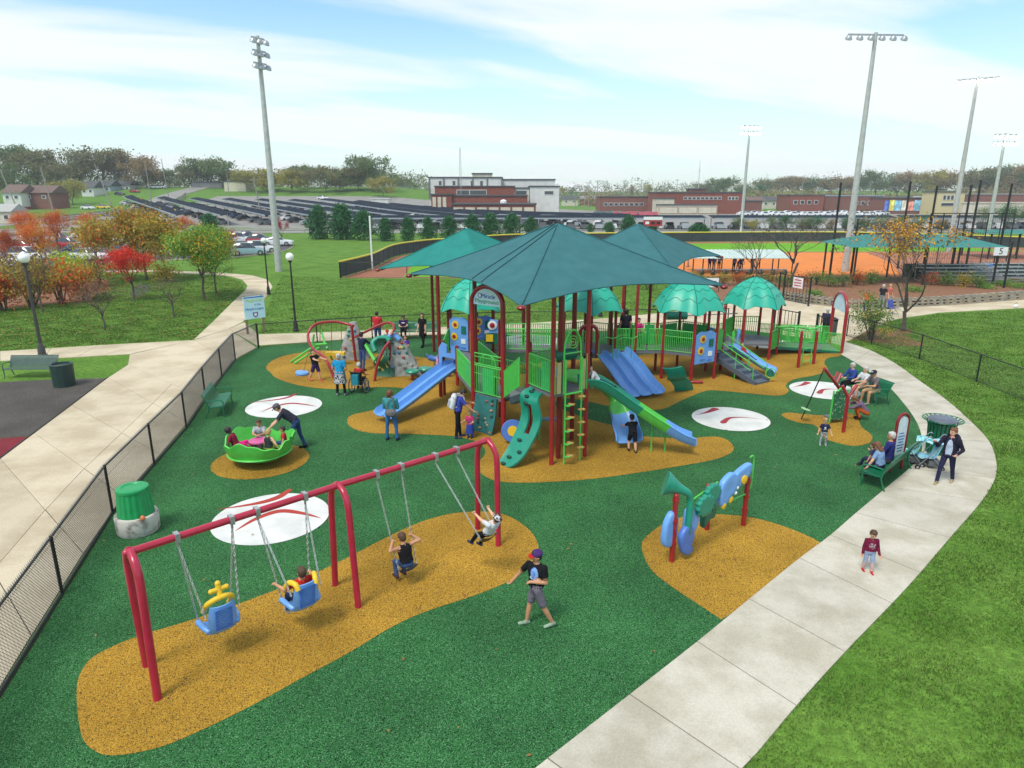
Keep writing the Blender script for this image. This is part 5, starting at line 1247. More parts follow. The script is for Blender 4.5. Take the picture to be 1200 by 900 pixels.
for sg in (-0.45, 0.45):
 p = fm+fd*sg+fn*0.05; mb = MB(); mb.beam(p+Vector((0, 0, H2+0.02)), p+Vector((0, 0, H2+0.95)), 0.14, 0.05, up=fn); mb.build('side_board', TAN, PS, smooth=False)
 mb = MB(); mb.tube([p+fd*sg*0.3+Vector((0, 0, H2)), p+fd*sg*0.3+Vector((0, 0, H2+1.1))], 0.02, 6); mb.build('gate_post', LIME, PS)
mb = MB(); mb.beam(fm-fn*0.7+Vector((0, 0, H2+0.02))-fd*0.25, fm-fn*0.7+Vector((0, 0, H2+0.02))+fd*0.25, 0.05, 0.5); mb.build('inner_panel', TEAL, PS, smooth=False)
mb = MB(); dc = Vector((1.2, 22.6, H1+0.55)); mb.tube([dc-Vector((0.15, 0.3, 0)), dc+Vector((0.15, 0.3, 0))], 0.36, 20); mb.build('barrel', BLUE, PS)
p = gp(632, 516); mb = MB(); mb.tube([p, p+Vector((0, 0, 0.7))], 0.025, 8); mb.build('counter_leg', LIME, PS)
mb = MB(); mb.box(p+Vector((0.3, 0.1, 0.71)), (0.62, 0.28, 0.05)); mb.build('counter', M('counter blue', (0.12, 0.22, 0.32), 0.5), PS, smooth=False)
wp = gp(601, 505, 0.45)
mb = MB(); mb.lathe([(0.36, -0.03), (0.38, 0), (0.36, 0.03)], wp, 24, rot=Matrix.Rotation(R(80), 3, 'X')); wd = mb.build('wheel_panel', BLUE2, PS)
mb = MB(); mb.lathe([(0.17, -0.05), (0.18, 0), (0.17, 0.05)], wp, 20, rot=Matrix.Rotation(R(80), 3, 'X')); mb.build('wheel_hub', YEL, wd)
wa = gp(787, 431, H1-0.05); wb = gp(800, 457, 0.03); P = spline([wa, wa.lerp(wb, 0.3)+Vector((0.05, 0, -0.10)), wa.lerp(wb, 0.62)+Vector((0, 0, 0.08)), wb], 6)
rows = [[p+Vector((k*0.40+0.05*math.sin(i*0.5), 0.12*k, 0.05*abs(k)**2)) for k in np.linspace(-1, 1, 7)] for i, p in enumerate(P)]
mb = MB(); mb.grid(rows, thick=0.08); wc = mb.build('wave_climber', TEAL, PS)
for i in range(7):
 p = P[2+i*2]+Vector((0.16*(1 if i % 2 else -1), 0, 0.03)); mb = MB(); mb.ell(p, (0.09, 0.05, 0.05), nu=8, nv=6); mb.build('wave_hold', DTEAL, wc)
def flower_panel(a, b, z0, z1, name='activity_panel', mat=BLUE, wavy=True):
 A, B_ = V2(a), V2(b); d = B_-A; L = d.length; d.normalize(); n = Vector((d.y, -d.x, 0));
 if n.y > 0: n = -n
 H_ = z1-z0; poly = [(0.08, 0), (L-0.08, 0), (L-0.08, H_*0.9), (L*0.72, H_), (L*0.5, H_*0.97), (L*0.28, H_), (0.08, H_*0.88)]
 fr = lambda x, y, z: A+d*x+n*z+Vector((0, 0, z0+y))
 mb = MB(); mb.prism(poly, -0.03, 0.03, frame=fr); o = mb.build(name, mat, PS, smooth=False)
 rot = Matrix((d, Vector((0, 0, 1)), n)).transposed()
 for fx, fy, r_ in ((0.36, 0.76, 0.17), (0.30, 0.40, 0.17)):
  c = fr(L*fx, H_*fy, 0.035); pts = [(r_*(1+0.10*math.cos(10*q))*math.cos(q), r_*(1+0.10*math.cos(10*q))*math.sin(q)) for q in np.linspace(0, 2*math.pi, 41)[:-1]]
  mb = MB(); mb.prism(pts, 0, 0.02, frame=lambda x, y, z: c+rot @ Vector((x, y, z))); fl = mb.build('flower', YEL, o, smooth=False)
  mb = MB(); mb.lathe([(r_*0.5, 0.02), (r_*0.5, 0.04), (0.01, 0.05)], c, 14, rot=rot); mb.build('flower_eye', RED, fl)
 for fx, fy, w_, h_, m_ in ((0.74, 0.62, 0.24, 0.34, DTEAL), (0.72, 0.28, 0.22, 0.20, WHITE), (0.40, 0.12, 0.30, 0.05, BLUE2), (0.70, 0.08, 0.26, 0.05, BLUE2)):
  mb = MB(); mb.box(fr(L*fx, H_*fy, 0.04), (w_, h_, 0.03), rot); mb.build('panel_toy', m_, o, smooth=False)
 return o
flower_panel(hexv[2][0], hexv[2][1], H1-0.45, H1+0.95)
flower_panel(hexv[0][5], hexv[0][0], H1+0.05, H1+1.5); flower_panel(hexv[0][0], hexv[0][1], H1+0.5, H1+1.55, mat=BLUE2)
flower_panel(T5[0], T5[3], 1.0, 1.9)
mb = MB(); q = Vector(hexv[2][0]+(0,)); mb.tube(spline([q+Vector((-0.05, -0.07, 0.9)), q+Vector((-0.05, -0.1, 0.15)), q+Vector((0.05, -0.14, 0.08)), q+Vector((0.45, -0.2, 0.1))], 6), 0.06, 10); mb.build('talk_tube', RED, PS)
bx = Vector((-0.85, 29.0, H1)); mb = MB(); mb.box(bx+Vector((0.15, 0, 0.55)), (0.95, 0.10, 0.45)); bo = mb.build('dial_panel', DTEAL, PS, smooth=False)
mb = MB(); mb.box(bx+Vector((-0.12, -0.08, 0.58)), (0.30, 0.06, 0.30)); mb.build('dial_box', YEL, bo, smooth=False)
mb = MB(); mb.prism([(-0.35, 0), (0.1, 0), (0.05, 0.55), (-0.3, 0.6)], -0.04, 0.04, frame=lambda x, y, z: bx+Vector((x+0.2, z-0.02, 0.80+y))); mb.build('sail_panel', BLUE, bo, smooth=False)
mb = MB(); mb.lathe([(0.20, -0.02), (0.20, 0.02), (0.01, 0.03)], bx+Vector((0.0, -0.1, 1.15)), 18, rot=Matrix.Rotation(R(90), 3, 'X')); dl = mb.build('dial', WHITE, bo)
mb = MB(); mb.lathe([(0.11, -0.02), (0.11, 0.02), (0.01, 0.03)], bx+Vector((0.0, -0.14, 1.15)), 18, rot=Matrix.Rotation(R(90), 3, 'X')); mb.build('dial_eye', RED, dl)
mb = MB(); g = at(697, 385, 27.9); mb.tube(spline([Vector((g.x-0.55, g.y+0.2, H1)), Vector((g.x-0.55, g.y+0.2, g.z-0.1)), Vector((g.x-0.2, g.y, g.z+0.12)), Vector((g.x+0.1, g.y, g.z-0.1)), Vector((g.x+0.1, g.y, H1))], 6), 0.075, 10); mb.build('slide_arch', RED, PS)
for k in range(2):
 a = gp(702+k*22, 398, 2.05); mb = MB(); mb.tube(spline([a, a+Vector((0.3, 0.05, 0.08)), a+Vector((0.6, 0.1, 0.03)), a+Vector((0.85, 0.15, 0.12))], 5), 0.022, 6); mb.tube([a, a-Vector((0, 0, 0.8))], 0.02, 6); mb.tube([a+Vector((0.6, 0.1, 0.03)), a+Vector((0.6, 0.1, -0.8))], 0.02, 6); mb.build('hump_rail', LIME, PS)
mb = MB(); mb.tube([Vector((7.6, 33.2, 2.05)), Vector((8.6, 33.3, 2.05))], 0.20, 14); mb.build('roller', TEAL, PS)
mb = MB(); mb.tube([Vector((8.6, 33.3, 2.05)), Vector((11.2, 33.6, 2.1))], 0.03, 8); mb.build('roller_bar', GALV, PS)
fa, fb = gp(935, 431), gp(953, 427)
for p in (fa, fb): ps_post((p.x, p.y), zat(388, p.y), 0.07)
mb = MB()
dxy = (fb-fa)
for f in (0.22, 0.78): mb.tube([fa+dxy*f+Vector((0, 0, 0.01)), fa+dxy*f+Vector((0, 0, 1.55))], 0.022, 6)
for z in (0.25, 0.55, 0.85, 1.15): mb.tube([fa+dxy*0.22+Vector((0, 0, z)), fa+dxy*0.78+Vector((0, 0, z))], 0.018, 6)
o = mb.build('rung_ladder', LIME, PS)
for k in range(2):
 mb = MB(); s_ = fa+dxy*(0.2+0.6*k)+Vector((0, 0, 1.5)); mb.tube(spline([s_, s_+Vector((-0.1, 0.8, 0.22)), s_+Vector((-0.2, 1.7, 0.1)), s_+Vector((-0.25, 2.4, -0.15))], 5), 0.022, 6); mb.build('climb_rail', LIME, PS)
mb = MB(); s_ = Vector((12.9, 32.9, 1.55)); mb.tube(spline([s_, s_+Vector((0.8, -0.5, 0.1)), s_+Vector((1.6, -0.3, -0.05)), s_+Vector((2.4, 0.3, 0.0))], 6), 0.05, 8); mb.build('vine_rail', LIME, PS)
# ================================================================== rock climbers on the left
CL = thing('rock_climber', 'red hoop climber with grey rock walls, green leaf net and hanging rungs', 'climber', gp(420, 440))
rp = spline([gp(392, 444), at(381, 420, 29.3), at(366, 408, 30.2), at(361, 392, 30.8), at(370, 380, 31.2), at(392, 377, 31.6), at(408, 380, 31.6), at(414, 382, 31.4)], 7)
mb = MB(); mb.tube(rp, 0.062, 10); mb.build('hoop', RED, CL)
pA = gp(417, 424); mb = MB(); mb.tube([pA, Vector((pA.x-0.1, pA.y, zat(380, pA.y)))], 0.065, 10); mb.build('hoop_post', RED, CL)
rp2 = spline([at(416, 395, 31.4), at(432, 387, 30.8), at(450, 379, 30.2), at(459, 379, 29.9), at(461.5, 385, 29.6), at(458, 393, 29.4)], 6)
mb = MB(); mb.tube(rp2, 0.055, 10); mb.build('hoop', RED, CL)
rp3 = spline([gp(439, 447), at(442, 428, 28.6), at(450, 409, 28.7), at(457, 400, 28.8)], 6)
mb = MB(); mb.tube(rp3, 0.062, 10); mb.build('hoop', RED, CL)
pB = gp(459, 440); mb = MB(); mb.tube([pB, Vector((pB.x-0.05, pB.y, zat(396, pB.y)))], 0.06, 10); mb.build('hoop_post', RED, CL)
for u, vt, vb, y in ((375, 380, 424, 31.2), (388.5, 378, 412, 31.4), (400, 379, 412, 31.5)):
 mb = MB(); a, b = at(u, vt, y), at(u, vb, y); mb.tube([a, b], 0.016, 6); mb.build('hanging_rod', M('rust rod', (0.22, 0.09, 0.04), 0.6), CL)
mb = MB(); a, b = at(362, 410, 29.6), at(356, 435, 29.6); mb.tube([a, b], 0.012, 6); mb.build('hanging_rod', MATS['rust rod'], CL)
mb = MB(); mb.lathe([(0.06, 0.05), (0.27, 0.06), (0.30, 0.0), (0.27, -0.10), (0.06, -0.12)], at(354, 437, 29.6), 20, rot=Matrix.Rotation(R(8), 3, 'Y')); mb.build('pod_swing', BLUE, CL)
mb = MB(); yy = at(393, 414, 31.4); mb.box(yy, (0.9, 0.35, 0.14)); mb.build('yellow_step', YEL, CL, smooth=False)
for pts in ([gp(341, 424, 0.05), gp(363, 409, 0.75), gp(372, 404, 0.9)], [gp(345, 426, 0.05), gp(374, 407, 0.8)], [gp(389, 421, 0.02), gp(383, 407, 0.8)], [at(366, 404, 31), at(368, 392, 31.2)], [at(381, 404, 31), at(378, 393, 31.2), at(375, 386, 31.3)], [at(365, 404, 31), at(383, 403, 31)]):
 mb = MB(); mb.tube(spline(pts, 5), 0.05, 8); mb.build('glider_bar', SLIME, CL)
def rock_wall(base, top, width, depth, seed, holes=0):
 """tapered free-standing climbing rock: width at the foot, top narrower, lumpy faces"""
 rng = random.Random(seed); n = 10; K = 9; d = Vector((1, 0.15, 0)).normalized(); e = Vector((-0.15, 1, 0))
 rows = []
 for k in range(K+1):
  f = k/K; w = width*(1-f)+0.34*f; dp = depth*(1-f)+0.22*f; c = base.lerp(top, f); row = []
  for i in range(24):
   a = 2*math.pi*i/24; cx_ = math.copysign(abs(math.cos(a))**0.6, math.cos(a)); sy_ = math.copysign(abs(math.sin(a))**0.6, math.sin(a)); j = 1+rng.uniform(-0.09, 0.09)
   row.append(c+d*(cx_*w/2*j)+e*(sy_*dp/2*j))
  rows.append(row)
 mb = MB(); mb.grid(rows, closed=True); mb.add(rows[-1], [tuple(range(24))]); o = mb.build('rock_wall', ROCK, CL, ang=30)
 hc = [M('hold teal2', (0.02, 0.20, 0.18), 0.6), M('hold blue', (0.05, 0.15, 0.35), 0.6), M('hold yellow', (0.5, 0.42, 0.08), 0.6), M('hold red', (0.4, 0.05, 0.05), 0.6)]
 for i in range(13):
  k = rng.randint(1, K-1); a = -math.pi/2+rng.uniform(-0.9, 0.9); f = k/K; w = width*(1-f)+0.34*f; dp = depth*(1-f)+0.22*f; c = base.lerp(top, f)
  p = c+d*(math.cos(a)*w/2*0.9)+e*(-dp/2-0.01); m_ = MB(); m_.ell(p, (0.075, 0.06, 0.06), nu=8, nv=6); m_.build('hold', hc[i % 4], o)
 return o
g = gp(413, 422); rock_wall(Vector((g.x, g.y+0.3, 0)), Vector((g.x+0.05, g.y+0.4, zat(379, g.y))), 1.55, 0.75, 3)
g = gp(474, 441); rock_wall(Vector((g.x, g.y+0.35, 0)), Vector((g.x-0.42, g.y+0.4, zat(392, g.y))), 1.62, 0.8, 9)
for i in range(5):
 f = i/4; p = gp(479, 440).lerp(gp(492, 442), f)+Vector((0.1-0.35*(1-f), 0, 0.15+0.2*(4-i)*0.55)); mb = MB(); mb.box(p, (0.42, 0.34, 0.10)); mb.build('rock_step', ROCK, CL, smooth=False)
net = []
def leafnet(c0, w, h, mat):
 mb = MB(); d = Vector((1, -0.1, 0)).normalized()
 n, K = 12, 14; vs = [[c0+d*(w*(j/n-0.5)*(0.75+0.25*math.cos(3.2*i/K))+0.10*math.sin(i*0.9))+Vector((0, 0.10*math.sin(i*0.7), h*i/K)) for j in range(n+1)] for i in range(K+1)]
 hs = {(2, 3), (2, 4), (3, 3), (3, 8), (3, 9), (4, 9), (6, 4), (6, 5), (7, 5), (8, 8), (8, 9), (9, 9), (11, 4), (11, 5), (12, 5), (12, 8), (1, 8), (5, 1), (9, 2), (10, 2)}
 flat = [p for r in vs for p in r]; nc = n+1; fs = [(i*nc+j, i*nc+j+1, (i+1)*nc+j+1, (i+1)*nc+j) for i in range(K) for j in range(n) if (i, j) not in hs and not (j in (0, 11) and i % 5 == 3)]
 N = len(flat); ed = set((a, b) for f in fs for a, b in zip(f, f[1:]+f[:1]))
 allf = fs+[tuple(reversed([k+N for k in f])) for f in fs]+[(b, a, a+N, b+N) for a, b in ed if (b, a) not in ed]
 mb.add(flat+[p+Vector((0, 0.08, 0)) for p in flat], allf); return mb.build('leaf_net', mat, CL)
leafnet(gp(449.5, 442), 0.78, zat(400, 28.6), M('net green', (0.008, 0.10, 0.05), 0.5))
mb = MB(); mb.tube(spline([at(440, 412, 29.2), at(437, 402, 29.4), at(443, 397, 29.5), at(452, 396, 29.4), at(457, 400, 29.2)], 6), 0.12, 10); mb.build('cap_roll', TEAL, CL)
mb = MB(); mb.tube(spline([at(428, 404, 30.4), at(434, 414, 30.0), at(440, 424, 29.5), at(444, 432, 29.3)], 6), 0.07, 8); mb.build('green_vine', SLIME, CL)
mb = MB(); mb.tube(spline([at(452, 398, 29.4), at(460, 393, 29.6), at(468, 398, 29.6)], 6), 0.11, 8); mb.build('blue_cap', BLUE, CL)
for u, v in ((483.5, 440), (499, 437)):
 b = gp(u, v+6); o = thing('stepping_pod', 'teal mushroom stepping pod on a red stem near the double slide', 'stepping pod', b, group='stepping pods beside the rock wall')
 mb = MB(); mb.tube([b, b+Vector((0, 0, 0.36))], 0.06, 10); mb.build('stem', RED, o)
 mb = MB(); mb.lathe([(0.10, 0.30), (0.28, 0.36), (0.31, 0.43), (0.27, 0.48), (0.02, 0.50)], b, 22); mb.build('cap', TEAL, o)
rb = gp(511, 433); SR = thing('spring_rider', 'small blue spring rider beside the foot of the double slide tower', 'spring rider', rb)
mb = MB(); mb.tube([rb+Vector((0.1*math.cos(a), 0.1*math.sin(a), 0.02+0.32*a/(8*math.pi))) for a in np.linspace(0, 8*math.pi, 60)], 0.018, 6); mb.build('spring', BLACK, SR)
mb = MB(); mb.tube(spline([rb+Vector((-0.42, 0, 0.72)), rb+Vector((-0.3, 0, 0.58)), rb+Vector((0, 0, 0.50)), rb+Vector((0.3, 0, 0.62)), rb+Vector((0.36, 0, 0.86))], 6), [0.06]*6+[0.13]*13+[0.10]*6, 10); mb.build('body', BLUE2, SR)
mb = MB(); mb.tube([rb+Vector((0.2, -0.16, 0.74)), rb+Vector((0.2, 0.16, 0.74))], 0.02, 6); mb.build('handle', BLACK, SR)
# ================================================================== people
def skin(n):
 return M('skin '+n, *{'light': ((0.68, 0.38, 0.25), 0.55, (0.60, 0.32, 0.21)), 'tan': ((0.54, 0.27, 0.15), 0.55, (0.46, 0.22, 0.12)), 'dark': ((0.11, 0.055, 0.035), 0.5, (0.09, 0.045, 0.03))}[n])
CLOTH = {}
def cloth(name, c, c2=None, scale=14, **k):
 if name not in CLOTH: CLOTH[name] = M('cloth '+name, c, 0.9, c2 or tuple(x*0.72 for x in c), scale=scale, bump=0.9, bscale=16, spec=0.1, **k)
 return CLOTH[name]
def hairm(name): return M('hair '+name, *{'brown': ((0.10, 0.05, 0.025), 0.6, (0.06, 0.03, 0.015)), 'black': ((0.015, 0.012, 0.011), 0.5, (0.025, 0.02, 0.018)), 'blond': ((0.48, 0.33, 0.14), 0.6, (0.36, 0.24, 0.10)), 'auburn': ((0.20, 0.075, 0.03), 0.6, (0.13, 0.05, 0.02)), 'grey': ((0.55, 0.54, 0.52), 0.6, (0.42, 0.41, 0.40))}[name], scale=30, bump=0.6, bscale=70)
EYE = M('eye dark', (0.02, 0.015, 0.012), 0.3); LIP = M('lips', (0.40, 0.14, 0.12), 0.5)
class Prim:
 """collects closed shells with a material slot per vertex; they are fused into one skin afterwards"""
 def __init__(s): s.mb = MB(); s.slot = []
 def _mark(s, k): s.slot += [k]*(len(s.mb.v)-len(s.slot))
 def cap(s, a, b, ra, rb, k, n=10, flat=None):
  a, b = Vector(a), Vector(b); L = (b-a).length; m = max(2, int(L/0.03)); d = (b-a).normalized() if L > 1e-6 else Vector((0, 0, 1))
  pts = [a-d*ra*0.85, a-d*ra*0.5]+[a.lerp(b, i/m) for i in range(m+1)]+[b+d*rb*0.5, b+d*rb*0.85]
  rs = [ra*0.5, ra*0.85]+[ra+(rb-ra)*i/m for i in range(m+1)]+[rb*0.85, rb*0.5]
  s.mb.tube(pts, rs, n); s._mark(k)
 def loft(s, rings, k, n=18):
  """rings: (centre, rx, ry, right, fwd)"""
  vs, fs = [], []
  for c, rx, ry, rt, fw in rings:
   for j in range(n):
    a = 2*math.pi*j/n; ca_, sa_ = math.cos(a), math.sin(a)
    vs.append(Vector(c)+rt*(rx*math.copysign(abs(ca_)**0.85, ca_))+fw*(ry*math.copysign(abs(sa_)**0.85, sa_)))
  for i in range(len(rings)-1):
   for j in range(n): fs.append((i*n+j, i*n+(j+1) % n, (i+1)*n+(j+1) % n, (i+1)*n+j))
  fs.append(tuple(range(n-1, -1, -1))); fs.append(tuple((len(rings)-1)*n+j for j in range(n)))
  s.mb.add(vs, fs); s._mark(k)
 def ell(s, c, r, k, rot=None, nu=14, nv=9): s.mb.ell(c, r, rot, nu, nv); s._mark(k)
def ik(a, b, l1, l2, pole):
 a, b, pole = Vector(a), Vector(b), Vector(pole); d = b-a; L = min(d.length, (l1+l2)*0.995); dn = d.normalized(); b2 = a+dn*L
 x = (l1*l1-l2*l2+L*L)/(2*L); h = math.sqrt(max(0, l1*l1-x*x)); p = pole-dn*pole.dot(dn)
 p = p.normalized() if p.length > 1e-5 else Vector((0, 0, 1))
 return a+dn*x+p*h, b2
def fuse(pr, vox, smooth=4):
 me = bpy.data.meshes.new('tmp'); me.from_pydata(pr.mb.v, [], pr.mb.f); me.update()
 o = bpy.data.objects.new('tmp', me); COL.objects.link(o)
 m = o.modifiers.new('r', 'REMESH'); m.mode = 'VOXEL'; m.voxel_size = vox; m.adaptivity = 0
 if smooth: q = o.modifiers.new('s', 'SMOOTH'); q.iterations = smooth; q.factor = 0.5
 dg = bpy.context.evaluated_depsgraph_get(); out = bpy.data.meshes.new_from_object(o.evaluated_get(dg))
 bpy.data.objects.remove(o); bpy.data.meshes.remove(me); return out
def paint(me, pr, prints=()):
 kd = KDTree(len(pr.mb.v))
 for i, v in enumerate(pr.mb.v): kd.insert(v, i)
 kd.balance(); idx = []
 for p in me.polygons:
  c = p.center; s_ = pr.slot[kd.find(c)[1]]
  for (pc, rr, nd, slot) in prints:
   q = c-pc
   if p.normal.dot(nd) > 0.45 and (q.x/rr[0])**2+(q.y/rr[0])**2+(q.z/rr[1])**2 < 1 and s_ == 1: s_ = slot
  idx.append(s_)
 me.polygons.foreach_set('material_index', idx); me.polygons.foreach_set('use_smooth', [True]*len(me.polygons))
def person(label, loc, face, H=1.7, child=None, pose=None, sk='light', top=(0.2, 0.2, 0.2), topn=None, bottom=(0.05, 0.07, 0.15), shoe=(0.03, 0.03, 0.035), sleeve='short', legs='long', hair='brown', style='short', cap=None, skirt=None, vox=0.014, extra=None, prints=(), group=None, seat=None, topm=None, botm=None, name='person', cat=None, belly=1.0, head=(0, 0), shawl=None):
 """face: (dx,dy) the person looks along; pose: joint angles in degrees; seat: world height of the hips when sitting"""
 pose = dict(pose or {}); child = (H < 1.35) if child is None else child
 hh = 1.06*H/(5.5+1.9*min(1, max(0, (H-1.0)/0.7)))                      # head height
 hip = H*(0.47+0.045*min(1, max(0, (H-0.9)/0.7))); th = hip*0.49; sh = hip*0.46; ank = hip*0.075
 sw = 0.105*H*(1.06 if not child else 1.0)
 k = H/1.72; kb = k*(1.13 if not child else (1.24 if H < 1.45 else 1.10))                     # bulk
 tl = R(pose.get('lean', 0)); tz = R(pose.get('twist', 0))
 rt = Vector((1, 0, 0)); fw = Vector((0, 1, 0)); up = Vector((0, 0, 1))
 sp = Vector((math.sin(R(pose.get('side', 0))), math.sin(tl), math.cos(tl))).normalized()
 tfw = rt.cross(sp)*-1; tfw = sp.cross(rt).normalized()
 rt2 = (rt*math.cos(tz)+tfw*math.sin(tz)).normalized(); tfw2 = sp.cross(rt2).normalized()
 pel = Vector((0, 0, hip)); T = (H-hh*1.28)-hip                       # hips to shoulder line
 chest = pel+sp*T*0.62; shl = pel+sp*T; neck = shl+sp*hh*0.10
 nd_ = R(pose.get('nod', 0)); hyaw = R(pose.get('look', 0))
 hz = (sp*math.cos(nd_)+tfw2*math.sin(nd_)) if not pose.get('level') else (up*math.cos(nd_)+fw*math.sin(nd_))
 hz.normalize(); hc = neck+sp*hh*0.12+hz*hh*0.46
 hf = (tfw2*math.cos(hyaw)+rt2*math.sin(hyaw)); hf = (hf-hz*hf.dot(hz)).normalized(); hr = hf.cross(hz).normalized()
 pr = Prim()
 feet = {}
 for sd_, s_ in (('L', -1), ('R', 1)):
  hp = pel+rt*(s_*0.052*H)+up*(-0.01*H)
  f, a, kn = R(pose.get('hip'+sd_, 0)), R(pose.get('abd'+sd_, 3)), R(pose.get('knee'+sd_, 2))
  d1 = (rt*(s_*math.sin(a))+(fw*math.sin(f)-up*math.cos(f))*math.cos(a)).normalized()
  kne = hp+d1*th; a2 = a*0.4
  d2 = (rt*(s_*math.sin(a2))+(fw*math.sin(f-kn)-up*math.cos(f-kn))*math.cos(a2)).normalized()
  an = kne+d2*sh
  if 'foot'+sd_ in pose: kne, an = ik(hp, Vector(pose['foot'+sd_]), th, sh, fw+up*0.2); d2 = (an-kne).normalized()
  fp = R(pose.get('toe'+sd_, 0)); fdir = (fw*math.cos(fp)-up*math.sin(fp)).normalized()
  ta = fdir; heel = an-up*ank*0.55-ta*0.035*H*0.6; toe = an-up*ank*0.62+ta*0.092*H
  b = kb
  lk = 2 if legs in ('long',) else 0
  if legs != 'shorts': pr.cap(hp, kne, 0.080*b*belly**0.4, 0.056*b, 2 if legs != 'bare' else 0)
  if legs == 'shorts':
   pr.cap(hp, hp.lerp(kne, 0.80), 0.090*b, 0.080*b, 2); pr.cap(hp.lerp(kne, 0.9), kne, 0.056*b, 0.050*b, 0)
  if legs == 'cropped': pr.cap(kne, kne.lerp(an, 0.5), 0.058*b, 0.058*b, 2)
  cm = kne.lerp(an, 0.32)
  pr.cap(kne, cm, 0.050*b, 0.053*b, lk); pr.cap(cm, an, 0.053*b, 0.034*b if lk == 0 else 0.046*b, lk)
  pr.cap(heel, toe, 0.036*b, 0.034*b, 3); pr.cap(an, an-up*ank*0.3, 0.042*b, 0.042*b, 3)
  feet[sd_] = min(heel.z, toe.z)-0.036*b
 b = kb
 def ring(c, rx, ry): return (c, rx*b, ry*b, rt2, tfw2)
 pr.loft([(pel-up*0.055*H, 0.10*b, 0.085*b, rt, fw), (pel-up*0.02*H, 0.145*b*belly**0.6, 0.108*b*belly**0.8, rt, fw), (pel+sp*T*0.05, 0.15*b*belly**0.6, 0.11*b*belly, rt, fw)], 2)
 pr.loft([ring(pel+sp*T*0.06, 0.158*belly**0.7, 0.118*belly), ring(pel+sp*T*0.22, 0.148*belly**0.8, 0.112*belly), ring(pel+sp*T*0.42, 0.145*belly**0.7, 0.108*belly**0.8), ring(pel+sp*T*0.66, 0.162, 0.118), ring(pel+sp*T*0.84, 0.168, 0.108), ring(pel+sp*T*0.96, 0.140, 0.085), ring(shl+sp*0.012, 0.075, 0.062)], 1)
 pr.cap(shl-sp*0.03, neck+sp*hh*0.10, 0.052*b, 0.050*b, 0)
 la, lf, lh = 0.172*H, 0.150*H, 0.095*H; hands = {}
 for sd_, s_ in (('L', -1), ('R', 1)):
  so = shl+rt2*(s_*sw*0.98)-sp*0.028*H
  if 'hand'+sd_ in pose:
   el, wr = ik(so, Vector(pose['hand'+sd_]), la, lf, Vector(pose.get('pole'+sd_, (s_*0.6, -0.6, -0.5))))
  else:
   f, a, e, i_ = R(pose.get('sh'+sd_, 4)), R(pose.get('ab'+sd_, 9)), R(pose.get('el'+sd_, 14)), R(pose.get('in'+sd_, 0))
   d1 = (rt2*(s_*math.sin(a))+(tfw2*math.sin(f)-sp*math.cos(f))*math.cos(a)).normalized() if pose.get('armbody') else (rt2*(s_*math.sin(a))+(fw*math.sin(f)-up*math.cos(f))*math.cos(a)).normalized()
   el = so+d1*la; d2 = (rt2*(s_*math.sin(a*0.6-i_))+(fw*math.sin(f+e)-up*math.cos(f+e))*math.cos(a*0.6-i_)).normalized(); wr = el+d2*lf
  sk_ = 1 if sleeve == 'long' else 0
  if sleeve != 'none': pr.ell(so, (0.062*b,)*3, 1)
  if sleeve == 'short': pr.cap(so, so.lerp(el, 0.60), 0.060*b, 0.059*b, 1); pr.cap(so.lerp(el, 0.72), el, 0.044*b, 0.041*b, 0)
  elif sleeve == 'none': pr.cap(so, el, 0.048*b, 0.041*b, 0)
  if sleeve != 'long': pr.cap(el, wr, 0.040*b, 0.028*b, 0)
  if sleeve == 'long': pr.cap(so, el, 0.056*b, 0.048*b, 1); pr.cap(el, el.lerp(wr, 0.94), 0.047*b, 0.038*b, 1)
  hd = (wr-el).normalized(); pal = wr+hd*lh*0.34
  pr.cap(wr, pal, 0.026*b, 0.031*b, 0); hands[sd_] = (wr, hd, pal, s_)
 Hm = Matrix((hr, hf, hz)).transposed(); q = hh/2
 pr.ell(hc+hz*q*0.10-hf*q*0.06, (q*0.70, q*0.80, q*0.88), 0, Hm); pr.ell(hc-hz*q*0.36+hf*q*0.10, (q*0.55, q*0.60, q*0.58), 0, Hm)
 pr.cap(hc-hz*q*0.05+hf*q*0.70, hc-hz*q*0.22+hf*q*0.82, q*0.09, q*0.13, 0)
 for s_ in (-1, 1): pr.ell(hc+hr*(s_*q*0.70)-hz*q*0.10-hf*q*0.05, (q*0.10, q*0.16, q*0.22), 0, Hm, 8, 6)
 if skirt:
  z1 = skirt[0]*H; pts = []
  for f_ in np.linspace(0, 1, 6): pts.append((pel+sp*T*0.25-up*((hip+T*0.25-z1)*f_), (0.15+0.10*f_*skirt[1])*b, (0.12+0.10*f_*skirt[1])*b, rt, fw))
  pr.loft(pts[::-1], skirt[2] if len(skirt) > 2 else 1)
 if extra: extra(pr, dict(pel=pel, sp=sp, T=T, rt=rt2, fw=tfw2, shl=shl, H=H, b=b, hc=hc, hh=hh, up=up))
 me = fuse(pr, vox)
 pl = []
 mats = [skin(sk), topm or cloth(topn or 't%d%d%d' % tuple(int(x*99) for x in top), top), botm or cloth('b%d%d%d' % tuple(int(x*99) for x in bottom), bottom), cloth('s%d%d%d' % tuple(int(x*99) for x in shoe), shoe)]
 if extra and hasattr(extra, 'mats'): mats += extra.mats
 for (fu, fr_, rx, rz_, m_, back) in prints:
  nd2 = -tfw2 if back else tfw2; pc = pel+sp*T*fu+rt2*(fr_*b)+nd2*0.11*b; mats.append(m_); pl.append((pc, (rx*b, rz_*b), nd2, len(mats)-1))
 paint(me, pr, pl)
 fb = MB(); fm_ = []
 def mk(j):
  fm_.extend([j]*(len(fb.f)-len(fm_)))
 grip = pose.get('grip', 35)
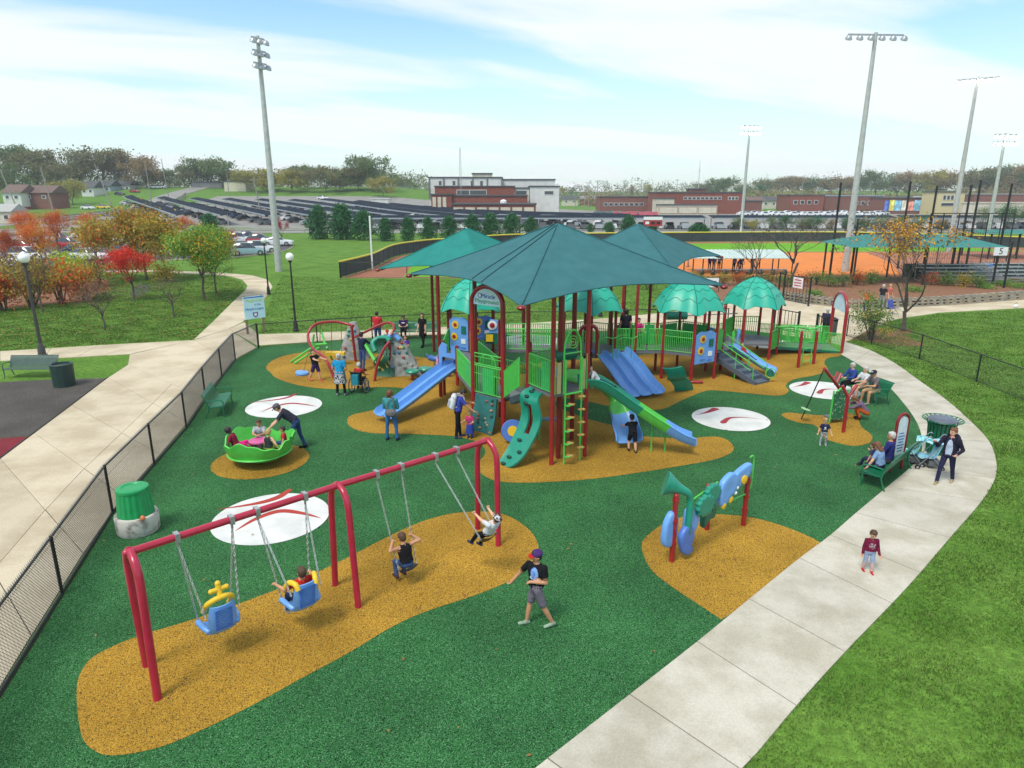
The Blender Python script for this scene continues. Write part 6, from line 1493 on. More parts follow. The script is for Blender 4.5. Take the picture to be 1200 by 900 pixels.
 for sd_, (wr, hd, pal, s_) in hands.items():
  side = hd.cross(sp).normalized() if abs(hd.dot(sp)) < 0.95 else rt2.copy()
  pn = side.cross(hd).normalized()
  if pn.dot(tfw2) < 0: pn = -pn
  side = pn.cross(hd).normalized()
  for j, (off, ln) in enumerate(((-0.021, 0.78), (-0.007, 0.95), (0.007, 1.0), (0.021, 0.86))):
   p0 = pal+side*off*b*1.15; g1, g2 = R(grip*0.7), R(grip*1.7); l_ = lh*0.62*ln
   p1 = p0+(hd*math.cos(g1)+pn*math.sin(g1))*l_*0.5; p2 = p1+(hd*math.cos(g2)+pn*math.sin(g2))*l_*0.45
   fb.tube([p0-hd*0.01, p1, p2], [0.0088*b, 0.0085*b, 0.007*b], 6); mk(0)
  th0 = wr+hd*lh*0.12+side*0.026*b*(-s_); th1 = th0+(hd*0.7+side*(-s_)*0.5+pn*0.4).normalized()*lh*0.28
  fb.tube([th0, th1, th1+(hd*0.8+pn*0.5).normalized()*lh*0.22], [0.0105*b, 0.010*b, 0.008*b], 6); mk(0)
 neye = len(mats); mats += [EYE, LIP]
 for s_ in (-1, 1): fb.ell(hc+hr*(s_*q*0.28)+hz*q*0.05+hf*q*0.69, (q*0.10, q*0.06, q*0.07), Hm, 8, 5); mk(neye)
 fb.ell(hc-hz*q*0.48+hf*q*0.66, (q*0.22, q*0.06, q*0.06), Hm, 8, 5); mk(neye+1)
 for s_ in (-1, 1): fb.ell(hc+hr*(s_*q*0.28)+hz*q*0.22+hf*q*0.70, (q*0.16, q*0.05, q*0.04), Hm, 8, 4); mk(neye)
 nv0, np0 = len(me.vertices), len(me.polygons)
 co = np.zeros(nv0*3); me.vertices.foreach_get('co', co); co = co.reshape(-1, 3)
 polys = [tuple(p.vertices) for p in me.polygons]; pm_ = np.zeros(np0, dtype=int); me.polygons.foreach_get('material_index', pm_)
 allv = [tuple(v) for v in co]+[tuple(v) for v in fb.v]; allf = polys+[tuple(i+nv0 for i in f) for f in fb.f]
 bpy.data.meshes.remove(me); me = bpy.data.meshes.new(name); me.from_pydata(allv, [], allf)
 for m_ in mats: me.materials.append(m_)
 me.polygons.foreach_set('material_index', list(pm_)+fm_); me.polygons.foreach_set('use_smooth', [True]*len(me.polygons)); me.update()
 o = bpy.data.objects.new(name, me); COL.objects.link(o)
 gz = loc[2] if len(loc) > 2 else 0.012
 oz = (seat-hip) if seat is not None else gz-min(feet.values())
 o.location = (loc[0], loc[1], oz); o.rotation_euler = (0, 0, yaw_of(*face))
 tag(o, label, cat or ('child' if child else 'person'), group)
 def child_mesh(nm, pr2, mat, vx=None):
  m2 = fuse(pr2, vx or vox*0.9, 2)
  if nm == 'hair':
   rng = np.random.default_rng(int(H*1000)); n_ = len(m2.vertices); c2 = np.zeros(n_*3); m2.vertices.foreach_get('co', c2)
   m2.vertices.foreach_set('co', c2+rng.normal(0, 0.0022, n_*3))
  m2.materials.clear(); m2.materials.append(mat); m2.polygons.foreach_set('use_smooth', [True]*len(m2.polygons)); m2.update()
  ob = bpy.data.objects.new(nm, m2); COL.objects.link(ob); ob.parent = o; return ob
 if style != 'bald' and hair:
  h2 = Prim(); h2.ell(hc+hz*q*0.24-hf*q*0.17, (q*0.78, q*0.80, q*0.82), 0, Hm)
  h2.ell(hc-hz*q*0.15-hf*q*0.34, (q*0.70, q*0.58, q*0.62), 0, Hm)
  h2.ell(hc+hz*q*0.62+hf*q*0.30, (q*0.58, q*0.42, q*0.34), 0, Hm)
  if style in ('long', 'bob'):
   L_ = 1.5 if style == 'long' else 0.95
   for s_ in (-1, 0, 1): h2.cap(hc+hz*q*0.3+hr*(s_*q*0.58)-hf*q*0.25, hc-hz*q*L_+hr*(s_*q*0.55)-hf*q*(0.62 if style == 'long' else 0.4), q*0.34, q*0.24, 0)
  if style == 'pony': h2.ell(hc+hz*q*0.55-hf*q*0.85, (q*0.26,)*3, 0); h2.cap(hc+hz*q*0.5-hf*q*0.95, hc-hz*q*0.7-hf*q*1.05, q*0.22, q*0.10, 0)
  if style == 'bun': h2.ell(hc+hz*q*0.75-hf*q*0.75, (q*0.36,)*3, 0)
  if style == 'puff': h2.ell(hc+hz*q*0.3-hf*q*0.2, (q*0.95, q*0.98, q*0.90), 0)
  child_mesh('hair', h2, hairm(hair))
 if cap:
  c2 = Prim(); c2.ell(hc+hz*q*0.42-hf*q*0.12, (q*0.84, q*0.92, q*0.66), 0, Hm); cp = child_mesh('cap', c2, cap[0], vox*0.8)
  b2 = MB(); side_ = cap[2] if len(cap) > 2 else 1
  rows = []
  for f_ in np.linspace(0, 1, 5): rows.append([hc+hz*q*(0.36-0.10*f_-0.06*abs(k_)**2)+(hf*side_)*(q*(0.62+0.72*f_*(1-0.3*k_*k_)))+hr*(k_*q*0.66*(1-0.18*f_)) for k_ in np.linspace(-1, 1, 7)])
  b2.grid(rows, thick=0.012*k); bo = b2.build('brim', cap[1], cp, world=False)
 return o, dict(hc=hc, shl=shl, T=T, sp=sp, rt=rt2, fw=tfw2, H=H, b=b, pel=pel, up=up)
def ploc(o, v): return o.matrix_basis @ Vector(v)
def backpack(o, inf, mat, mat2, back=-1):
 c = inf['pel']+inf['sp']*inf['T']*0.62+inf['fw']*(back*0.20*inf['b']); Rm = Matrix((inf['rt'], inf['fw'], inf['sp'])).transposed()
 t = thing('backpack', '', 'bag', ploc(o, c)); X = Matrix.Translation(ploc(o, c)) @ o.rotation_euler.to_matrix().to_4x4() @ Rm.to_4x4(); b = inf['b']
 pr = Prim(); pr.loft([(Vector((0, 0, z)), rx, ry, Vector((1, 0, 0)), Vector((0, 1, 0))) for z, rx, ry in ((-0.24*b, 0.12*b, 0.06*b), (-0.20*b, 0.16*b, 0.095*b), (0.0, 0.165*b, 0.10*b), (0.16*b, 0.15*b, 0.085*b), (0.23*b, 0.09*b, 0.05*b))], 0)
 m2 = fuse(pr, 0.014); m2.transform(Matrix.Translation(-Vector(t.location)) @ X); m2.materials.clear(); m2.materials.append(mat); m2.polygons.foreach_set('use_smooth', [True]*len(m2.polygons))
 ob = bpy.data.objects.new('bag_body', m2); COL.objects.link(ob); ob.parent = t
 mb = MB(X); mb.box((0, back*0.105*b, -0.08*b), (0.22*b, 0.05*b, 0.2*b)); mb.build('front_pocket', mat2, t)
 for s_ in (-1, 1):
  mb = MB(X); mb.tube(spline([(s_*0.09*b, -back*0.07*b, -0.18*b), (s_*0.13*b, -back*0.24*b, -0.02*b), (s_*0.12*b, -back*0.30*b, 0.12*b), (s_*0.09*b, -back*0.22*b, 0.24*b), (s_*0.08*b, -back*0.06*b, 0.22*b)], 4), 0.018*b, 6); mb.build('strap', mat2, t)
 return t
BLK = (0.014, 0.014, 0.017); NAVY = (0.022, 0.028, 0.075); DENIM = (0.05, 0.10, 0.24); DDEN = (0.03, 0.045, 0.11)
WHT = (0.66, 0.67, 0.70)
CAPP = cloth('purple cap', (0.08, 0.035, 0.16)); CAPR = cloth('red brim', (0.55, 0.03, 0.02))
person('boy in black T-shirt, grey shorts and purple cap with red brim striding on green rubber', gp(628, 734), (-0.97, -0.22), 1.60, child=True, sk='tan', top=BLK, bottom=(0.17, 0.15, 0.19), legs='shorts', shoe=(0.30, 0.42, 0.30), hair='black', cap=(CAPP, CAPR), vox=0.010,
  pose=dict(twist=48, hipR=13, kneeR=4, hipL=-17, kneeL=10, toeL=14, shR=6, abR=34, elR=16, shL=14, abL=20, elL=80, inL=42, look=40, nod=4), prints=((0.66, -0.01, 0.075, 0.13, M('print blue', (0.05, 0.16, 0.55), 0.8, (0.25, 0.42, 0.70), scale=18), False), (0.47, 0.0, 0.09, 0.035, M('print white', (0.6, 0.65, 0.72), 0.8), False)))
sr = lambda v: Vector((v.x, v.y, v.z))
def local_of(world_pt, loc, oz, face):
 return Matrix.Rotation(-yaw_of(*face), 3, 'Z') @ (Vector(world_pt)-Vector((loc[0], loc[1], oz)))
fwd = (SWF.x, SWF.y)
def rider(bs, label, H, seatdz, backoff, handf, **k):
 c, a, b, h1, h2 = bs; loc = c-SWF*backoff; seat_z = c.z+seatdz
 hip = H*(0.47+0.045*min(1, max(0, (H-0.9)/0.7))); oz = seat_z-hip
 pose = k.pop('pose', {})
 hl, hr_ = a.lerp(h1, handf), b.lerp(h2, handf)
 pose['handL'] = tuple(local_of(hl, loc, oz, fwd)); pose['handR'] = tuple(local_of(hr_, loc, oz, fwd)); pose['grip'] = 95
 return person(label, loc, fwd, H, seat=seat_z, pose=pose, **k)
rider(BS1, 'child in black sleeveless top and jeans hunched on a belt swing', 1.35, 0.10, -0.02, 0.30, child=True, sk='tan', top=BLK, bottom=DENIM, sleeve='none', shoe=(0.10, 0.03, 0.03), hair='brown', vox=0.011,
  pose=dict(lean=14, hipL=80, hipR=80, kneeL=92, kneeR=92, nod=10, poleL=(-0.8, -0.5, -0.4), poleR=(0.8, -0.5, -0.4)))
HELM = cloth('patterned bandana', (0.10, 0.03, 0.03), (0.60, 0.62, 0.66), scale=16, lo=0.5, hi=0.58)
rider(BS2, 'child in white shirt leaning back with straight arms on a flying belt swing', 1.25, 0.10, -0.02, 0.46, child=True, sk='light', top=WHT, bottom=BLK, shoe=(0.05, 0.06, 0.12), hair='brown', vox=0.011, cap=(HELM, HELM, -1),
  pose=dict(lean=-34, hipL=66, hipR=60, kneeL=30, kneeR=42, nod=12, poleL=(-0.2, -0.3, -1), poleR=(0.2, -0.3, -1)))
c2 = Vector(AS2[0].location)
person('child in red shirt sitting in a blue adaptive swing seat', (c2.x-SWF.x*0.02, c2.y-SWF.y*0.02), fwd, 1.36, seat=c2.z+0.20, child=True, sk='tan', top=(0.55, 0.03, 0.025), bottom=DDEN, shoe=(0.35, 0.36, 0.38), hair='brown', vox=0.011,
  pose=dict(lean=-10, hipL=80, hipR=78, kneeL=80, kneeR=74, shL=45, abL=35, elL=60, shR=40, abR=30, elR=65, abdL=10, abdR=10))
person('small child in maroon long-sleeved shirt and pale blue shorts on the concrete walk', gp(1016, 671), (-0.15, -1), 1.02, child=True, top=(0.17, 0.014, 0.045), sleeve='long', bottom=(0.34, 0.42, 0.62), legs='cropped', shoe=(0.55, 0.03, 0.05), hair='brown', vox=0.010,
  pose=dict(hipL=8, kneeL=6, hipR=-6, kneeR=8, shL=6, abL=12, elL=25, shR=-4, abR=10, elR=12, nod=22), prints=((0.55, 0, 0.10, 0.10, M('grey print', (0.42, 0.30, 0.36), 0.85, (0.16, 0.02, 0.05), scale=26, lo=0.45, hi=0.55), False),))
JKT = cloth('navy jacket', (0.025, 0.022, 0.045))
wo_, wi = person('woman in navy jacket and trousers striding along the walk with a small backpack', gp(1106, 567), (-0.72, -0.70), 1.66, top=(0.42, 0.50, 0.66), topn='lilac tee', bottom=(0.028, 0.03, 0.075), shoe=(0.45, 0.34, 0.20), hair='auburn', style='bun', sleeve='long', vox=0.011, belly=1.12,
  topm=cloth('navy jacket', (0.025, 0.022, 0.045)), pose=dict(hipL=-15, kneeL=10, toeL=10, hipR=16, kneeR=6, abdL=4, abdR=6, shR=34, abR=20, elR=100, inR=4, shL=-8, abL=24, elL=70, inL=36, look=28), prints=((0.38, 0.0, 0.075, 0.26, cloth('lilac tee', (0.46, 0.52, 0.66)), False),))
bp_ = backpack(wo_, wi, cloth('bag navy', (0.03, 0.03, 0.08)), cloth('bag dark', (0.015, 0.015, 0.03))); bp_['label'] = 'small navy backpack worn by the woman on the walk'
CAMO = cloth('camo', (0.22, 0.20, 0.24), (0.60, 0.58, 0.60), scale=22, lo=0.45, hi=0.55)
person('toddler in navy shirt with white emblem and camouflage trousers standing on rubber', gp(964, 522), (-0.25, -1), 0.92, child=True, top=NAVY, botm=CAMO, shoe=(0.4, 0.4, 0.42), hair='blond', vox=0.010, pose=dict(abL=26, abR=24, elL=20, elR=20, abdL=7, abdR=7, nod=8), prints=((0.62, 0, 0.05, 0.05, M('print white', (0.6, 0.65, 0.72), 0.8), False), (0.42, 0, 0.07, 0.018, M('print white', (0.6, 0.65, 0.72), 0.8), False)))
person('person crouching in plum checked top and orange trousers beside the forked red post', gp(1014, 492), (-0.9, 0.25), 1.62, top=(0.20, 0.13, 0.20), topm=cloth('plum check', (0.22, 0.13, 0.22), (0.10, 0.07, 0.11), scale=20), bottom=(0.55, 0.11, 0.02), shoe=BLK, hair='auburn', style='bob', sleeve='long', vox=0.012, pose=dict(lean=42, hipL=118, kneeL=140, hipR=112, kneeR=138, shL=60, shR=70, elL=35, elR=30, nod=8))
person('small child in purple top bending behind the bent red post', gp(976, 489), (0.95, 0.2), 0.92, child=True, top=(0.26, 0.06, 0.30), bottom=NAVY, hair='brown', vox=0.012, pose=dict(lean=58, hipL=35, kneeL=45, hipR=30, kneeR=40, shL=80, shR=75))
bf = (-0.93, -0.22); bc = Vector((13.95, 26.0, 0)); bd = Vector((-0.22, 0.93, 0)).normalized()
def sitter(o, label, **k):
 p = bc+bd*o+Vector((bf[0], bf[1], 0))*0.02; pose = dict(hipL=86, hipR=84, kneeL=84, kneeR=82, lean=4); pose.update(k.pop('pose', {}))
 return person(label, (p.x, p.y), bf, seat=0.55, pose=pose, vox=0.013, **k)
sitter(0.62, 'person in blue jacket and dark trousers on the bench beside two others', H=1.66, top=(0.035, 0.07, 0.28), bottom=BLK, sleeve='long', hair='grey', belly=1.2, pose=dict(lean=10, shL=30, elL=60, inL=30, shR=30, elR=60, inR=30, kneeL=70))
sitter(-0.02, 'person in white shirt sitting in the middle of the bench', H=1.62, top=WHT, bottom=(0.40, 0.30, 0.20), legs='shorts', shoe=(0.6, 0.6, 0.6), hair='grey', pose=dict(shL=40, elL=50, inL=25, shR=35, elR=55, inR=25))
sitter(-0.66, 'man in grey shirt, dark cap and khaki shorts sitting at the bench end', H=1.74, top=(0.16, 0.14, 0.15), bottom=(0.40, 0.29, 0.16), legs='shorts', shoe=(0.28, 0.26, 0.24), sk='tan', hair='grey', cap=(cloth('dark cap', (0.03, 0.03, 0.04)),)*2, pose=dict(lean=18, shL=35, elL=60, inL=20, shR=40, elR=50, inR=25, abdL=8, abdR=10))
mb = MB(); cp_ = gp(1026, 469.5); cu = thing('paper_cup', 'white paper cup standing on the rubber before the seated man', 'cup', cp_); mb.lathe([(0.035, 0), (0.045, 0.12), (0.047, 0.125), (0.04, 0.125)], cp_+Vector((0, 0, 0.013)), 14); mb.build('cup', WHITE, cu); mb = MB(); mb.lathe([(0.047, 0.0), (0.047, 0.012), (0.03, 0.018)], cp_+Vector((0, 0, 0.135)), 14); mb.build('lid', WHITE, cu)
bf2 = Vector((-0.70, 0.71, 0)); bd2 = Vector((0.71, 0.70, 0)); b2c = Vector((10.75, 18.2, 0))
p = b2c+bd2*0.05; person('white-haired man in royal blue polo shirt sitting on the bench with a girl', (p.x, p.y), (-0.80, 0.60), 1.74, seat=0.55, top=(0.030, 0.035, 0.17), bottom=(0.06, 0.06, 0.09), sk='tan', hair='grey', vox=0.012, pose=dict(hipL=86, hipR=84, kneeL=84, kneeR=84, lean=2, shL=30, elL=55, inL=20, shR=25, elR=60, inR=20, look=-20))
p = b2c-bd2*0.62; person('girl with long brown hair in pale blue top sitting on the bench', (p.x, p.y), (-0.6, 0.8), 1.40, seat=0.55, child=True, top=(0.24, 0.36, 0.58), bottom=NAVY, hair='auburn', style='long', vox=0.012, pose=dict(hipL=84, hipR=84, kneeL=86, kneeR=80, lean=14, shL=10, abL=30, elL=12, shR=20, elR=40, nod=18))
p = b2c-bd2*0.40+bf2*0.30; person('small child in dark top sitting beside the long-haired girl on the bench', (p.x, p.y), (-0.7, 0.7), 0.95, seat=0.60, child=True, top=(0.05, 0.07, 0.14), bottom=NAVY, hair='brown', vox=0.012, pose=dict(hipL=80, hipR=80, kneeL=60, kneeR=60, lean=5))
cs = Vector((-7.66, 19.42, 0))
def bowl_kid(ang, r, face, label, H, seat=0.55, **k):
 p = cs+Vector((math.cos(ang), math.sin(ang), 0))*r
 pose = dict(hipL=95, hipR=92, kneeL=60, kneeR=55, lean=-12); pose.update(k.pop('pose', {}))
 return person(label, (p.x, p.y), face, H, seat=seat, child=True, pose=pose, vox=0.012, **k)
bowl_kid(R(188), 0.66, (0.95, 0.05), 'girl in maroon top and bright pink trousers with pink bow in the green bowl', 1.25, sk='dark', top=(0.26, 0.02, 0.05), bottom=(0.72, 0.02, 0.24), shoe=(0.55, 0.62, 0.60), hair='black', style='puff', pose=dict(lean=-20, hipL=110, hipR=104, kneeL=62, kneeR=70, shL=-20, abL=30, elL=30, shR=-15, abR=30))
bowl_kid(R(105), 0.62, (0.15, -1), 'boy in pale grey shirt leaning on the table of the green bowl', 1.3, top=(0.42, 0.44, 0.48), bottom=(0.10, 0.10, 0.11), sk='tan', hair='brown', pose=dict(lean=12, shL=50, elL=50, inL=40, shR=50, elR=50, inR=40))
bowl_kid(R(-38), 0.50, (0.25, 0.95), 'blond child in yellow and black vest in the green bowl', 1.15, top=(0.04, 0.04, 0.05), bottom=(0.5, 0.38, 0.10), sleeve='none', hair='blond', pose=dict(shR=-10, abR=40, elR=25, lean=6, nod=10))
bowl_kid(R(12), 0.74, (-0.9, -0.3), 'dark-haired child in red shirt at the rim of the green bowl', 1.05, top=(0.45, 0.03, 0.05), bottom=DENIM, sk='tan', hair='black', pose=dict(lean=4, shL=10, abL=40, shR=10, abR=35))
mn, mi_ = person('man in dark navy T-shirt, jeans and grey cap bending to push the green bowl', gp(350, 527), (-0.96, -0.16), 1.80, top=(0.035, 0.035, 0.055), bottom=(0.035, 0.075, 0.19), shoe=BLK, sk='light', hair='brown', cap=(cloth('grey cap', (0.12, 0.12, 0.15)),)*2, vox=0.011,
  pose=dict(lean=52, hipL=26, kneeL=14, hipR=-8, kneeR=10, toeR=4, shL=38, elL=12, abL=16, shR=30, elR=20, abR=10, nod=-14))
tw, ti = person('woman in turquoise top and jeans with grey shoulder bag watching the double slide', gp(459.5, 516), (0.10, 1), 1.72, top=(0.06, 0.30, 0.33), bottom=(0.045, 0.15, 0.36), shoe=BLK, hair='auburn', style='bob', sleeve='long', vox=0.012, pose=dict(abdL=7, abdR=9, shL=10, elL=60, inL=30, shR=10, elR=60, inR=30))
bc3 = ploc(tw, (0.05, -0.17, 0.95)); bg_ = thing('shoulder_bag', 'slouchy grey shoulder bag on the back of the woman in turquoise', 'bag', bc3); mb = MB(XF(bc3, yaw_of(0.1, 1)))
mb.ell((0, 0, 0), (0.20, 0.08, 0.14), nu=16, nv=8); mb.build('bag_body', cloth('bag grey', (0.18, 0.16, 0.16)), bg_); mb = MB(XF(bc3, yaw_of(0.1, 1))); mb.tube(spline([(-0.17, 0, 0.05), (-0.10, 0.0, 0.3), (0.0, 0.03, 0.50), (0.06, 0.12, 0.545)], 5), 0.014, 6); mb.tube(spline([(0.17, 0, 0.05), (0.12, 0.0, 0.3), (0.06, 0.02, 0.50), (0.06, 0.12, 0.545)], 5), 0.014, 6); mb.build('strap', cloth('bag grey', (0.18, 0.16, 0.16)), bg_)
mw, mwi = person('woman in royal blue top and black trousers holding a small girl by the hand', gp(537, 513), (0.72, 0.10), 1.70, top=(0.05, 0.07, 0.40), bottom=BLK, shoe=(0.06, 0.07, 0.14), sk='tan', hair='black', style='short', vox=0.012, pose=dict(lean=14, shR=42, abR=14, elR=10, shL=30, elL=70, inL=30, nod=24, hipL=6, hipR=-4))
b_ = backpack(mw, mwi, cloth('bag white', (0.62, 0.63, 0.66), (0.20, 0.20, 0.22), scale=9, lo=0.56, hi=0.66), cloth('bag pale', (0.5, 0.51, 0.54))); b_['label'] = 'white and grey backpack on the woman in royal blue'
person('small girl in pink top and long blue skirt beside the teal rock panel', gp(551, 513.5), (-0.25, -1), 0.98, child=True, top=(0.55, 0.05, 0.16), bottom=(0.04, 0.07, 0.36), hair='blond', style='bob', skirt=(0.16, 0.55, 2), shoe=(0.03, 0.02, 0.02), vox=0.010, pose=dict(shR=30, abR=22, elR=70, shL=10, abL=10, elL=80, inL=20))
person('toddler in pale pink standing behind the slide post', gp(513.5, 440), (0.6, 0.6), 0.95, child=True, top=(0.60, 0.30, 0.42), bottom=(0.65, 0.45, 0.55), sleeve='long', hair='blond', vox=0.013, pose=dict(shL=60, shR=50, elL=20, elR=20, lean=10))
person('child in red shirt crouching at the top of the double slide', (s0.x+0.35, s0.y+0.25, H1), (dv.x*0-0.6, -0.8), 1.05, child=True, top=(0.5, 0.04, 0.05), bottom=BLUE2.diffuse_color[:3] and (0.07, 0.09, 0.25), hair='brown', vox=0.013, pose=dict(hipL=70, hipR=70, kneeL=90, kneeR=90, lean=20, shL=30, shR=30, elL=40, elR=40))
person('boy in black shirt and purple shorts with pink shoes tugging the red hoop', gp(371, 447), (0.65, -0.35), 1.42, child=True, top=BLK, bottom=(0.06, 0.03, 0.13), legs='shorts', shoe=(0.75, 0.12, 0.10), sk='light', hair='brown', vox=0.012, pose=dict(lean=-10, hipL=16, kneeL=14, hipR=-22, kneeR=10, toeR=12, shL=60, abL=20, elL=20, shR=70, abR=10, elR=15))
PLAID = cloth('plaid', (0.02, 0.02, 0.025), (0.50, 0.50, 0.52), scale=26, lo=0.49, hi=0.51)
def plaid_wrap(pr, i):
 pts = []
 for f_ in np.linspace(0, 1, 6): pts.append((i['pel']+i['sp']*i['T']*0.12-i['up']*(0.46*f_*i['H']/1.7), (0.175+0.06*f_)*i['b'], (0.14+0.06*f_)*i['b'], i['rt'], i['fw']))
 pr.loft(pts[::-1], 4)
plaid_wrap.mats = [PLAID]
person('woman in bright blue top with black and white plaid shirt tied at her waist', gp(400, 463.5), (0.16, 1), 1.72, top=(0.02, 0.30, 0.58), bottom=BLK, shoe=(0.30, 0.30, 0.32), sk='tan', hair='grey', style='pony', vox=0.012, extra=plaid_wrap, belly=1.15, sleeve='short', pose=dict(abdL=6, abdR=8, shL=-8, elL=55, inL=45, shR=-8, elR=55, inR=45, abL=18, abR=18))
def wheelchair(loc, yaw, label):
 t = thing('wheelchair', label, 'wheelchair', loc); X = XF(loc, yaw)
 for sg in (-1, 1):
  x = sg*0.30
  mb = MB(X); mb.tube([(x+sg*0.03*0, 0.0+0.30*math.cos(a), 0.315+0.30*math.sin(a)) for a in np.linspace(0, 2*math.pi, 29)[:-1]], 0.018, 6, closed=True); w = mb.build('wheel', RUBT, t)
  mb = MB(X)
  for a in np.linspace(0, 2*math.pi, 13)[:-1]: mb.tube([(x, 0.0, 0.315), (x, 0.29*math.cos(a), 0.315+0.29*math.sin(a))], 0.004, 3)
  o = mb.build('spoke', CHROME, w); o['kind'] = 'stuff'
  mb = MB(X); mb.tube([(x+sg*0.035, 0.26*math.cos(a), 0.315+0.26*math.sin(a)) for a in np.linspace(0, 2*math.pi, 25)[:-1]], 0.01, 5, closed=True); mb.build('push_rim', CHROME, w)
  mb = MB(X); mb.tube([(sg*0.24-0.015, 0.42, 0.09), (sg*0.24+0.015, 0.42, 0.09)], 0.085, 14); mb.build('caster', RUBT, t)
  mb = MB(X); mb.tube(spline([(sg*0.23, -0.16, 0.2), (sg*0.23, -0.18, 0.5), (sg*0.23, -0.22, 0.92), (sg*0.23, -0.34, 0.95)], 5), 0.014, 6); mb.tube([(sg*0.23, -0.18, 0.46), (sg*0.23, 0.28, 0.46), (sg*0.22, 0.44, 0.16), (sg*0.22, 0.52, 0.10)], 0.014, 6); mb.build('side_frame', BLACK, t)
  mb = MB(X); mb.box((sg*0.25, 0.06, 0.68), (0.05, 0.28, 0.03)); mb.tube([(sg*0.25, 0.15, 0.67), (sg*0.25, 0.15, 0.46)], 0.012, 6); mb.build('armrest', BLACK, t)
  mb = MB(X); mb.box((sg*0.11, 0.52, 0.09), (0.16, 0.20, 0.02)); mb.build('footplate', BLACK, t)
 mb = MB(X); mb.box((0, 0.05, 0.47), (0.44, 0.44, 0.05)); mb.build('seat', BLACK, t)
 mb = MB(X); mb.box((0, -0.20, 0.70), (0.44, 0.04, 0.44), Matrix.Rotation(R(5), 3, 'X')); mb.build('backrest', BLACK, t)
 mb = MB(X); mb.box((0.0, -0.31, 0.62), (0.30, 0.14, 0.42)); mb.build('hanging_bag', cloth('aqua bag', (0.03, 0.25, 0.33)), t)
wl0 = gp(421, 460); wheelchair(wl0, yaw_of(0.22, 1), 'black wheelchair with aqua bag on its back beside the plaid-clad woman')
person('person in red shirt sitting in the wheelchair, seen from behind', (wl0.x+0.0, wl0.y+0.02), (0.22, 1), 1.35, seat=0.60, top=(0.42, 0.03, 0.03), bottom=DDEN, sk='tan', hair='grey', vox=0.013, child=True, pose=dict(hipL=85, hipR=85, kneeL=80, kneeR=80, lean=8, shL=25, elL=50, shR=25, elR=50, abR=20, abL=20, nod=12))
person('man in navy shirt and jeans standing between the rock walls', gp(426, 434), (0.55, 0.85), 1.78, top=NAVY, bottom=DENIM, sleeve='long', shoe=(0.20, 0.05, 0.03), sk='light', hair='black', vox=0.013, pose=dict(shR=50, elR=40, shL=30, elL=60, abdL=5, abdR=7, hipR=-10))
person('man in red T-shirt and jeans standing by the rear fence with his back turned', gp(443.5, 405), (0.2, 1), 1.82, top=(0.55, 0.035, 0.04), bottom=(0.03, 0.07, 0.22), hair='black', vox=0.015, belly=1.2)
person('seated woman in dark purple lettered shirt on the bench with the emblem', (-6.05, 37.5), (0.1, -1), 1.66, seat=0.56, top=(0.045, 0.02, 0.085), bottom=BLK, hair='black', style='bob', vox=0.015, belly=1.15, prints=((0.72, 0, 0.10, 0.03, M('print white', (0.6, 0.65, 0.72), 0.8), False),), pose=dict(hipL=86, hipR=86, kneeL=84, kneeR=84, shL=25, elL=60, inL=35, shR=25, elR=60, inR=35, nod=20))
person('girl in bright purple lettered shirt climbing beside the rock wall', gp(476, 425), (-0.2, -1), 1.30, child=True, top=(0.09, 0.025, 0.30), bottom=BLK, sleeve='short', hair='auburn', style='long', vox=0.013, pose=dict(shL=30, elL=85, inL=30, shR=30, elR=85, inR=30, lean=-6), prints=((0.6, 0, 0.09, 0.05, M('print white', (0.6, 0.65, 0.72), 0.8), False),))
person('person in loose black tunic and leggings standing beside the emblem bench', gp(496, 406.5), (-0.55, -0.8), 1.80, top=(0.012, 0.012, 0.014), bottom=(0.012, 0.012, 0.018), skirt=(0.30, 0.35, 1), hair='black', sk='light', shoe=BLK, vox=0.015, belly=1.2, pose=dict(hipL=10, hipR=-10, look=-30))
person('child in navy patterned hooded top perched on the red hoop climber', gp(455, 416.5), (0.2, -1), 1.30, child=True, topm=cloth('navy check', (0.03, 0.035, 0.10), (0.45, 0.48, 0.55), scale=16, lo=0.55, hi=0.62), bottom=NAVY, sleeve='long', hair='brown', vox=0.015, cap=(cloth('red brim', (0.55, 0.03, 0.02)),)*2, pose=dict(shL=40, shR=40, elL=40, elR=40))
p = gp(740, 522, 0.3); person('boy in black shirt and shorts climbing up the short blue chute', (3.78, 20.12, 0.02), (-0.15, 1), 1.22, child=True, top=BLK, bottom=BLK, legs='shorts', shoe=BLK, hair='black', vox=0.011, pose=dict(lean=22, hipL=24, kneeL=30, hipR=-6, kneeR=8, shL=50, abL=16, elL=25, shR=55, abR=16, elR=20, nod=-6))
person('child in white shirt and dark trousers starting down the long two-tone slide', (2.62, 20.12), (0.95, 0.1), 1.15, seat=H2+0.16, child=True, top=WHT, bottom=NAVY, hair='black', vox=0.012, pose=dict(lean=-34, hipL=74, hipR=70, kneeL=12, kneeR=10, shL=-20, shR=-20, abL=25, abR=25))
person('adult in dark clothes standing on the bridge beside a girl in pink', (5.05, 29.9, H1-0.008), (0.1, 0.9), 1.68, top=(0.02, 0.02, 0.03), bottom=BLK, hair='black', style='bob', vox=0.015, belly=1.1)
person('girl in hot pink top standing on the bridge', (5.6, 29.75, H1-0.008), (0.3, -0.9), 1.30, child=True, top=(0.70, 0.03, 0.22), bottom=NAVY, hair='black', vox=0.015, pose=dict(shL=20, shR=20, elL=40, elR=40))
person('child in red and navy sliding down the small blue slide', tuple((q0+dv*0.0)[:2]) if False else (q0.x+0.45, q0.y-0.28), (0.85, -0.5), 1.05, seat=0.86, child=True, top=(0.45, 0.05, 0.05), bottom=NAVY, hair='brown', vox=0.014, pose=dict(hipL=66, hipR=62, kneeL=10, kneeR=10, lean=-24))
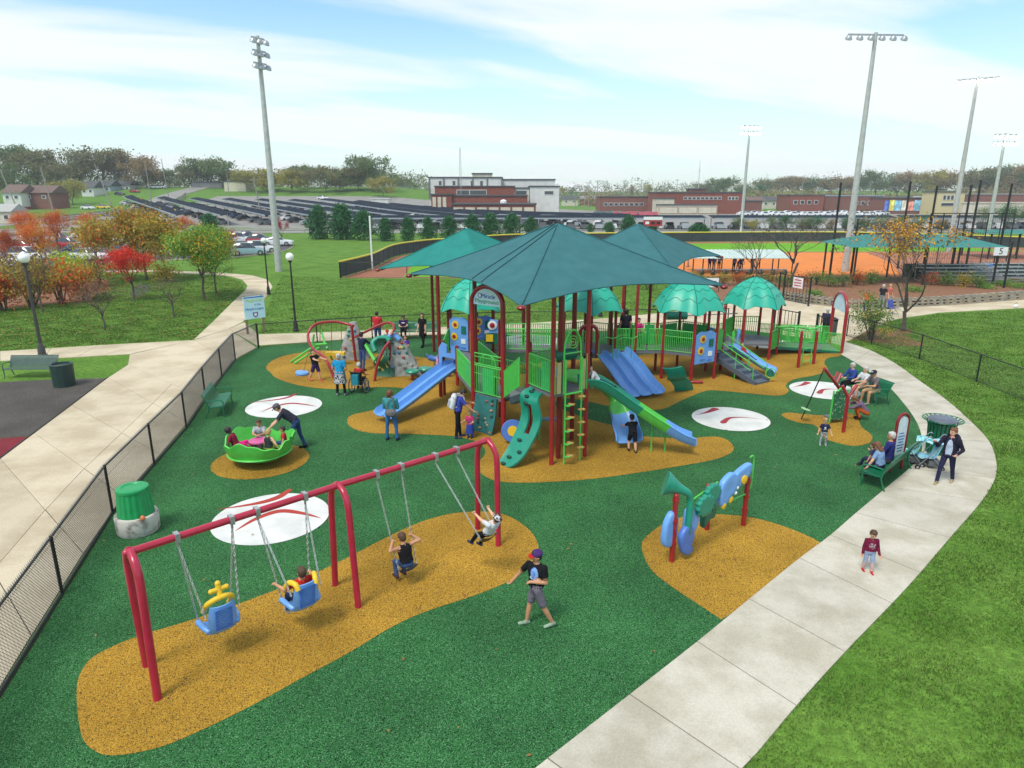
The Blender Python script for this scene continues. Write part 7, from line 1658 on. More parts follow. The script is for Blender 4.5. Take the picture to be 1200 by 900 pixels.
person('person in dark blue clothes standing at the gate by the red arch', gp(966, 398), (0.5, 0.8), 1.74, top=(0.03, 0.035, 0.08), bottom=(0.02, 0.02, 0.05), sk='tan', hair='grey', vox=0.016, belly=1.25)
person('person in dark shirt and grey trousers standing behind the leafy shrub', gp(1032, 362), (0.6, 0.5), 1.7, top=(0.03, 0.03, 0.04), bottom=(0.3, 0.31, 0.33), hair='grey', vox=0.018)
person('person in orange top behind the leafy shrub', gp(1014, 366), (-0.5, -0.5), 1.5, top=(0.6, 0.12, 0.04), bottom=DDEN, hair='brown', vox=0.018)
person('person in coral shirt standing behind the leafy shrub', gp(1040, 362), (0.4, -0.7), 1.72, top=(0.55, 0.16, 0.12), bottom=(0.45, 0.46, 0.5), hair='blond', vox=0.018)
person('person in bright blue shirt and pale shorts beside the small bleachers', gp(1157, 327.5), (0.2, 1), 1.75, top=(0.10, 0.25, 0.55), bottom=(0.45, 0.38, 0.28), legs='shorts', hair='blond', vox=0.02)
for i, (u, v, col, sit) in enumerate([(831, 317, (0.12, 0.06, 0.42), 0), (836, 318, (0.10, 0.22, 0.60), 0), (842, 317, (0.25, 0.45, 0.75), 1), (806, 313, (0.35, 0.40, 0.60), 0), (860, 318, (0.20, 0.38, 0.75), 0), (864, 319, (0.03, 0.06, 0.32), 1), (868, 318, (0.28, 0.50, 0.78), 0), (881, 318, (0.02, 0.02, 0.03), 0)]):
 desc = ['ball player in violet shirt standing in the dugout', 'ball player in royal blue shirt standing in the dugout', 'ball player in light blue shirt bending in the dugout', 'ball player in slate shirt beyond the dugout end', 'ball player in mid blue shirt standing in the dugout', 'ball player in navy shirt bending in the dugout', 'ball player in sky blue shirt in the dugout', 'coach in black clothes standing in the dugout'][i]
 person(desc, gp(u, v), (random.uniform(-1, 1), random.uniform(-1, 1)), 1.6 if i < 7 else 1.8, child=i < 7, top=col, bottom=(0.3, 0.3, 0.33) if i % 2 else BLK, hair='brown', vox=0.022, pose=dict(lean=30 if sit else 4, hipL=10, hipR=-8, shL=20, shR=10, elL=30, elR=20))
# ================================================================== trees and shrubs
def branchy(mb, p, d, L, r, depth, rng, tips, spread=0.55, up_=0.12, n=5, kids=(2, 4)):
 q = Vector(p); d = Vector(d).normalized(); pts, rs = [q.copy()], [r]
 seg = 3
 for i in range(seg):
  d = (d+Vector((rng.gauss(0, 0.12), rng.gauss(0, 0.12), rng.gauss(0, 0.06)+up_*0.5))).normalized()
  q = q+d*(L/seg); pts.append(q.copy()); rs.append(r*(1-0.42*(i+1)/seg))
 mb.tube(pts, rs, n if depth > 1 else 3, cap=False)
 if depth <= 1: tips.append((pts[-1], d)); tips.append((pts[-2], d));
 if depth == 0: return
 k = rng.randint(*kids)
 for i in range(k):
  a = rng.uniform(0, 2*math.pi); side = d.cross(Vector((math.cos(a), math.sin(a), 0.3))).normalized()
  nd = (d*(1-spread*0.5)+side*spread*rng.uniform(0.6, 1.2)+Vector((0, 0, up_))).normalized()
  st = pts[-1].lerp(pts[1], rng.uniform(0, 0.55) if i else 0)
  branchy(mb, st, nd, L*rng.uniform(0.62, 0.82), rs[-1]*rng.uniform(0.7, 0.9), depth-1, rng, tips, spread, up_, n, kids)
def leaf_mesh(name, centres, per, size, spread, mat, parent, rng, squash=0.85):
 """leaf-sized faces around the twig ends"""
 c = np.array([tuple(x) for x in centres]); k = len(c)*per
 C = np.repeat(c, per, 0)+rng.normal(0, 1, (k, 3))*np.array([spread, spread, spread*squash])
 a = rng.normal(0, 1, (k, 3)); a /= np.linalg.norm(a, axis=1)[:, None]; b = rng.normal(0, 1, (k, 3)); b -= a*(a*b).sum(1)[:, None]; b /= np.linalg.norm(b, axis=1)[:, None]
 s = size*rng.uniform(0.6, 1.3, (k, 1)); V = np.stack([C-a*s, C-b*s*0.55, C+a*s, C+b*s*0.55], 1).reshape(-1, 3)
 off = parent_world(parent) if parent is not None else Vector((0, 0, 0)); V = V-np.array(tuple(off))
 me = bpy.data.meshes.new(name); me.vertices.add(k*4); me.vertices.foreach_set('co', V.reshape(-1)); me.loops.add(k*4); me.loops.foreach_set('vertex_index', np.arange(k*4, dtype=np.int32))
 me.polygons.add(k); me.polygons.foreach_set('loop_start', np.arange(0, k*4, 4, dtype=np.int32)); me.polygons.foreach_set('loop_total', np.full(k, 4, np.int32)); me.update(calc_edges=True)
 me.materials.append(mat); o = bpy.data.objects.new(name, me); COL.objects.link(o)
 if parent is not None: o.parent = parent
 return o
LM = {
 'red': leafmat('leaves scarlet', [(0.625, 0.019, 0.013), (0.775, 0.044, 0.019), (0.525, 0.025, 0.025), (0.825, 0.112, 0.031)]),
 'orange': leafmat('leaves orange', [(0.675, 0.121, 0.020), (0.756, 0.189, 0.027), (0.513, 0.095, 0.027), (0.810, 0.270, 0.041)]),
 'redbrown': leafmat('leaves russet', [(0.432, 0.081, 0.027), (0.540, 0.121, 0.027), (0.324, 0.068, 0.034), (0.594, 0.189, 0.041)]),
 'gold': leafmat('leaves gold', [(0.62, 0.30, 0.02), (0.70, 0.38, 0.03), (0.56, 0.22, 0.02)]),
 'olive': leafmat('leaves olive', [(0.240, 0.225, 0.038), (0.330, 0.270, 0.045), (0.420, 0.255, 0.045), (0.195, 0.195, 0.045)]),
 'yolive': leafmat('leaves yellow olive', [(0.420, 0.336, 0.042), (0.532, 0.378, 0.042), (0.308, 0.280, 0.042), (0.588, 0.308, 0.042)]),
 'green': leafmat('leaves green', [(0.109, 0.264, 0.046), (0.155, 0.341, 0.054), (0.093, 0.202, 0.046), (0.248, 0.403, 0.062)]),
 'lime': leafmat('leaves lime', [(0.351, 0.486, 0.054), (0.459, 0.567, 0.068), (0.270, 0.405, 0.054)]),
 'fir': leafmat('leaves conifer', [(0.021, 0.112, 0.033), (0.030, 0.150, 0.045), (0.045, 0.188, 0.053), (0.018, 0.083, 0.030)]),
 'maroon': leafmat('leaves maroon', [(0.336, 0.028, 0.042), (0.448, 0.042, 0.042), (0.252, 0.028, 0.042)]),
 'far': leafmat('leaves far woods', [(0.144, 0.156, 0.062), (0.188, 0.188, 0.075), (0.250, 0.206, 0.088), (0.125, 0.156, 0.075)]),
 'farr': leafmat('leaves far autumn', [(0.275, 0.194, 0.088), (0.338, 0.206, 0.081), (0.225, 0.175, 0.088), (0.188, 0.181, 0.081)]),
 'farg': leafmat('leaves far green', [(0.106, 0.175, 0.056), (0.144, 0.219, 0.069), (0.100, 0.144, 0.062), (0.188, 0.225, 0.069)]),
 'fary': leafmat('leaves far yellow', [(0.350, 0.312, 0.062), (0.288, 0.275, 0.062), (0.400, 0.325, 0.062), (0.225, 0.237, 0.062)]),
 'bush': leafmat('leaves bush', [(0.070, 0.168, 0.035), (0.112, 0.224, 0.042), (0.168, 0.280, 0.049), (0.224, 0.196, 0.056)]),
 'twig': leafmat('leaves twiggy', [(0.16, 0.10, 0.07), (0.20, 0.13, 0.09), (0.13, 0.09, 0.07)])}
def tree(name, label, base, top, width, leaves, seed, trunk=0.32, size=None, per=None, depth=4, cat='tree', group=None, spread=None, r0=None, kids=(2, 4), full=0):
 """base point, height of crown top, crown width in metres"""
 rng = random.Random(seed); nr = np.random.default_rng(seed); base = Vector(base); H = top-base.z
 t = thing(name, label, cat, base, group=group); mb = MB(); tips = []; r0 = r0 or max(0.05, H*0.016)
 th = H*trunk; mb.tube([base, base+Vector((rng.gauss(0, 0.01)*H, rng.gauss(0, 0.01)*H, th*0.5)), base+Vector((rng.gauss(0, 0.015)*H, 0, th))], [r0*1.35, r0, r0*0.9], 8, cap=False)
 p0 = base+Vector((0, 0, th*0.97)); L = (H-th)*0.40
 for i in range(5):
  a = 2*math.pi*i/5+rng.uniform(-0.4, 0.4); tilt = rng.uniform(0.35, 0.95) if i else 0.1
  branchy(mb, p0, (math.cos(a)*tilt, math.sin(a)*tilt, 1), L, r0*0.6, depth-2, rng, tips, kids=kids)
 P = np.array([tuple(x[0]) for x in tips]); c = P.mean(0); ex = np.percentile(np.abs(P-c), 92, axis=0)
 sx = (width/2)*0.86/max(ex[0], ex[1], 0.01); zt = P[:, 2].max(); sz = (top-p0.z)*0.93/max(0.01, zt-p0.z)
 def fit(v):
  f = sstep(p0.z-0.02*H, p0.z+0.25*(H-th), v[2]); s_ = 1+(sx-1)*f
  return (base.x+(v[0]-base.x)*s_, base.y+(v[1]-base.y)*s_, p0.z+(v[2]-p0.z)*sz if v[2] > p0.z else v[2])
 mb.v = [fit(v) for v in mb.v]; tips = [Vector(fit(x[0])) for x in tips]
 mb.build('trunk', BARK, t)
 if leaves and full:
  cz = p0.z+(top-p0.z)*0.50; k_ = 0
  lob = [(rng.uniform(-0.32, 0.32)*width, rng.uniform(-0.32, 0.32)*width, cz+rng.uniform(-0.3, 0.34)*(top-p0.z), rng.uniform(0.22, 0.36)) for _ in range(7)]
  for lx, ly, lz, lr in lob:
   for _ in range(full//7):
    q_ = Vector((rng.gauss(0, 1), rng.gauss(0, 1), rng.gauss(0, 1))).normalized()*(rng.random()**0.4); tips.append(Vector((base.x+lx+q_.x*lr*width*0.62, base.y+ly+q_.y*lr*width*0.62, min(top, lz+q_.z*lr*(top-p0.z)*0.66))))
 if leaves:
  lst = leaves if isinstance(leaves, list) else [leaves]
  rng.shuffle(tips); n = len(tips); i0 = 0
  for j, lf in enumerate(lst):
   nm, share = lf if isinstance(lf, tuple) else (lf, 1/len(lst))
   part = tips[i0:i0+max(1, int(n*share))]; i0 += int(n*share)
   leaf_mesh('crown', part, int((per or 14)*(1.7 if (per or 14) > 12 else 1)), size or max(0.05, width*0.017), spread or width*0.07, LM[nm], t, nr)
 return t
def pt(u, v): return gp(u, v)
def tree_px(name, label, ub, vb, vtop, wpx, leaves, seed, **k):
 b = gp(ub, vb); return tree(name, label, b, zat(vtop, b.y), wpx/FPX*(b.y*CT+2), leaves, seed, **k)
OT = 'autumn trees round the parking lot'
tree_px('maple_tree', 'russet tree at the lawn edge beside the white hatchback', 12, 325, 266, 34, 'redbrown', 1, per=20, group=OT, full=70)
tree_px('maple_tree', 'orange-red tree with open crown beside the parking lot road', 36, 300, 246, 34, 'orange', 2, per=18, group=OT, full=70)
tree_px('maple_tree', 'orange tree next to the orange-red one by the lot', 70, 300, 245, 36, [('orange', 0.7), ('redbrown', 0.3)], 3, per=18, group=OT, full=70)
tree_px('maple_tree', 'tree turning from orange to yellow in front of parked cars', 52, 318, 258, 42, [('orange', 0.6), ('gold', 0.4)], 4, per=18, group=OT, full=70)
tree_px('maple_tree', 'yellow-olive small tree beside the dark blue car', 116, 318, 264, 44, [('yolive', 0.7), ('gold', 0.3)], 5, per=18, group=OT, full=70)
tree_px('maple_tree', 'small orange tree behind the yellow-olive one', 108, 298, 249, 28, 'orange', 6, per=16, group=OT, full=70)
tree_px('oak_tree', 'broad olive and russet tree standing behind the scarlet tree', 172, 328, 246, 92, [('olive', 0.55), ('yolive', 0.3), ('orange', 0.15)], 7, per=20, depth=5, group=OT, full=150)
tree_px('maple_tree', 'scarlet tree with slender twin trunks on the lawn', 157, 352, 288, 46, 'red', 8, per=24, trunk=0.3, group=OT, full=70)
tree_px('young_oak', 'full green and yellow tree beside the path bend', 240, 352, 264, 74, [('green', 0.6), ('lime', 0.28), ('gold', 0.12)], 9, per=24, depth=5, group=OT, full=150)
tree_px('young_oak', 'smaller green tree just behind the green and yellow one', 254, 344, 285, 44, [('green', 0.8), ('olive', 0.2)], 10, per=20, group=OT, full=70)
tree_px('maple_tree', 'little orange tree in front of the carports', 222, 288, 252, 24, 'orange', 11, per=14, group=OT)
tree_px('maple_tree', 'dark maroon tree beside the white hatchbacks', 266, 303, 266, 32, 'maroon', 12, per=16, group=OT, full=70)
tree_px('maple_tree', 'narrow maroon tree behind the tall light pole', 331, 288, 254, 16, 'maroon', 13, per=16, group=OT)
tree_px('bare_tree', 'leafless dark tree with a few russet twigs on the lawn', 123, 387, 322, 66, [('twig', 0.9), ('redbrown', 0.1)], 14, per=3, depth=5, trunk=0.26, size=0.05, group=OT)
tree_px('bare_tree', 'small leafless grey tree alone on the lawn', 204, 372, 322, 52, [('twig', 1.0)], 15, per=2, depth=5, trunk=0.3, size=0.04, group=OT)
tree_px('bare_tree', 'thin half-bare tree rising out of the brush', 50, 365, 300, 56, [('twig', 0.5), ('olive', 0.5)], 16, per=4, depth=5, size=0.07, group=OT)
tree_px('maple_tree', 'bright red low tree at the brush edge', -2, 364, 318, 40, 'red', 17, per=22, trunk=0.15, group=OT, full=70)
def bush(label, base, w, h, leaves, seed, per=26, name='shrub', group=None, size=None, cat='shrub'):
 rng = random.Random(seed); nr = np.random.default_rng(seed); b = Vector(base); t = thing(name, label, cat, b, group=group); mb = MB(); tips = []
 for i in range(9):
  a = rng.uniform(0, 6.28); r = rng.uniform(0, 0.36)*w; e = b+Vector((math.cos(a)*r, math.sin(a)*r, h*rng.uniform(0.55, 0.92))); m = b.lerp(e, 0.5)+Vector((rng.gauss(0, 0.04)*w, rng.gauss(0, 0.04)*w, 0))
  mb.tube([b+Vector((math.cos(a)*0.04*w, math.sin(a)*0.04*w, 0)), m, e], [0.016*h+0.006, 0.012*h+0.004, 0.004], 4, cap=False)
  for k in range(4): tips.append(m.lerp(e, rng.uniform(0.0, 1.1))+Vector((rng.gauss(0, 0.13)*w, rng.gauss(0, 0.13)*w, rng.gauss(0, 0.08)*h)))
 for i in range(14):
  a = rng.uniform(0, 6.28); r = rng.uniform(0.2, 0.44)*w; tips.append(b+Vector((math.cos(a)*r, math.sin(a)*r, h*rng.uniform(0.12, 0.6))))
 mb.build('stem', BARK, t); lst = leaves if isinstance(leaves, list) else [(leaves, 1.0)]; rng.shuffle(tips); i0 = 0
 for nm, sh_ in lst:
  n = int(len(tips)*sh_); leaf_mesh('foliage', tips[i0:i0+n], per, size or w*0.03, w*0.085, LM[nm], t, nr, 0.8); i0 += n
 return t
def bush_px(label, u, v, wpx, hpx, leaves, seed, **k):
 b = gp(u, v); s_ = (b.y*CT+2)/FPX; return bush(label, b, wpx*s_, hpx*s_, leaves, seed, **k)
for i, (u, v, w, h, lf, lb) in enumerate([(5, 364, 60, 52, [('olive', 0.6), ('orange', 0.4)], 'olive and orange brush by the low red tree'), (38, 360, 60, 58, [('olive', 0.7), ('yolive', 0.3)], 'tall olive brush behind the acorn lamp post'), (72, 356, 58, 54, [('orange', 0.5), ('yolive', 0.3), ('redbrown', 0.2)], 'rust-orange brush in the middle of the thicket'), (100, 352, 48, 50, [('redbrown', 0.5), ('yolive', 0.5)], 'russet and yellow brush beside the little pond'), (84, 335, 60, 42, [('lime', 1.0)], 'lime-green bush behind the rust-orange brush'), (118, 336, 40, 36, [('olive', 0.6), ('twig', 0.4)], 'dull olive bush between the pond and the scarlet tree'), (30, 336, 60, 40, [('yolive', 0.5), ('twig', 0.5)], 'thin yellowish brush in front of the parking lot kerb'), (195, 330, 34, 22, [('yolive', 0.6), ('olive', 0.4)], 'low yellow-olive bush under the broad olive tree')]):
 bush_px(lb, u, v, w, h, lf, 40+i, per=30, group='brush thicket at the lawn edge')
tree_px('crape_myrtle', 'many-stemmed bare tree with a few golden leaves inside the lawn fence', 1058, 388, 238, 150, [('gold', 0.42), ('twig', 0.4)], 21, per=7, depth=6, trunk=0.16, size=0.075, spread=0.22, r0=0.11, kids=(2, 3))
bush_px('round glossy green shrub inside the fence beside the red arch', 1021, 399, 50, 55, [('bush', 0.9), ('yolive', 0.1)], 60, per=46, size=0.06)
tree_px('bare_tree', 'leafless vase-shaped tree beside the dugout', 927, 336, 240, 96, [('twig', 0.5)], 22, per=2, depth=6, trunk=0.3, size=0.06, kids=(2, 3))
tree_px('bare_tree', 'thin leafless tree in front of the dugout roof', 884, 336, 265, 60, [('twig', 0.4)], 23, per=2, depth=5, trunk=0.3, size=0.05)
hed = [(760, 340, 'bush'), (795, 338, 'bush'), (812, 334, 'olive'), (830, 336, 'bush'), (848, 334, 'olive'), (866, 334, 'redbrown'), (884, 336, 'bush'), (902, 334, 'olive'), (920, 336, 'bush'), (938, 335, 'redbrown'), (956, 334, 'bush'), (972, 336, 'bush'), (988, 336, 'farg'), (1004, 334, 'redbrown'), (1020, 333, 'bush'), (1090, 334, 'redbrown'), (1110, 335, 'bush'), (1128, 336, 'yolive'), (1145, 337, 'bush')]
for i, (u, v, lf) in enumerate(hed):
 bush_px({'bush': 'low green shrub in the mulch bed before the ball field', 'olive': 'low olive shrub in the mulch bed before the ball field', 'redbrown': 'low russet shrub in the mulch bed before the ball field', 'farg': 'low dark green shrub in the mulch bed before the light pole', 'yolive': 'low yellow-olive shrub in the mulch bed by the bleachers'}[lf], u, v, 25, 16, [(lf, 0.8), ('farg', 0.2)], 70+i, per=22, group='shrubs in the mulch bed')
for i, (u, v) in enumerate([(1155, 338), (1178, 335), (1196, 338), (955, 347), (1070, 342)]):
 bush_px('bright green ground-hugging plant on the mulch', u, v, 26, 6, [('green', 1.0)], 95+i, per=16, group='ground cover plants in the mulch bed')
def conifer(label, base, h, w, seed, group=None):
 nr = np.random.default_rng(seed); b = Vector(base); t = thing('evergreen_tree', label, 'tree', b, group=group)
 mb = MB(); mb.tube([b, b+Vector((0, 0, h*0.9))], [h*0.025, h*0.006], 6); mb.build('trunk', BARK, t)
 cs_ = []
 for k in range(170):
  f = nr.uniform(0.02, 1)**0.8; a = nr.uniform(0, 6.28); prof = math.sin(math.pi*min(1, (1-f)*0.62+0.06))**0.8 if f < 0.97 else 0.08
  r = w/2*prof*nr.uniform(0.15, 1.0); cs_.append((b.x+r*math.cos(a), b.y+r*math.sin(a), b.z+h*f))
 leaf_mesh('crown', cs_, 20, w*0.04, w*0.065, LM['fir'], t, nr, 1.1); return t
for i, (u, v, vt, w) in enumerate([(375, 280, 245, 27), (402, 280.5, 244, 29), (427, 281.5, 250, 24), (452, 282.5, 258, 19), (479, 282.5, 257, 18), (502, 282, 257, 18), (527, 281, 255, 19), (553, 279.5, 254, 20), (575, 278.5, 253, 21), (600, 277.5, 253, 21), (622, 277, 257, 17), (247, 279, 254, 22), (736, 273, 255, 17), (714, 273, 262, 12), (692, 272, 263, 8), (765, 272, 260, 12), (815, 273, 264, 14), (824, 273, 265, 12)]):
 b = gp(u, v); d_ = b.y*CT+2; conifer('dark evergreen in the row beyond the outfield fence' if 2 < i < 11 else ('taller dark evergreen at the start of the row beyond the outfield' if i < 3 else ('single evergreen near the orange tree by the carports' if i == 11 else 'small evergreen beyond the outfield by the scoreboard')), b, (v-vt)*d_/FPX, w*1.22*d_/FPX, 200+i, group='evergreens beyond the outfield')
for i, (u, v, vt, w, lf) in enumerate([(866, 272, 254, 14, 'farg'), (883, 273, 257, 18, 'fary'), (901, 274, 253, 20, 'farg'), (921, 275, 252, 22, 'fir'), (940, 274, 254, 20, 'farg'), (957, 275, 253, 22, 'fir'), (974, 276, 256, 16, 'farr'), (990, 277, 254, 20, 'fir'), (1012, 277, 255, 22, 'fir'), (1032, 278, 252, 22, 'farg'), (1052, 279, 250, 24, 'farg'), (1075, 279, 252, 22, 'fir'), (1152, 275, 240, 22, 'farg'), (1178, 272, 238, 30, 'fir'), (1200, 272, 238, 30, 'farg'), (1100, 279, 255, 16, 'farr')]):
 b = gp(u, v); d_ = b.y*CT+2; tree('roadside_tree', {'farg': 'low green tree in the row along the carports', 'fary': 'yellowing tree in the row along the carports', 'fir': 'dark green tree in the row along the carports', 'farr': 'russet tree in the row along the carports'}[lf], b, b.z+(v-vt)*d_/FPX, w*d_/FPX, lf, 230+i, trunk=0.12, per=14, group='tree row along the road', full=40)
far = [(18, 300, 169, 62, 'farg'), (45, 292, 173, 52, 'far'), (68, 288, 190, 40, 'far'), (8, 262, 190, 36, 'farg'), (95, 330, 186, 36, 'far'), (122, 325, 173, 66, 'far'), (150, 328, 178, 50, 'farr'), (172, 320, 184, 44, 'farr'), (192, 330, 198, 34, 'farg'), (82, 255, 208, 34, 'fary'), (228, 330, 194, 38, 'far'), (248, 325, 185, 54, 'farg'), (272, 330, 198, 30, 'far'), (299, 300, 197, 40, 'fary'), (318, 310, 204, 32, 'far'), (342, 300, 198, 42, 'fary'), (360, 320, 194, 44, 'farg'), (382, 300, 195, 48, 'far'), (402, 310, 199, 42, 'farg'), (420, 312, 196, 44, 'far'), (437, 305, 182, 54, 'farg'), (449, 285, 205, 30, 'fary'), (470, 420, 208, 22, 'far')]
for i, (u, y, vt, w, lf) in enumerate(far):
 x = at(u, 220, y).x; b = Vector((x, y, hgt(x, y))); wd = w*(y*CT)/FPX*1.25
 tree('hillside_tree', ['tall hillside tree beyond the carports in %s leaf' % {'far': 'dull olive', 'farg': 'green', 'farr': 'brown', 'fary': 'yellow-green'}[lf]][0], b, zat(vt, y), wd, lf, 300+i, trunk=0.16, per=13, depth=4, size=wd*0.017, spread=wd*0.035, full=120, group='trees on the far hillside')
far2 = [(760, 520, 214, 14, 'fary'), (742, 540, 216, 12, 'farr'), (843, 470, 206, 34, 'farg'), (828, 480, 214, 20, 'far'), (868, 450, 217, 22, 'farg'), (893, 440, 215, 16, 'fir'), (905, 520, 210, 30, 'far'), (930, 520, 207, 36, 'farr'), (952, 520, 208, 36, 'farg'), (975, 510, 208, 34, 'farr'), (1000, 500, 205, 36, 'farr'), (1027, 480, 199, 40, 'farg'), (1052, 490, 207, 34, 'far'), (1075, 470, 202, 40, 'farr'), (1102, 460, 198, 44, 'fary'), (1128, 450, 201, 42, 'farr'), (1152, 440, 196, 46, 'far'), (1178, 430, 192, 50, 'farg'), (1203, 420, 192, 50, 'farr'), (1230, 420, 195, 50, 'farg'), (660, 560, 217, 12, 'fary'), (672, 560, 218, 10, 'farg')]
for i, (u, y, vt, w, lf) in enumerate(far2):
 x = at(u, 220, y).x; b = Vector((x, y, hgt(x, y))); wd = w*(y*CT)/FPX*1.2
 tree('skyline_tree', 'skyline tree beyond the brick buildings in %s leaf' % {'far': 'dull olive', 'farg': 'green', 'farr': 'brown', 'fary': 'yellow', 'fir': 'dark green'}[lf], b, zat(vt, y), wd, lf, 400+i, trunk=0.15, per=13, depth=4, size=wd*0.017, spread=wd*0.035, full=110, group='trees on the skyline')
nr = np.random.default_rng(77); cs_ = []
for k in range(2600):
 x = nr.uniform(-900, 900); y = nr.uniform(560, 900); z = hgt(x, y)
 cs_.append((x, y, z+nr.uniform(0.5, 11+4*math.sin(x*0.021)+3*math.sin(x*0.063+1))))
o = leaf_mesh('far_woods', cs_, 30, 0.8, 2.4, LM['far'], None, nr, 0.8); tag(o, 'hazy olive belt of far woods along the horizon', 'woods', kind='stuff')
cs_ = [(x, nr.uniform(395, 430), hgt(x, 410)+nr.uniform(0.2, 6+2*math.sin(x*0.05))) for x in nr.uniform(40, 420, 1500)]
o = leaf_mesh('rear_thicket', cs_, 16, 0.6, 1.6, LM['farr'], None, nr, 0.8); tag(o, 'brownish thicket behind the brick warehouses', 'thicket', kind='stuff')
cs_ = [(x, nr.uniform(330, 360)+0.0, hgt(x, 345)+nr.uniform(0.3, 6.5)) for x in nr.uniform(-330, -40, 900)]
o = leaf_mesh('hill_thicket', cs_, 22, 0.5, 1.5, LM['farg'], None, nr, 0.7); tag(o, 'dense green thicket along the crest of the hill', 'thicket', kind='stuff')
# ================================================================== cars
def car_mesh(parent, X, L, W, H, paint, wagon=False, far_=False):
 hoods = [(-L/2, 0.32), (-L/2+0.05, 0.62), (-L/2+0.25, 0.80), (-L*0.20, 0.92), (-L*0.06, 0.96), (L*0.30, 0.96), (L/2-0.12, 0.88 if not wagon else 0.95), (L/2, 0.60), (L/2, 0.30)]
 rows = []
 for x, z in hoods:
  w = W/2*(0.86 if abs(x) > L*0.46 else 1.0)
  rows.append([(-w*0.98, x, 0.26), (-w, x, min(z, 0.62)), (-w*0.93, x, z*0.985), (-w*0.5, x, z), (w*0.5, x, z), (w*0.93, x, z*0.985), (w, x, min(z, 0.62)), (w*0.98, x, 0.26)])
 mb = MB(X); mb.grid(rows);
 for r in (rows[0], rows[-1]): mb.add(r, [tuple(range(8))])
 body = mb.build('body', paint, parent, ang=50)
 cab = [(-L*0.19, 0.94, 0.40), (-L*0.05, H-0.06, 0.37), (L*0.06, H, 0.37), (L*(0.26 if not wagon else 0.36), H-0.05, 0.36), (L*(0.38 if not wagon else 0.475), 0.95, 0.40)]
 mb = MB(X); mb.grid([[(-W*k*1.16, y, 0.93), (-W*k, y, z-0.06), (-W*k*0.85, y, z), (W*k*0.85, y, z), (W*k, y, z-0.06), (W*k*1.16, y, 0.93)] for y, z, k in cab]); mb.build('windows', GLASS, parent, ang=50)
 mb = MB(X); mb.grid([[(-W*0.33, y, z+0.012), (W*0.33, y, z+0.012)] for y, z, k in cab[1:4]], thick=0.02); mb.build('roof', paint, parent)
 for y in (-L*0.31, L*0.30):
  for s_ in (-1, 1):
   mb = MB(X); mb.tube([(s_*(W/2-0.18), y, 0.33), (s_*(W/2+0.01), y, 0.33)], 0.33, 14 if not far_ else 10); w = mb.build('wheel', RUBT, parent)
   if not far_: mb = MB(X); mb.tube([(s_*(W/2-0.1), y, 0.33), (s_*(W/2+0.02), y, 0.33)], 0.19, 10); mb.build('rim', CHROME, w)
 if not far_:
  for s_ in (-1, 1):
   mb = MB(X); mb.box((s_*W*0.36, -L/2+0.06, 0.66), (0.36, 0.12, 0.16)); mb.build('headlight', WHITE, parent)
   mb = MB(X); mb.box((s_*W*0.38, L/2-0.05, 0.72), (0.26, 0.12, 0.2)); mb.build('tail_light', M('tail red', (0.35, 0.01, 0.01), 0.3), parent)
PAINT = {n: M('car '+n, c, 0.25, tuple(x*0.9 for x in c), coat=0.6, scale=2) for n, c in {'white': (0.72, 0.73, 0.74), 'silver': (0.40, 0.43, 0.46), 'red': (0.38, 0.015, 0.025), 'black': (0.015, 0.016, 0.02), 'navy': (0.02, 0.03, 0.09), 'blue': (0.06, 0.16, 0.32), 'grey': (0.12, 0.13, 0.14), 'teal': (0.25, 0.40, 0.45), 'green': (0.02, 0.07, 0.04), 'yellow': (0.7, 0.5, 0.03)}.items()}
def car(label, p, yaw, paint, L=4.5, W=1.8, H=1.5, wagon=False, far_=False, group='cars in the parking lot', name='parked_car'):
 p = Vector((p[0], p[1], hgt(p[0], p[1])+0.012)); t = thing(name, label, 'car', p, group=group); car_mesh(t, XF(p, yaw), L, W, H, PAINT[paint], wagon, far_); return t
lot = [(292, 299, 'teal', 1.9, 1, 'pale aqua crossover parked at the kerb under the maroon tree'), (306, 296, 'white', 1.9, 1, 'white hatchback parked beside the pale aqua crossover'), (282, 284, 'white', 1.8, 1, 'white sport utility parked behind the aqua crossover'), (307, 286, 'red', 1.75, 1, 'red sport utility beside the white one near the light pole'), (326, 288, 'white', 1.7, 0, 'white car behind the tall light pole'), (293, 281, 'navy', 1.8, 0, 'navy car between the white sport utility and the red one'), (105, 305, 'white', 1.4, 0, 'white sedan parked next to the dark blue car'), (96, 297, 'navy', 1.4, 0, 'dark blue sedan beside the white one behind the lime bush'), (84, 291, 'red', 1.5, 1, 'dark red car under the orange tree'), (72, 284, 'silver', 1.5, 1, 'silver car in the far row behind the orange trees'), (100, 279, 'white', 1.5, 0, 'white car behind the yellow-olive tree'), (30, 293, 'red', 1.5, 0, 'red car beside the russet tree'), (26, 284, 'silver', 1.5, 0, 'silver sedan behind the red car'), (34, 305, 'white', 1.5, 1, 'white van-like car behind the acorn lamp globe'), (-2, 313, 'white', 1.4, 0, 'white hatchback at the lawn edge'), (132, 285, 'white', 1.6, 0, 'white car glimpsed through the olive tree'), (60, 281, 'grey', 1.5, 0, 'grey car in the far row of the lot'), (150, 300, 'grey', 1.5, 0, 'grey car behind the scarlet tree')]
for u, v, c, yw, wg, lb in lot: car(lb, gp(u, v), yw, c, wagon=bool(wg), H=1.62 if wg else 1.45)
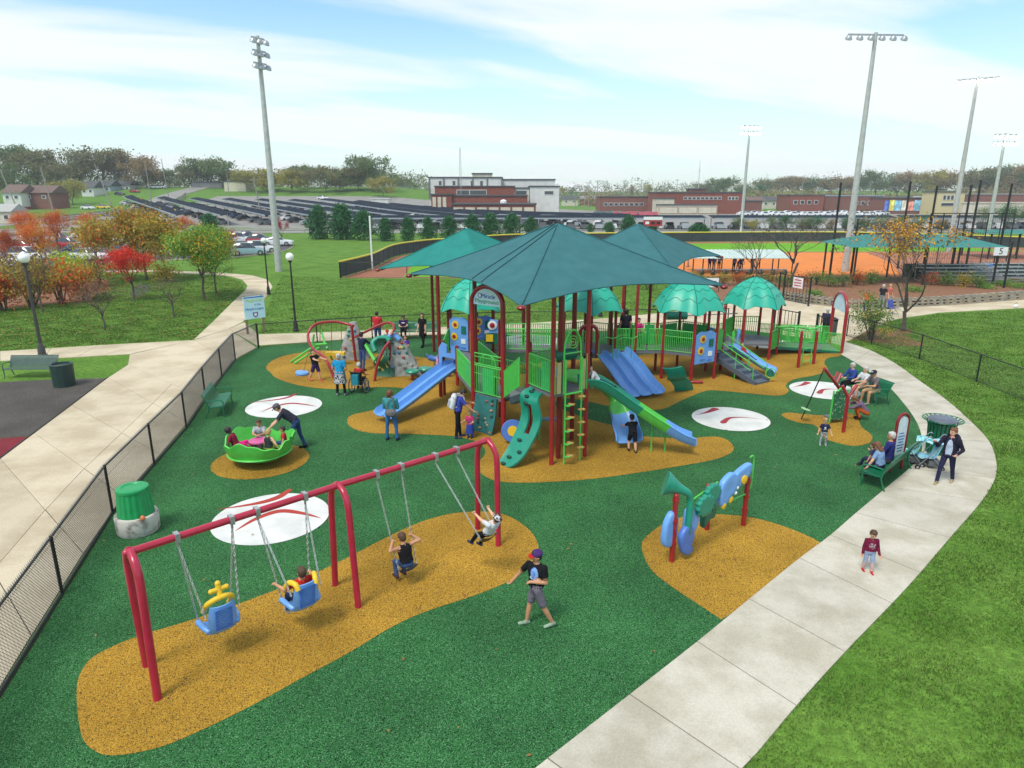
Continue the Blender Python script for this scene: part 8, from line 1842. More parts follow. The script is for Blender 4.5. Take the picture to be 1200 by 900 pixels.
for u, y, c, lb in [(158, 300, 'red', 'red car climbing the hill road'), (182, 318, 'white', 'white pickup at the crest of the hill road'), (190, 318, 'silver', 'silver car beside the pickup at the crest'), (118, 235, 'yellow', 'yellow car in the yard of the hillside houses'), (140, 290, 'black', 'black car beside the hillside house'), (378, 275, 'white', 'white van above the carport yard'), (468, 235, 'black', 'dark car on the slope by the white building'), (100, 232, 'white', 'white car below the hillside houses')]:
 car(lb, (at(u, 225, y).x, y), 1.3, c, far_=True, group='cars on the hill')
# ================================================================== carports with cars
CPR = M('carport roof', (0.020, 0.028, 0.042), 0.95, (0.016, 0.022, 0.034), scale=0.3, spec=0.03)
CPE = M('carport pale edge', (0.30, 0.34, 0.38), 0.6)
far_car_cache = {}
def far_car(p, yaw, c, label, group):
 """small parked car, one mesh (too small to show its parts)"""
 if c not in far_car_cache:
  mb = MB(); L, W = 4.4, 1.8; rows = []
  for x, z in ((-2.2, 0.6), (-1.9, 0.85), (-0.9, 0.95), (-0.3, 1.42), (0.9, 1.45), (1.6, 1.0), (2.2, 0.9)): rows.append([(-0.88, x, 0.2), (-0.9, x, 0.6), (-0.72, x, z), (0.72, x, z), (0.9, x, 0.6), (0.88, x, 0.2)])
  mb.grid(rows); mb.add(rows[0], [tuple(range(6))]); mb.add(rows[-1], [tuple(range(6))])
  for y in (-1.35, 1.35):
   for s_ in (-0.82, 0.82): mb.tube([(s_-0.1, y, 0.32), (s_+0.1, y, 0.32)], 0.32, 8, mi=1)
  for s_ in (-1, 1): mb.add([(s_*0.86, -0.55, 0.97), (s_*0.78, -0.2, 1.34), (s_*0.78, 0.85, 1.36), (s_*0.86, 1.35, 1.0)], [(0, 1, 2, 3)], 2)
  o = mb.build('yard_car', [PAINT[c], RUBT, GLASS], ang=50, link=False); far_car_cache[c] = o.data
 o = bpy.data.objects.new('yard_car', far_car_cache[c]); COL.objects.link(o); o.location = (p[0], p[1], hgt(p[0], p[1])+0.13); o.rotation_euler = (0, 0, yaw); tag(o, label, 'car', group); return o
def carport(a, b, w, h, label, ncars, group, seed):
 rng = random.Random(seed); A, B_ = Vector((a[0], a[1], 0)), Vector((b[0], b[1], 0)); d = (B_-A); L = d.length; d.normalize(); n = Vector((-d.y, d.x, 0))
 if n.y > 0: n = -n
 t = thing('carport', label, 'carport', (A.x, A.y, hgt(A.x, A.y)), group=group); K = max(4, int(L/12)); mb = MB(); rows = []
 for i in range(K+1):
  p = A+d*(L*i/K); z = hgt(p.x, p.y)+h; rows.append([Vector((p.x, p.y, z+0.45))-n*w/2, Vector((p.x, p.y, z+0.2)), Vector((p.x, p.y, z-0.1))+n*w/2])
 mb.grid(rows, thick=0.12); r = mb.build('roof', CPR, t, smooth=False)
 mb = MB()
 for i in range(K): mb.beam(rows[i][2]+Vector((0, 0, -0.02))+n*0.06, rows[i+1][2]+Vector((0, 0, -0.02))+n*0.06, 0.10, 0.3)
 mb.build('fascia', CPE, r, smooth=False)
 for i in range(K+1):
  p = A+d*(L*i/K); z = hgt(p.x, p.y); mb = MB(); mb.tube([Vector((p.x, p.y, z)), Vector((p.x, p.y, z+h+0.1))], 0.12, 6); mb.build('post', GALV, t)
 for i in range(ncars):
  p = A+d*(L*(i+0.5)/ncars)+n*rng.uniform(0.2, 1.4); c = rng.choice(['black', 'black', 'grey', 'navy', 'grey', 'black', 'silver', 'white'])
  far_car((p.x, p.y), math.atan2(n.y, n.x)-math.pi/2+rng.uniform(-0.1, 0.1), c, '%s car parked under the long dark carports' % c, 'cars under the carports')
for i in range(11):
 uf, un = 150+i*38, 215+i*52
 yf, yn = 262-i*4.5, 164
 a, b = at(uf, 230, yf), at(un, 258, yn)
 if i >= 6: a = at(uf, 230, 256-(i-5)*12)
 carport((a.x, a.y), (b.x, b.y), 3.0, 2.6, 'long dark carport roof sloping down the hillside yard', 12, 'diagonal carports on the hillside', 500+i)
for i in range(7):
 x0 = -40+i*42; carport((x0, 155), (x0+40.5, 155), 4.6, 2.5, 'long dark carport roof beside the road', 13, 'carports along the road', 520+i)
# ================================================================== buildings
def at_wall(u0, u1, y, base=None):
 x0, x1 = at(u0, 240, y).x, at(u1, 240, y).x; zb = hgt((x0+x1)/2, y) if base is None else base; return x0, x1, zb
def block(name, label, u0, u1, vt, y, depth, wallm, roofm=None, wins=(), cat='building', t=None, para=0.35, base=None, doors=()):
 """box building facing the camera; wins: (u0,u1,v0,v1,material)"""
 x0, x1, zb = at_wall(u0, u1, y, base); zt = zat(vt, y)
 t = t or thing(name, label, cat, ((x0+x1)/2, y, zb))
 mb = MB(); mb.box(((x0+x1)/2, y+depth/2, (zb-1.5+zt)/2), (x1-x0, depth, zt-zb+1.5)); wl_ = mb.build('wall', wallm, t, smooth=False)
 mb = MB(); mb.box(((x0+x1)/2, y+depth/2, zt+para/2), (x1-x0+0.5, depth+0.5, para)); mb.build('roof', roofm or TARROOF, t, smooth=False)
 for w in wins:
  a, b = at(w[0], 240, y-0.06).x, at(w[1], 240, y-0.06).x; z0, z1 = zat(w[3], y-0.06), zat(w[2], y-0.06)
  mb = MB(); mb.box(((a+b)/2, y-0.02, (z0+z1)/2), (b-a+0.3, 0.16, z1-z0+0.3)); f = mb.build('window' if len(w) < 5 or w[4] is GLASS else 'door_bay', w[5] if len(w) > 5 else WALLW, wl_, smooth=False)
  mb = MB(); mb.box(((a+b)/2, y-0.06, (z0+z1)/2), (b-a, 0.16, z1-z0)); mb.build('pane', w[4] if len(w) > 4 else GLASS, f, smooth=False)
 return t
wb = block('factory_building', 'white and brick factory block with flat stepped roofs and a row of pale doors', 503, 588, 208.5, 222, 18, WALLW, wins=[(515, 518, 212, 217, GLASS), (531, 534, 212, 217, GLASS), (552, 555, 212, 218, GLASS), (563, 566, 212, 218, GLASS)])
block('', '', 554, 576, 204, 226, 8, MATS['cream panel'], t=wb); block('', '', 588.5, 650, 211, 224, 16, WALLW, t=wb, wins=[])
block('', '', 510, 603, 219, 212, 9.6, BRICK, t=wb, wins=[(536, 550, 223, 228, GLASS), (551, 570, 223, 228, GLASS)])
block('', '', 603.5, 620, 221, 213, 10.6, WALLW, t=wb, wins=[(605, 617, 223.5, 228, GLASS)])
block('', '', 621, 655, 219, 208, 15, MATS['white stucco'], t=wb, wins=[(638, 648, 224, 227.5, GLASS)])
block('', '', 530, 618, 230, 204, 7.6, BRICK, t=wb)
block('', '', 505.5, 529.5, 228.5, 203, 8, BRICK, t=wb, wins=[(507, 511, 231, 243, CREAM, BRICK), (513, 517, 231, 243, CREAM, BRICK), (519, 523, 231, 243, CREAM, BRICK)])
block('', '', 530.5, 628, 240, 192, 11.6, BRICK, t=wb, wins=[(531.5+i*13.8, 531.5+i*13.8+11.2, 243, 253, CREAM, BRICK2) for i in range(7)])
for i in range(6):
 x = at(503+i*17, 215, 221.8).x; mb = MB(); mb.box((x, 221.85, (zat(233, 222)+zat(208.5, 222))/2), (0.4, 0.3, zat(208.5, 222)-zat(233, 222))); mb.build('pilaster', M('pilaster grey', (0.16, 0.16, 0.17), 0.8), wb, smooth=False)
mb = MB(); x = at(590, 236, 198).x; mb.lathe([(0.9, 0), (0.9, 0.6), (0.5, 0.9), (0.1, 1.0)], (x, 198, zat(240, 192)+0.35), 12); mb.build('roof_vent', WHITE, wb)
bb = block('brick_building', 'long red brick building with a strip of windows and cream front bays', 769, 869, 226, 262, 16, BRICK, TARROOF, wins=[(801+i*5, 804.6+i*5, 231, 233.5, GLASS) for i in range(9)]+[(853+i*4, 856+i*4, 231, 234, GLASS) for i in range(3)])
block('', '', 808, 826, 222, 270, 6, BRICK2, t=bb); block('', '', 768, 790, 233, 256, 5.5, CREAM, t=bb); block('', '', 772, 841, 240.5, 252, 3.6, CREAM, t=bb, wins=[(773+i*23, 773+i*23+21, 243, 250, MATS['cream panel'], BRICK2) for i in range(3)])
block('', '', 870, 893, 236, 264, 10, BRICK2, t=bb)
block('brick_building', 'low brick shed with small windows behind the red vehicles', 703, 764, 231, 285, 14, BRICK2, wins=[(708+i*6, 712+i*6, 238, 241, GLASS) for i in range(8)])
block('brick_building', 'red brick warehouse with stepped gables beyond the white vehicles', 926, 965, 229, 300, 16, BRICK, wins=[(930+i*8, 934+i*8, 235, 239, GLASS) for i in range(4)])
block('brick_building', 'brown brick warehouse with pale blue roof beyond the light pole', 966, 1034, 230, 304, 16, BRICK2, M('blue grey roof', (0.25, 0.32, 0.40), 0.6), wins=[(1001+i*8, 1005+i*8, 236, 240, GLASS) for i in range(4)])
mu = block('mural_building', 'long low building painted with a bright mural of blue, red and yellow', 1035, 1097, 232.5, 262, 10, BRICK2)
mcol = {'sky': (0.20, 0.45, 0.65), 'salmon': (0.62, 0.25, 0.18), 'cream': (0.65, 0.60, 0.50), 'red': (0.50, 0.04, 0.05), 'cobalt': (0.05, 0.12, 0.45), 'lemon': (0.70, 0.60, 0.10)}
for u0, u1, v0, v1, c in [(1037, 1042, 235, 247, 'cobalt'), (1042.5, 1048, 234.5, 247, 'lemon'), (1048.5, 1056, 235, 247, 'sky'), (1057, 1063, 235, 247, 'cream'), (1063.5, 1071, 236, 247, 'salmon'), (1071.5, 1084, 234.5, 247, 'sky'), (1084.5, 1090, 235, 247, 'red'), (1090.5, 1096, 235, 247, 'cream')]:
 a, b = at(u0, 240, 261.9).x, at(u1, 240, 261.9).x; z0, z1 = zat(v1, 261.9), zat(v0, 261.9); mb = MB(); mb.box(((a+b)/2, 261.94, (z0+z1)/2), (b-a, 0.10, z1-z0)); mb.build('mural_panel', M('mural '+c, mcol[c], 0.8, tuple(min(1, x*1.6+0.05) for x in mcol[c]), scale=0.6, lo=0.48, hi=0.55), mu, smooth=False)
cb_ = block('cream_building', 'two-storey cream building with paired windows beside the mural', 1098, 1129, 225.5, 250, 10, M('pale yellow stucco', (0.60, 0.52, 0.28), 0.8), wins=[(1104+i*4.5, 1107+i*4.5, 229, 234, GLASS) for i in range(4)]+[(1103, 1117, 238, 241, GLASS)])
block('', '', 1100, 1106, 223, 250.3, 4, M('pale yellow stucco', (0.6, 0.52, 0.28)), t=cb_)
block('long_wall', 'long cream retaining wall behind the tree row', 1129.5, 1260, 238, 240, 1.5, CREAM, CREAM, cat='wall')
block('low_building', 'low brown shed with grey roof above the cream wall', 1140, 1215, 228, 300, 12, BRICK2, M('grey metal roof', (0.3, 0.32, 0.34), 0.6))
block('low_building', 'pale yellow shed among the hillside trees', 265, 290, 213, 305, 8, CREAM)
block('low_building', 'dark-roofed shed under the tall hillside tree', 228, 262, 214, 322, 9, M('dull wall', (0.2, 0.2, 0.2), 0.8))
block('low_building', 'white metal shed on the slope above the carports', 435, 455, 233, 238, 8, WALLW, WALLW, para=0.15)
block('low_building', 'grey shed near the far utility poles', 460, 486, 218, 420, 12, M('dull grey wall', (0.32, 0.32, 0.32), 0.8))
def house(label, u0, u1, veave, vridge, y, depth, wallm, roofm, skirt=None, gable_left=True):
 x0, x1, zb = at_wall(u0, u1, y); ze, zr = zat(veave, y), zat(vridge, y); t = thing('house', label, 'house', ((x0+x1)/2, y, zb))
 mb = MB(); mb.box(((x0+x1)/2, y+depth/2, (zb-1+ze)/2), (x1-x0, depth, ze-zb+1)); w = mb.build('wall', wallm, t, smooth=False)
 if skirt: mb = MB(); mb.box(((x0+x1)/2, y+depth/2, zb+0.2), (x1-x0+0.06, depth+0.06, 1.6)); mb.build('plinth', skirt, t, smooth=False)
 mb = MB(); m = y+depth/2; o = 0.5
 mb.add([(x0-o, y-o, ze), (x1+o, y-o, ze), (x1+o, y+depth+o, ze), (x0-o, y+depth+o, ze), (x0-o, m, zr), (x1+o, m, zr)], [(0, 1, 5, 4), (2, 3, 4, 5), (0, 4, 3), (1, 2, 5), (3, 2, 1, 0)]); mb.build('roof', roofm, t, smooth=False)
 mb = MB(); mb.add([(x0-0.02, y, ze), (x0-0.02, y+depth, ze), (x0-0.02, m, zr-0.15)], [(0, 1, 2)]); mb.build('gable', wallm, t, smooth=False)
 n = max(2, int((x1-x0)/4))
 for i in range(n):
  xx = x0+(x1-x0)*(i+0.5)/n; mb = MB(); mb.box((xx, y-0.02, ze-1.3), (1.3, 0.14, 1.2)); f = mb.build('window', WHITE, w, smooth=False); mb = MB(); mb.box((xx, y-0.06, ze-1.3), (1.0, 0.14, 0.95)); mb.build('pane', GLASS, f, smooth=False)
 return t
house('brown-roofed house with white gable end and red plinth', 5, 26, 226, 216, 228, 9, WALLW, SHING, M('red plinth', (0.35, 0.04, 0.05), 0.8))
house('brown-roofed brick house behind the white-gabled one', 26.5, 62, 226, 217, 232, 9, BRICK2, SHING)
house('pale house with grey roof half hidden by hillside trees', 98, 112, 220, 212, 285, 9, WALLW, TARROOF); house('light blue house on the hill crest', 118, 132, 218, 211, 305, 9, M('pale blue siding', (0.40, 0.50, 0.60), 0.8), TARROOF); house('white house beside the red car on the hill', 142, 155, 217, 210, 315, 8, WALLW, TARROOF)
house('small beige shed with pale roof by the road', -12, 10, 248, 239, 172, 6, CREAM, M('pale roof', (0.4, 0.4, 0.38), 0.8))
rng = random.Random(31)
for i, (u, y) in enumerate([(886, 330), (902, 345), (1012, 350), (1042, 335), (1062, 345), (1084, 350), (1135, 335), (1150, 350), (1172, 330), (1192, 345), (668, 420), (690, 440), (728, 420)]):
 rc, wc_ = [(SHING, 'brown-roofed'), (TARROOF, 'dark-roofed'), (MATS['grey metal roof'], 'grey-roofed')][i % 3]; mc, wn_ = [(WALLW, 'white'), (CREAM, 'cream'), (BRICK, 'brick')][(i//3+i) % 3]; g_ = hgt(at(u, 230, y).x, y); e_ = 225-(g_+3.4-CAMH)/y*FPX; r_ = 225-(g_+5.6-CAMH)/y*FPX
 house('%s %s town house beyond the warehouses' % (wc_, wn_), u-9, u+9, e_, r_, y, 9, mc, rc)['group'] = 'town houses beyond the warehouses'
bw_ = thing('padded_wall', 'dark green padded low wall behind the bleachers', 'wall', (38, 66.4, 0))
for i in range(7): mb = MB(); mb.box((39+i*2.6, 66.4, 0.65), (2.5, 0.22, 1.25)); mb.build('pad', M('pad green', (0.012, 0.05, 0.04), 0.6), bw_, smooth=False)
rng = random.Random(9)
for i in range(26):
 u = 872+i*6.6+rng.uniform(-1, 1); y = 236+rng.uniform(0, 20); c = 'white' if rng.random() < 0.8 else 'silver'; far_car((at(u, 240, y).x, y), 1.57+rng.uniform(-0.2, 0.2), c, '%s vehicle in the sales lot before the brick warehouses' % c, 'vehicles in the far sales lot')
for i in range(12):
 u = 722+i*4.2; y = 232+rng.uniform(0, 8); far_car((at(u, 240, y).x, y), rng.uniform(-0.3, 0.3), 'red', 'red vehicle in the row before the long brick building', 'red vehicles in the far sales lot')
for i in range(8):
 u = 700+i*4; y = 238+rng.uniform(0, 8); far_car((at(u, 240, y).x, y), rng.uniform(-0.3, 0.3), 'green', 'dark green vehicle in the far lot beside the red row', 'green vehicles in the far sales lot')
for i in range(16):
 u = 634+i*4.4; y = 205+rng.uniform(0, 22); c = rng.choice(['grey', 'silver', 'black', 'white', 'teal']); far_car((at(u, 240, y).x, y), rng.uniform(-0.5, 0.5), c, '%s vehicle in the lot beside the white factory' % c, 'vehicles beside the white factory')
# ================================================================== poles
LIT = bpy.data.materials.new('lit lens'); LIT.use_nodes = True; LIT.node_tree.nodes['Principled BSDF'].inputs['Emission Color'].default_value = (1, 0.98, 0.94, 1); LIT.node_tree.nodes['Principled BSDF'].inputs['Emission Strength'].default_value = 25
def light_pole(base, h, arm, label, nl=6, yaw=0.0, rows_=1, lit=False):
 b = Vector(base); t = thing('floodlight_pole', label, 'light pole', b); mb = MB(); mb.tube([b, b+Vector((0, 0, h*0.5)), b+Vector((0, 0, h))], [0.36, 0.28, 0.17], 14); mb.build('pole', POLE, t)
 d = Vector((math.cos(yaw), math.sin(yaw), 0)); n = Vector((d.y, -d.x, 0))
 for r_ in range(rows_):
  z = h-0.2-r_*1.1; mb = MB(); mb.beam(b+Vector((0, 0, z))-d*arm, b+Vector((0, 0, z))+d*arm, 0.14, 0.14); mb.build('cross_arm', GALV, t, smooth=False)
  for i in range(nl):
   p = b+d*(arm*(2*i/(nl-1)-1))+n*0.25+Vector((0, 0, z-0.32)); mb = MB(); mb.lathe([(0.10, 0.22), (0.24, 0.12), (0.34, -0.12), (0.30, -0.15), (0.02, -0.12)], p, 12, rot=Matrix.Rotation(R(28), 3, d)); f = mb.build('floodlight', GALV, t)
   mb = MB(); mb.lathe([(0.30, -0.14), (0.29, -0.18), (0.02, -0.20)], p, 10, rot=Matrix.Rotation(R(-50 if lit else 28), 3, d)); mb.build('lens', LIT if lit else WHITE, f)
   mb = MB(); mb.tube([p+Vector((0, 0, 0.2)), b+d*(arm*(2*i/(nl-1)-1))+Vector((0, 0, z))], 0.03, 5); mb.build('bracket', GALV, f)
 return t
b = gp(327, 318); light_pole(b, zat(42, b.y), 0.75, 'tall pale floodlight pole on the lawn by the parking lot', 3, R(60), 3)
b = gp(990, 318); light_pole(b, zat(38, b.y), 2.7, 'tall pale floodlight pole beside the hedge with a six-lamp crossbar', 6, R(3))
mb = MB(); mb.box(b+Vector((0.3, -0.3, 3.2)), (0.6, 0.3, 1.1)); mb.build('control_box', GALV, bpy.data.objects[[o.name for o in bpy.data.objects if o.name.startswith('floodlight_pole')][-1]], smooth=False)
b = gp(868, 272); light_pole(b, zat(146, b.y), 2.2, 'floodlight pole in the outfield beyond the yellow-topped fence', 5, R(20), 2, True)
b = gp(1110, 305); b = Vector((at(1119, 250, 95).x, 95, 0)); light_pole(b, zat(90, 95), 2.3, 'floodlight pole behind the teal bleacher canopy with a slanting crossbar', 6, R(-35), 1, True)
b = Vector((at(1158, 270, 118).x, 118, 0)); light_pole(b, zat(156, 118), 1.9, 'floodlight pole farthest along the netting', 5, R(5), 2, True)
def util_pole(u, y, vtop, label, lean=0.0, arm=True, h=None):
 x = at(u, 225, y).x; zb = hgt(x, y); zt = zat(vtop, y); b = Vector((x, y, zb)); tp = Vector((x-lean, y, zt)); t = thing('utility_pole', label, 'utility pole', b, group='utility poles in the background'); mb = MB(); mb.tube([b, tp], [0.19, 0.12], 8); mb.build('pole', M('grey pole wood', (0.30, 0.27, 0.23), 0.9), t)
 if arm:
  c = b.lerp(tp, 0.95); mb = MB(); mb.box(c, (2.4, 0.14, 0.14)); a = mb.build('cross_arm', MATS['grey pole wood'], t, smooth=False)
  for s_ in (-1, -0.5, 0.5, 1): mb = MB(); mb.tube([c+Vector((s_*1.1, 0, 0.05)), c+Vector((s_*1.1, 0, 0.3))], 0.05, 6); mb.build('insulator', GALV, a)
 return tp
tops = []
for u, y, vt, ln in [(20, 178, 198, 3.2), (60, 180, 196, 1.6), (132, 186, 192, 3.6), (176, 240, 190, 0.4), (197, 275, 186, 1.0), (268, 290, 203, 0), (304, 182, 207, 1.2), (365, 300, 213, 0)]: tops.append(util_pole(u, y, vt, 'weathered wooden utility pole beside the hill road', ln, arm=False))
for u, y, vt in [(475, 330, 207), (491, 340, 208), (653, 380, 215), (675, 360, 216), (690, 330, 213), (700, 320, 211.5), (709, 310, 215.5), (751, 430, 210), (793, 400, 209.5), (940, 420, 206), (914, 330, 215), (685, 400, 217)]: util_pole(u, y, vt, 'utility pole with cross arm beyond the carports')
wm = M('overhead wire', (0.05, 0.05, 0.05), 0.6)
def wire(a, b, label):
 pts = [a.lerp(b, k)-Vector((0, 0, 1.2*4*k*(1-k))) for k in np.linspace(0, 1, 14)]; mb = MB(); mb.tube(pts, 0.018, 4); o = mb.build('overhead_wire', wm); tag(o, label, 'wire', 'overhead wires by the hill road')
wire(tops[0], tops[1], 'overhead wire between poles by the hill road'); wire(tops[1], tops[2], 'overhead wire between poles by the hill road'); wire(tops[2], tops[6], 'overhead wire between poles by the hill road')
p = at(540, 232, 206); mast = thing('radio_mast', 'thin grey lattice radio mast beside the white factory', 'mast', (p.x, 206, hgt(p.x, 206))); mb = MB(); h0, h1 = hgt(p.x, 206), zat(173, 206)
for a in (0, 2.09, 4.19): mb.tube([Vector((p.x+0.35*math.cos(a), 206+0.35*math.sin(a), h0)), Vector((p.x+0.2*math.cos(a), 206+0.2*math.sin(a), h1))], 0.05, 4)
mb.build('mast_leg', GALV, mast)
for k in range(12):
 z = h0+(h1-h0)*(k+0.5)/12; mb = MB(); mb.tube([Vector((p.x+0.3*math.cos(a), 206+0.3*math.sin(a), z)) for a in (0, 2.09, 4.19)], 0.03, 4, closed=True); mb.build('mast_ring', GALV, mast)
p = at(818, 225, 420); mast2 = thing('radio_mast', 'faint thin radio mast on the skyline above the brick building', 'mast', (p.x, 420, hgt(p.x, 420))); mb = MB(); mb.tube([(p.x, 420, hgt(p.x, 420)), (p.x, 420, zat(188, 420))], [0.35, 0.12], 6); mb.build('mast_tube', POLE, mast2); mb = MB(); mb.box((p.x, 420, zat(200, 420)), (1.2, 1.2, 0.3)); mb.build('mast_platform', POLE, mast2)
gf = thing('guard_fence', 'grey picket guard fence along the climbing hill road', 'fence', (-113, 178, 0)); pts = spline([(-114, 170, 0), (-112.5, 192, 0), (-112.5, 215, 0), (-119, 245, 0), (-131, 285, 0)], 12)
for i, p in enumerate(pts[:-1]):
 z = hgt(p.x, p.y); mb = MB(); mb.box((p.x, p.y, z+0.8), (0.16, 0.16, 1.7)); mb.build('post', MATS['grey pole wood'], gf, smooth=False)
 q = pts[i+1]; mb = MB(); z2_ = hgt(q.x, q.y)
 for k in (0.5, 1.0, 1.5): mb.beam((p.x, p.y, z+k), (q.x, q.y, z2_+k), 0.08, 0.34)
 o = mb.build('board', MATS['grey pole wood'], gf, smooth=False); o['kind'] = 'stuff'
# ================================================================== ball field furniture
SCR = M('windscreen mesh', (0.035, 0.055, 0.055), 0.85, (0.025, 0.042, 0.042), scale=0.6); YT = M('yellow fence cap', (0.62, 0.55, 0.05), 0.6)
off_ = thing('outfield_fence', 'dark windscreen outfield fence with yellow top tube', 'fence', (-16.4, 65.5, 0)); pts = spline([Vector((x, y, 0)) for x, y in FTOP], 4); FH = 1.5
for i, p in enumerate(pts):
 mb = MB(); mb.tube([p, p+Vector((0, 0, FH))], 0.05, 6); mb.build('post', BLACK, off_)
 if i < len(pts)-1:
  q = pts[i+1]; mb = MB(); mb.beam(p+Vector((0, 0, FH*0.52)), q+Vector((0, 0, FH*0.52)), 0.03, FH*0.92); mb.build('windscreen', SCR, off_, smooth=False); mb = MB(); mb.tube([p+Vector((0, 0, FH+0.04)), q+Vector((0, 0, FH+0.04))], 0.10, 8); mb.build('cap_tube', YT, off_)
chainlink('infield_fence', 'low black mesh fence along the near side of the ball field', [(-16.3, 65.4), (-10, 65.4), (-4, 65.4), (2, 65.4), (8, 65.4), (14, 65.4)], 1.5, sp=0.3, wire=0.006, meshmat=VINYL)
b = gp(436.5, 316); fp = thing('foul_pole', 'white foul pole at the outfield corner', 'pole', b); mb = MB(); mb.tube([b, Vector((b.x, b.y, zat(254, b.y)))], 0.09, 8); mb.build('pole', WHITE, fp); mb = MB(); mb.ell(Vector((b.x, b.y, zat(254, b.y))), 0.1, nu=10, nv=6); mb.build('cap', WHITE, fp)
b = gp(867, 283); fp = thing('foul_pole', 'white foul pole against the far outfield fence', 'pole', b); mb = MB(); mb.tube([b, Vector((b.x, b.y, zat(248, b.y)))], 0.09, 8); mb.build('pole', WHITE, fp); mb = MB(); mb.ell(Vector((b.x, b.y, zat(248, b.y))), 0.1, nu=10, nv=6); mb.build('cap', WHITE, fp)
sy = 133; sb = thing('scoreboard', 'red and white scoreboard beyond the outfield fence', 'scoreboard', (at(765, 260, sy).x, sy, 0)); x0, x1 = at(754, 260, sy).x, at(776, 260, sy).x; z0, z1 = zat(265, sy), zat(254, sy)
for x in (x0+0.6, x1-0.6): mb = MB(); mb.box((x, sy+0.2, z0/2+0.2), (0.25, 0.25, z0+0.4)); mb.build('post', GALV, sb, smooth=False)
mb = MB(); mb.box(((x0+x1)/2, sy, (z0+z1)/2), (x1-x0, 0.2, z1-z0)); pnl = mb.build('panel', M('score red', (0.45, 0.02, 0.03), 0.5), sb, smooth=False); mb = MB(); mb.box(((x0+x1)/2, sy-0.12, z1-0.3), (x1-x0, 0.06, 0.6)); mb.build('header', WHITE, pnl, smooth=False)
for k in range(3): mb = MB(); mb.box((x0+(x1-x0)*(0.2+0.3*k), sy-0.12, z0+0.6), (0.7, 0.06, 0.5)); mb.build('digit_window', BLACK if k else WHITE, pnl, smooth=False)
du = thing('dugout', 'open dugout with pale ribbed lean-to roof beside the orange infield', 'dugout', (at(868, 320, 69).x, 69, 0)); y0 = 68.5; xa, xb = at(812, 320, y0).x, at(928, 320, y0).x
zr, zf = zat(294, 71.5), zat(303.5, 68.5); RF = M('pale ribbed roof', (0.48, 0.58, 0.54), 0.5, (0.40, 0.50, 0.46), scale=1); n = int((xb-xa)/0.42)
mb = MB(); mb.grid([[(xa+(xb-xa)*i/(2*n), 68.5, zf+(0.05 if i % 2 else 0)) for i in range(2*n+1)], [(xa+(xb-xa)*i/(2*n), 72.4, zr+(0.05 if i % 2 else 0)) for i in range(2*n+1)]], thick=-0.05); mb.build('roof', RF, du, smooth=False)
for i in range(6):
 x = xa+(xb-xa)*i/5
 mb = MB(); mb.tube([(x, 68.6, 0), (x, 68.6, zf)], 0.06, 8); mb.build('post', BLACK, du); mb = MB(); mb.tube([(x, 72.2, 0), (x, 72.2, zr)], 0.06, 8); mb.build('post', BLACK, du)
mb = MB(); mb.box(((xa+xb)/2, 69.0, 0.45), (xb-xa-0.6, 0.4, 0.06)); mb.build('player_bench', GALV, du, smooth=False)
for i in range(8):
 x = xa+(xb-xa)*(i+0.6)/8.4; pr = Prim(); pr.ell((0, 0, 0.22), (0.30, 0.2, 0.24), 0); pr.ell((0.05, 0, 0.42), (0.16, 0.12, 0.16), 0); m2 = fuse(pr, 0.05); m2.materials.append(BLACK); o = bpy.data.objects.new('equipment_bag', m2); COL.objects.link(o); o.location = (x, 67.9+0.1*(i % 3), 0.0); tag(o, 'black round equipment bag on the ground before the dugout', 'bag', 'equipment bags before the dugout')
nets = [(981, 318, 214), (1006, 315, 256), (1060, 300, 212.5), (1091, 296, 218), (1130, 296, 216.5), (1140, 297, 211), (1176, 296, 215)]
NT = thing('netting_posts', 'row of tall black netting posts behind home plate', 'net post', (gp(981, 318).x, gp(981, 318).y, 0))
prev = None
for u, v, vt in nets:
 y = 66 if u < 1010 else 74; x = at(u-6, 300, y).x; mb = MB(); mb.tube([(x, y, 0), (x, y, zat(vt, y))], 0.11, 8); mb.build('post', BLACK, NT)
nx = [at(u, 290, 74).x for u in (1085, 1100, 1118, 1135, 1152, 1168, 1182)]; zt, zb_ = zat(250, 74), 0.3
bf_ = thing('backstop_fence', 'black framed mesh backstop behind the teal bleacher canopy', 'fence', (nx[0], 74, 0))
for i, x in enumerate(nx):
 mb = MB(); mb.tube([(x, 74, 0), (x, 74, zt)], 0.06, 6); mb.build('post', BLACK, bf_)
 if i < len(nx)-1:
  mb = MB(); mb.tube([(x, 74, zt), (nx[i+1], 74, zt)], 0.05, 6); mb.build('top_rail', BLACK, bf_); mb = MB(); w_ = nx[i+1]-x
  for k in range(1, 6): mb.tube([(x+w_*k/6, 74, zb_), (x+w_*k/6, 74, zt)], 0.012, 3)
  for k in range(1, 14): mb.tube([(x, 74, zb_+(zt-zb_)*k/14), (nx[i+1], 74, zb_+(zt-zb_)*k/14)], 0.012, 3)
  o = mb.build('net_mesh', VINYL, bf_, smooth=False); o['kind'] = 'stuff'
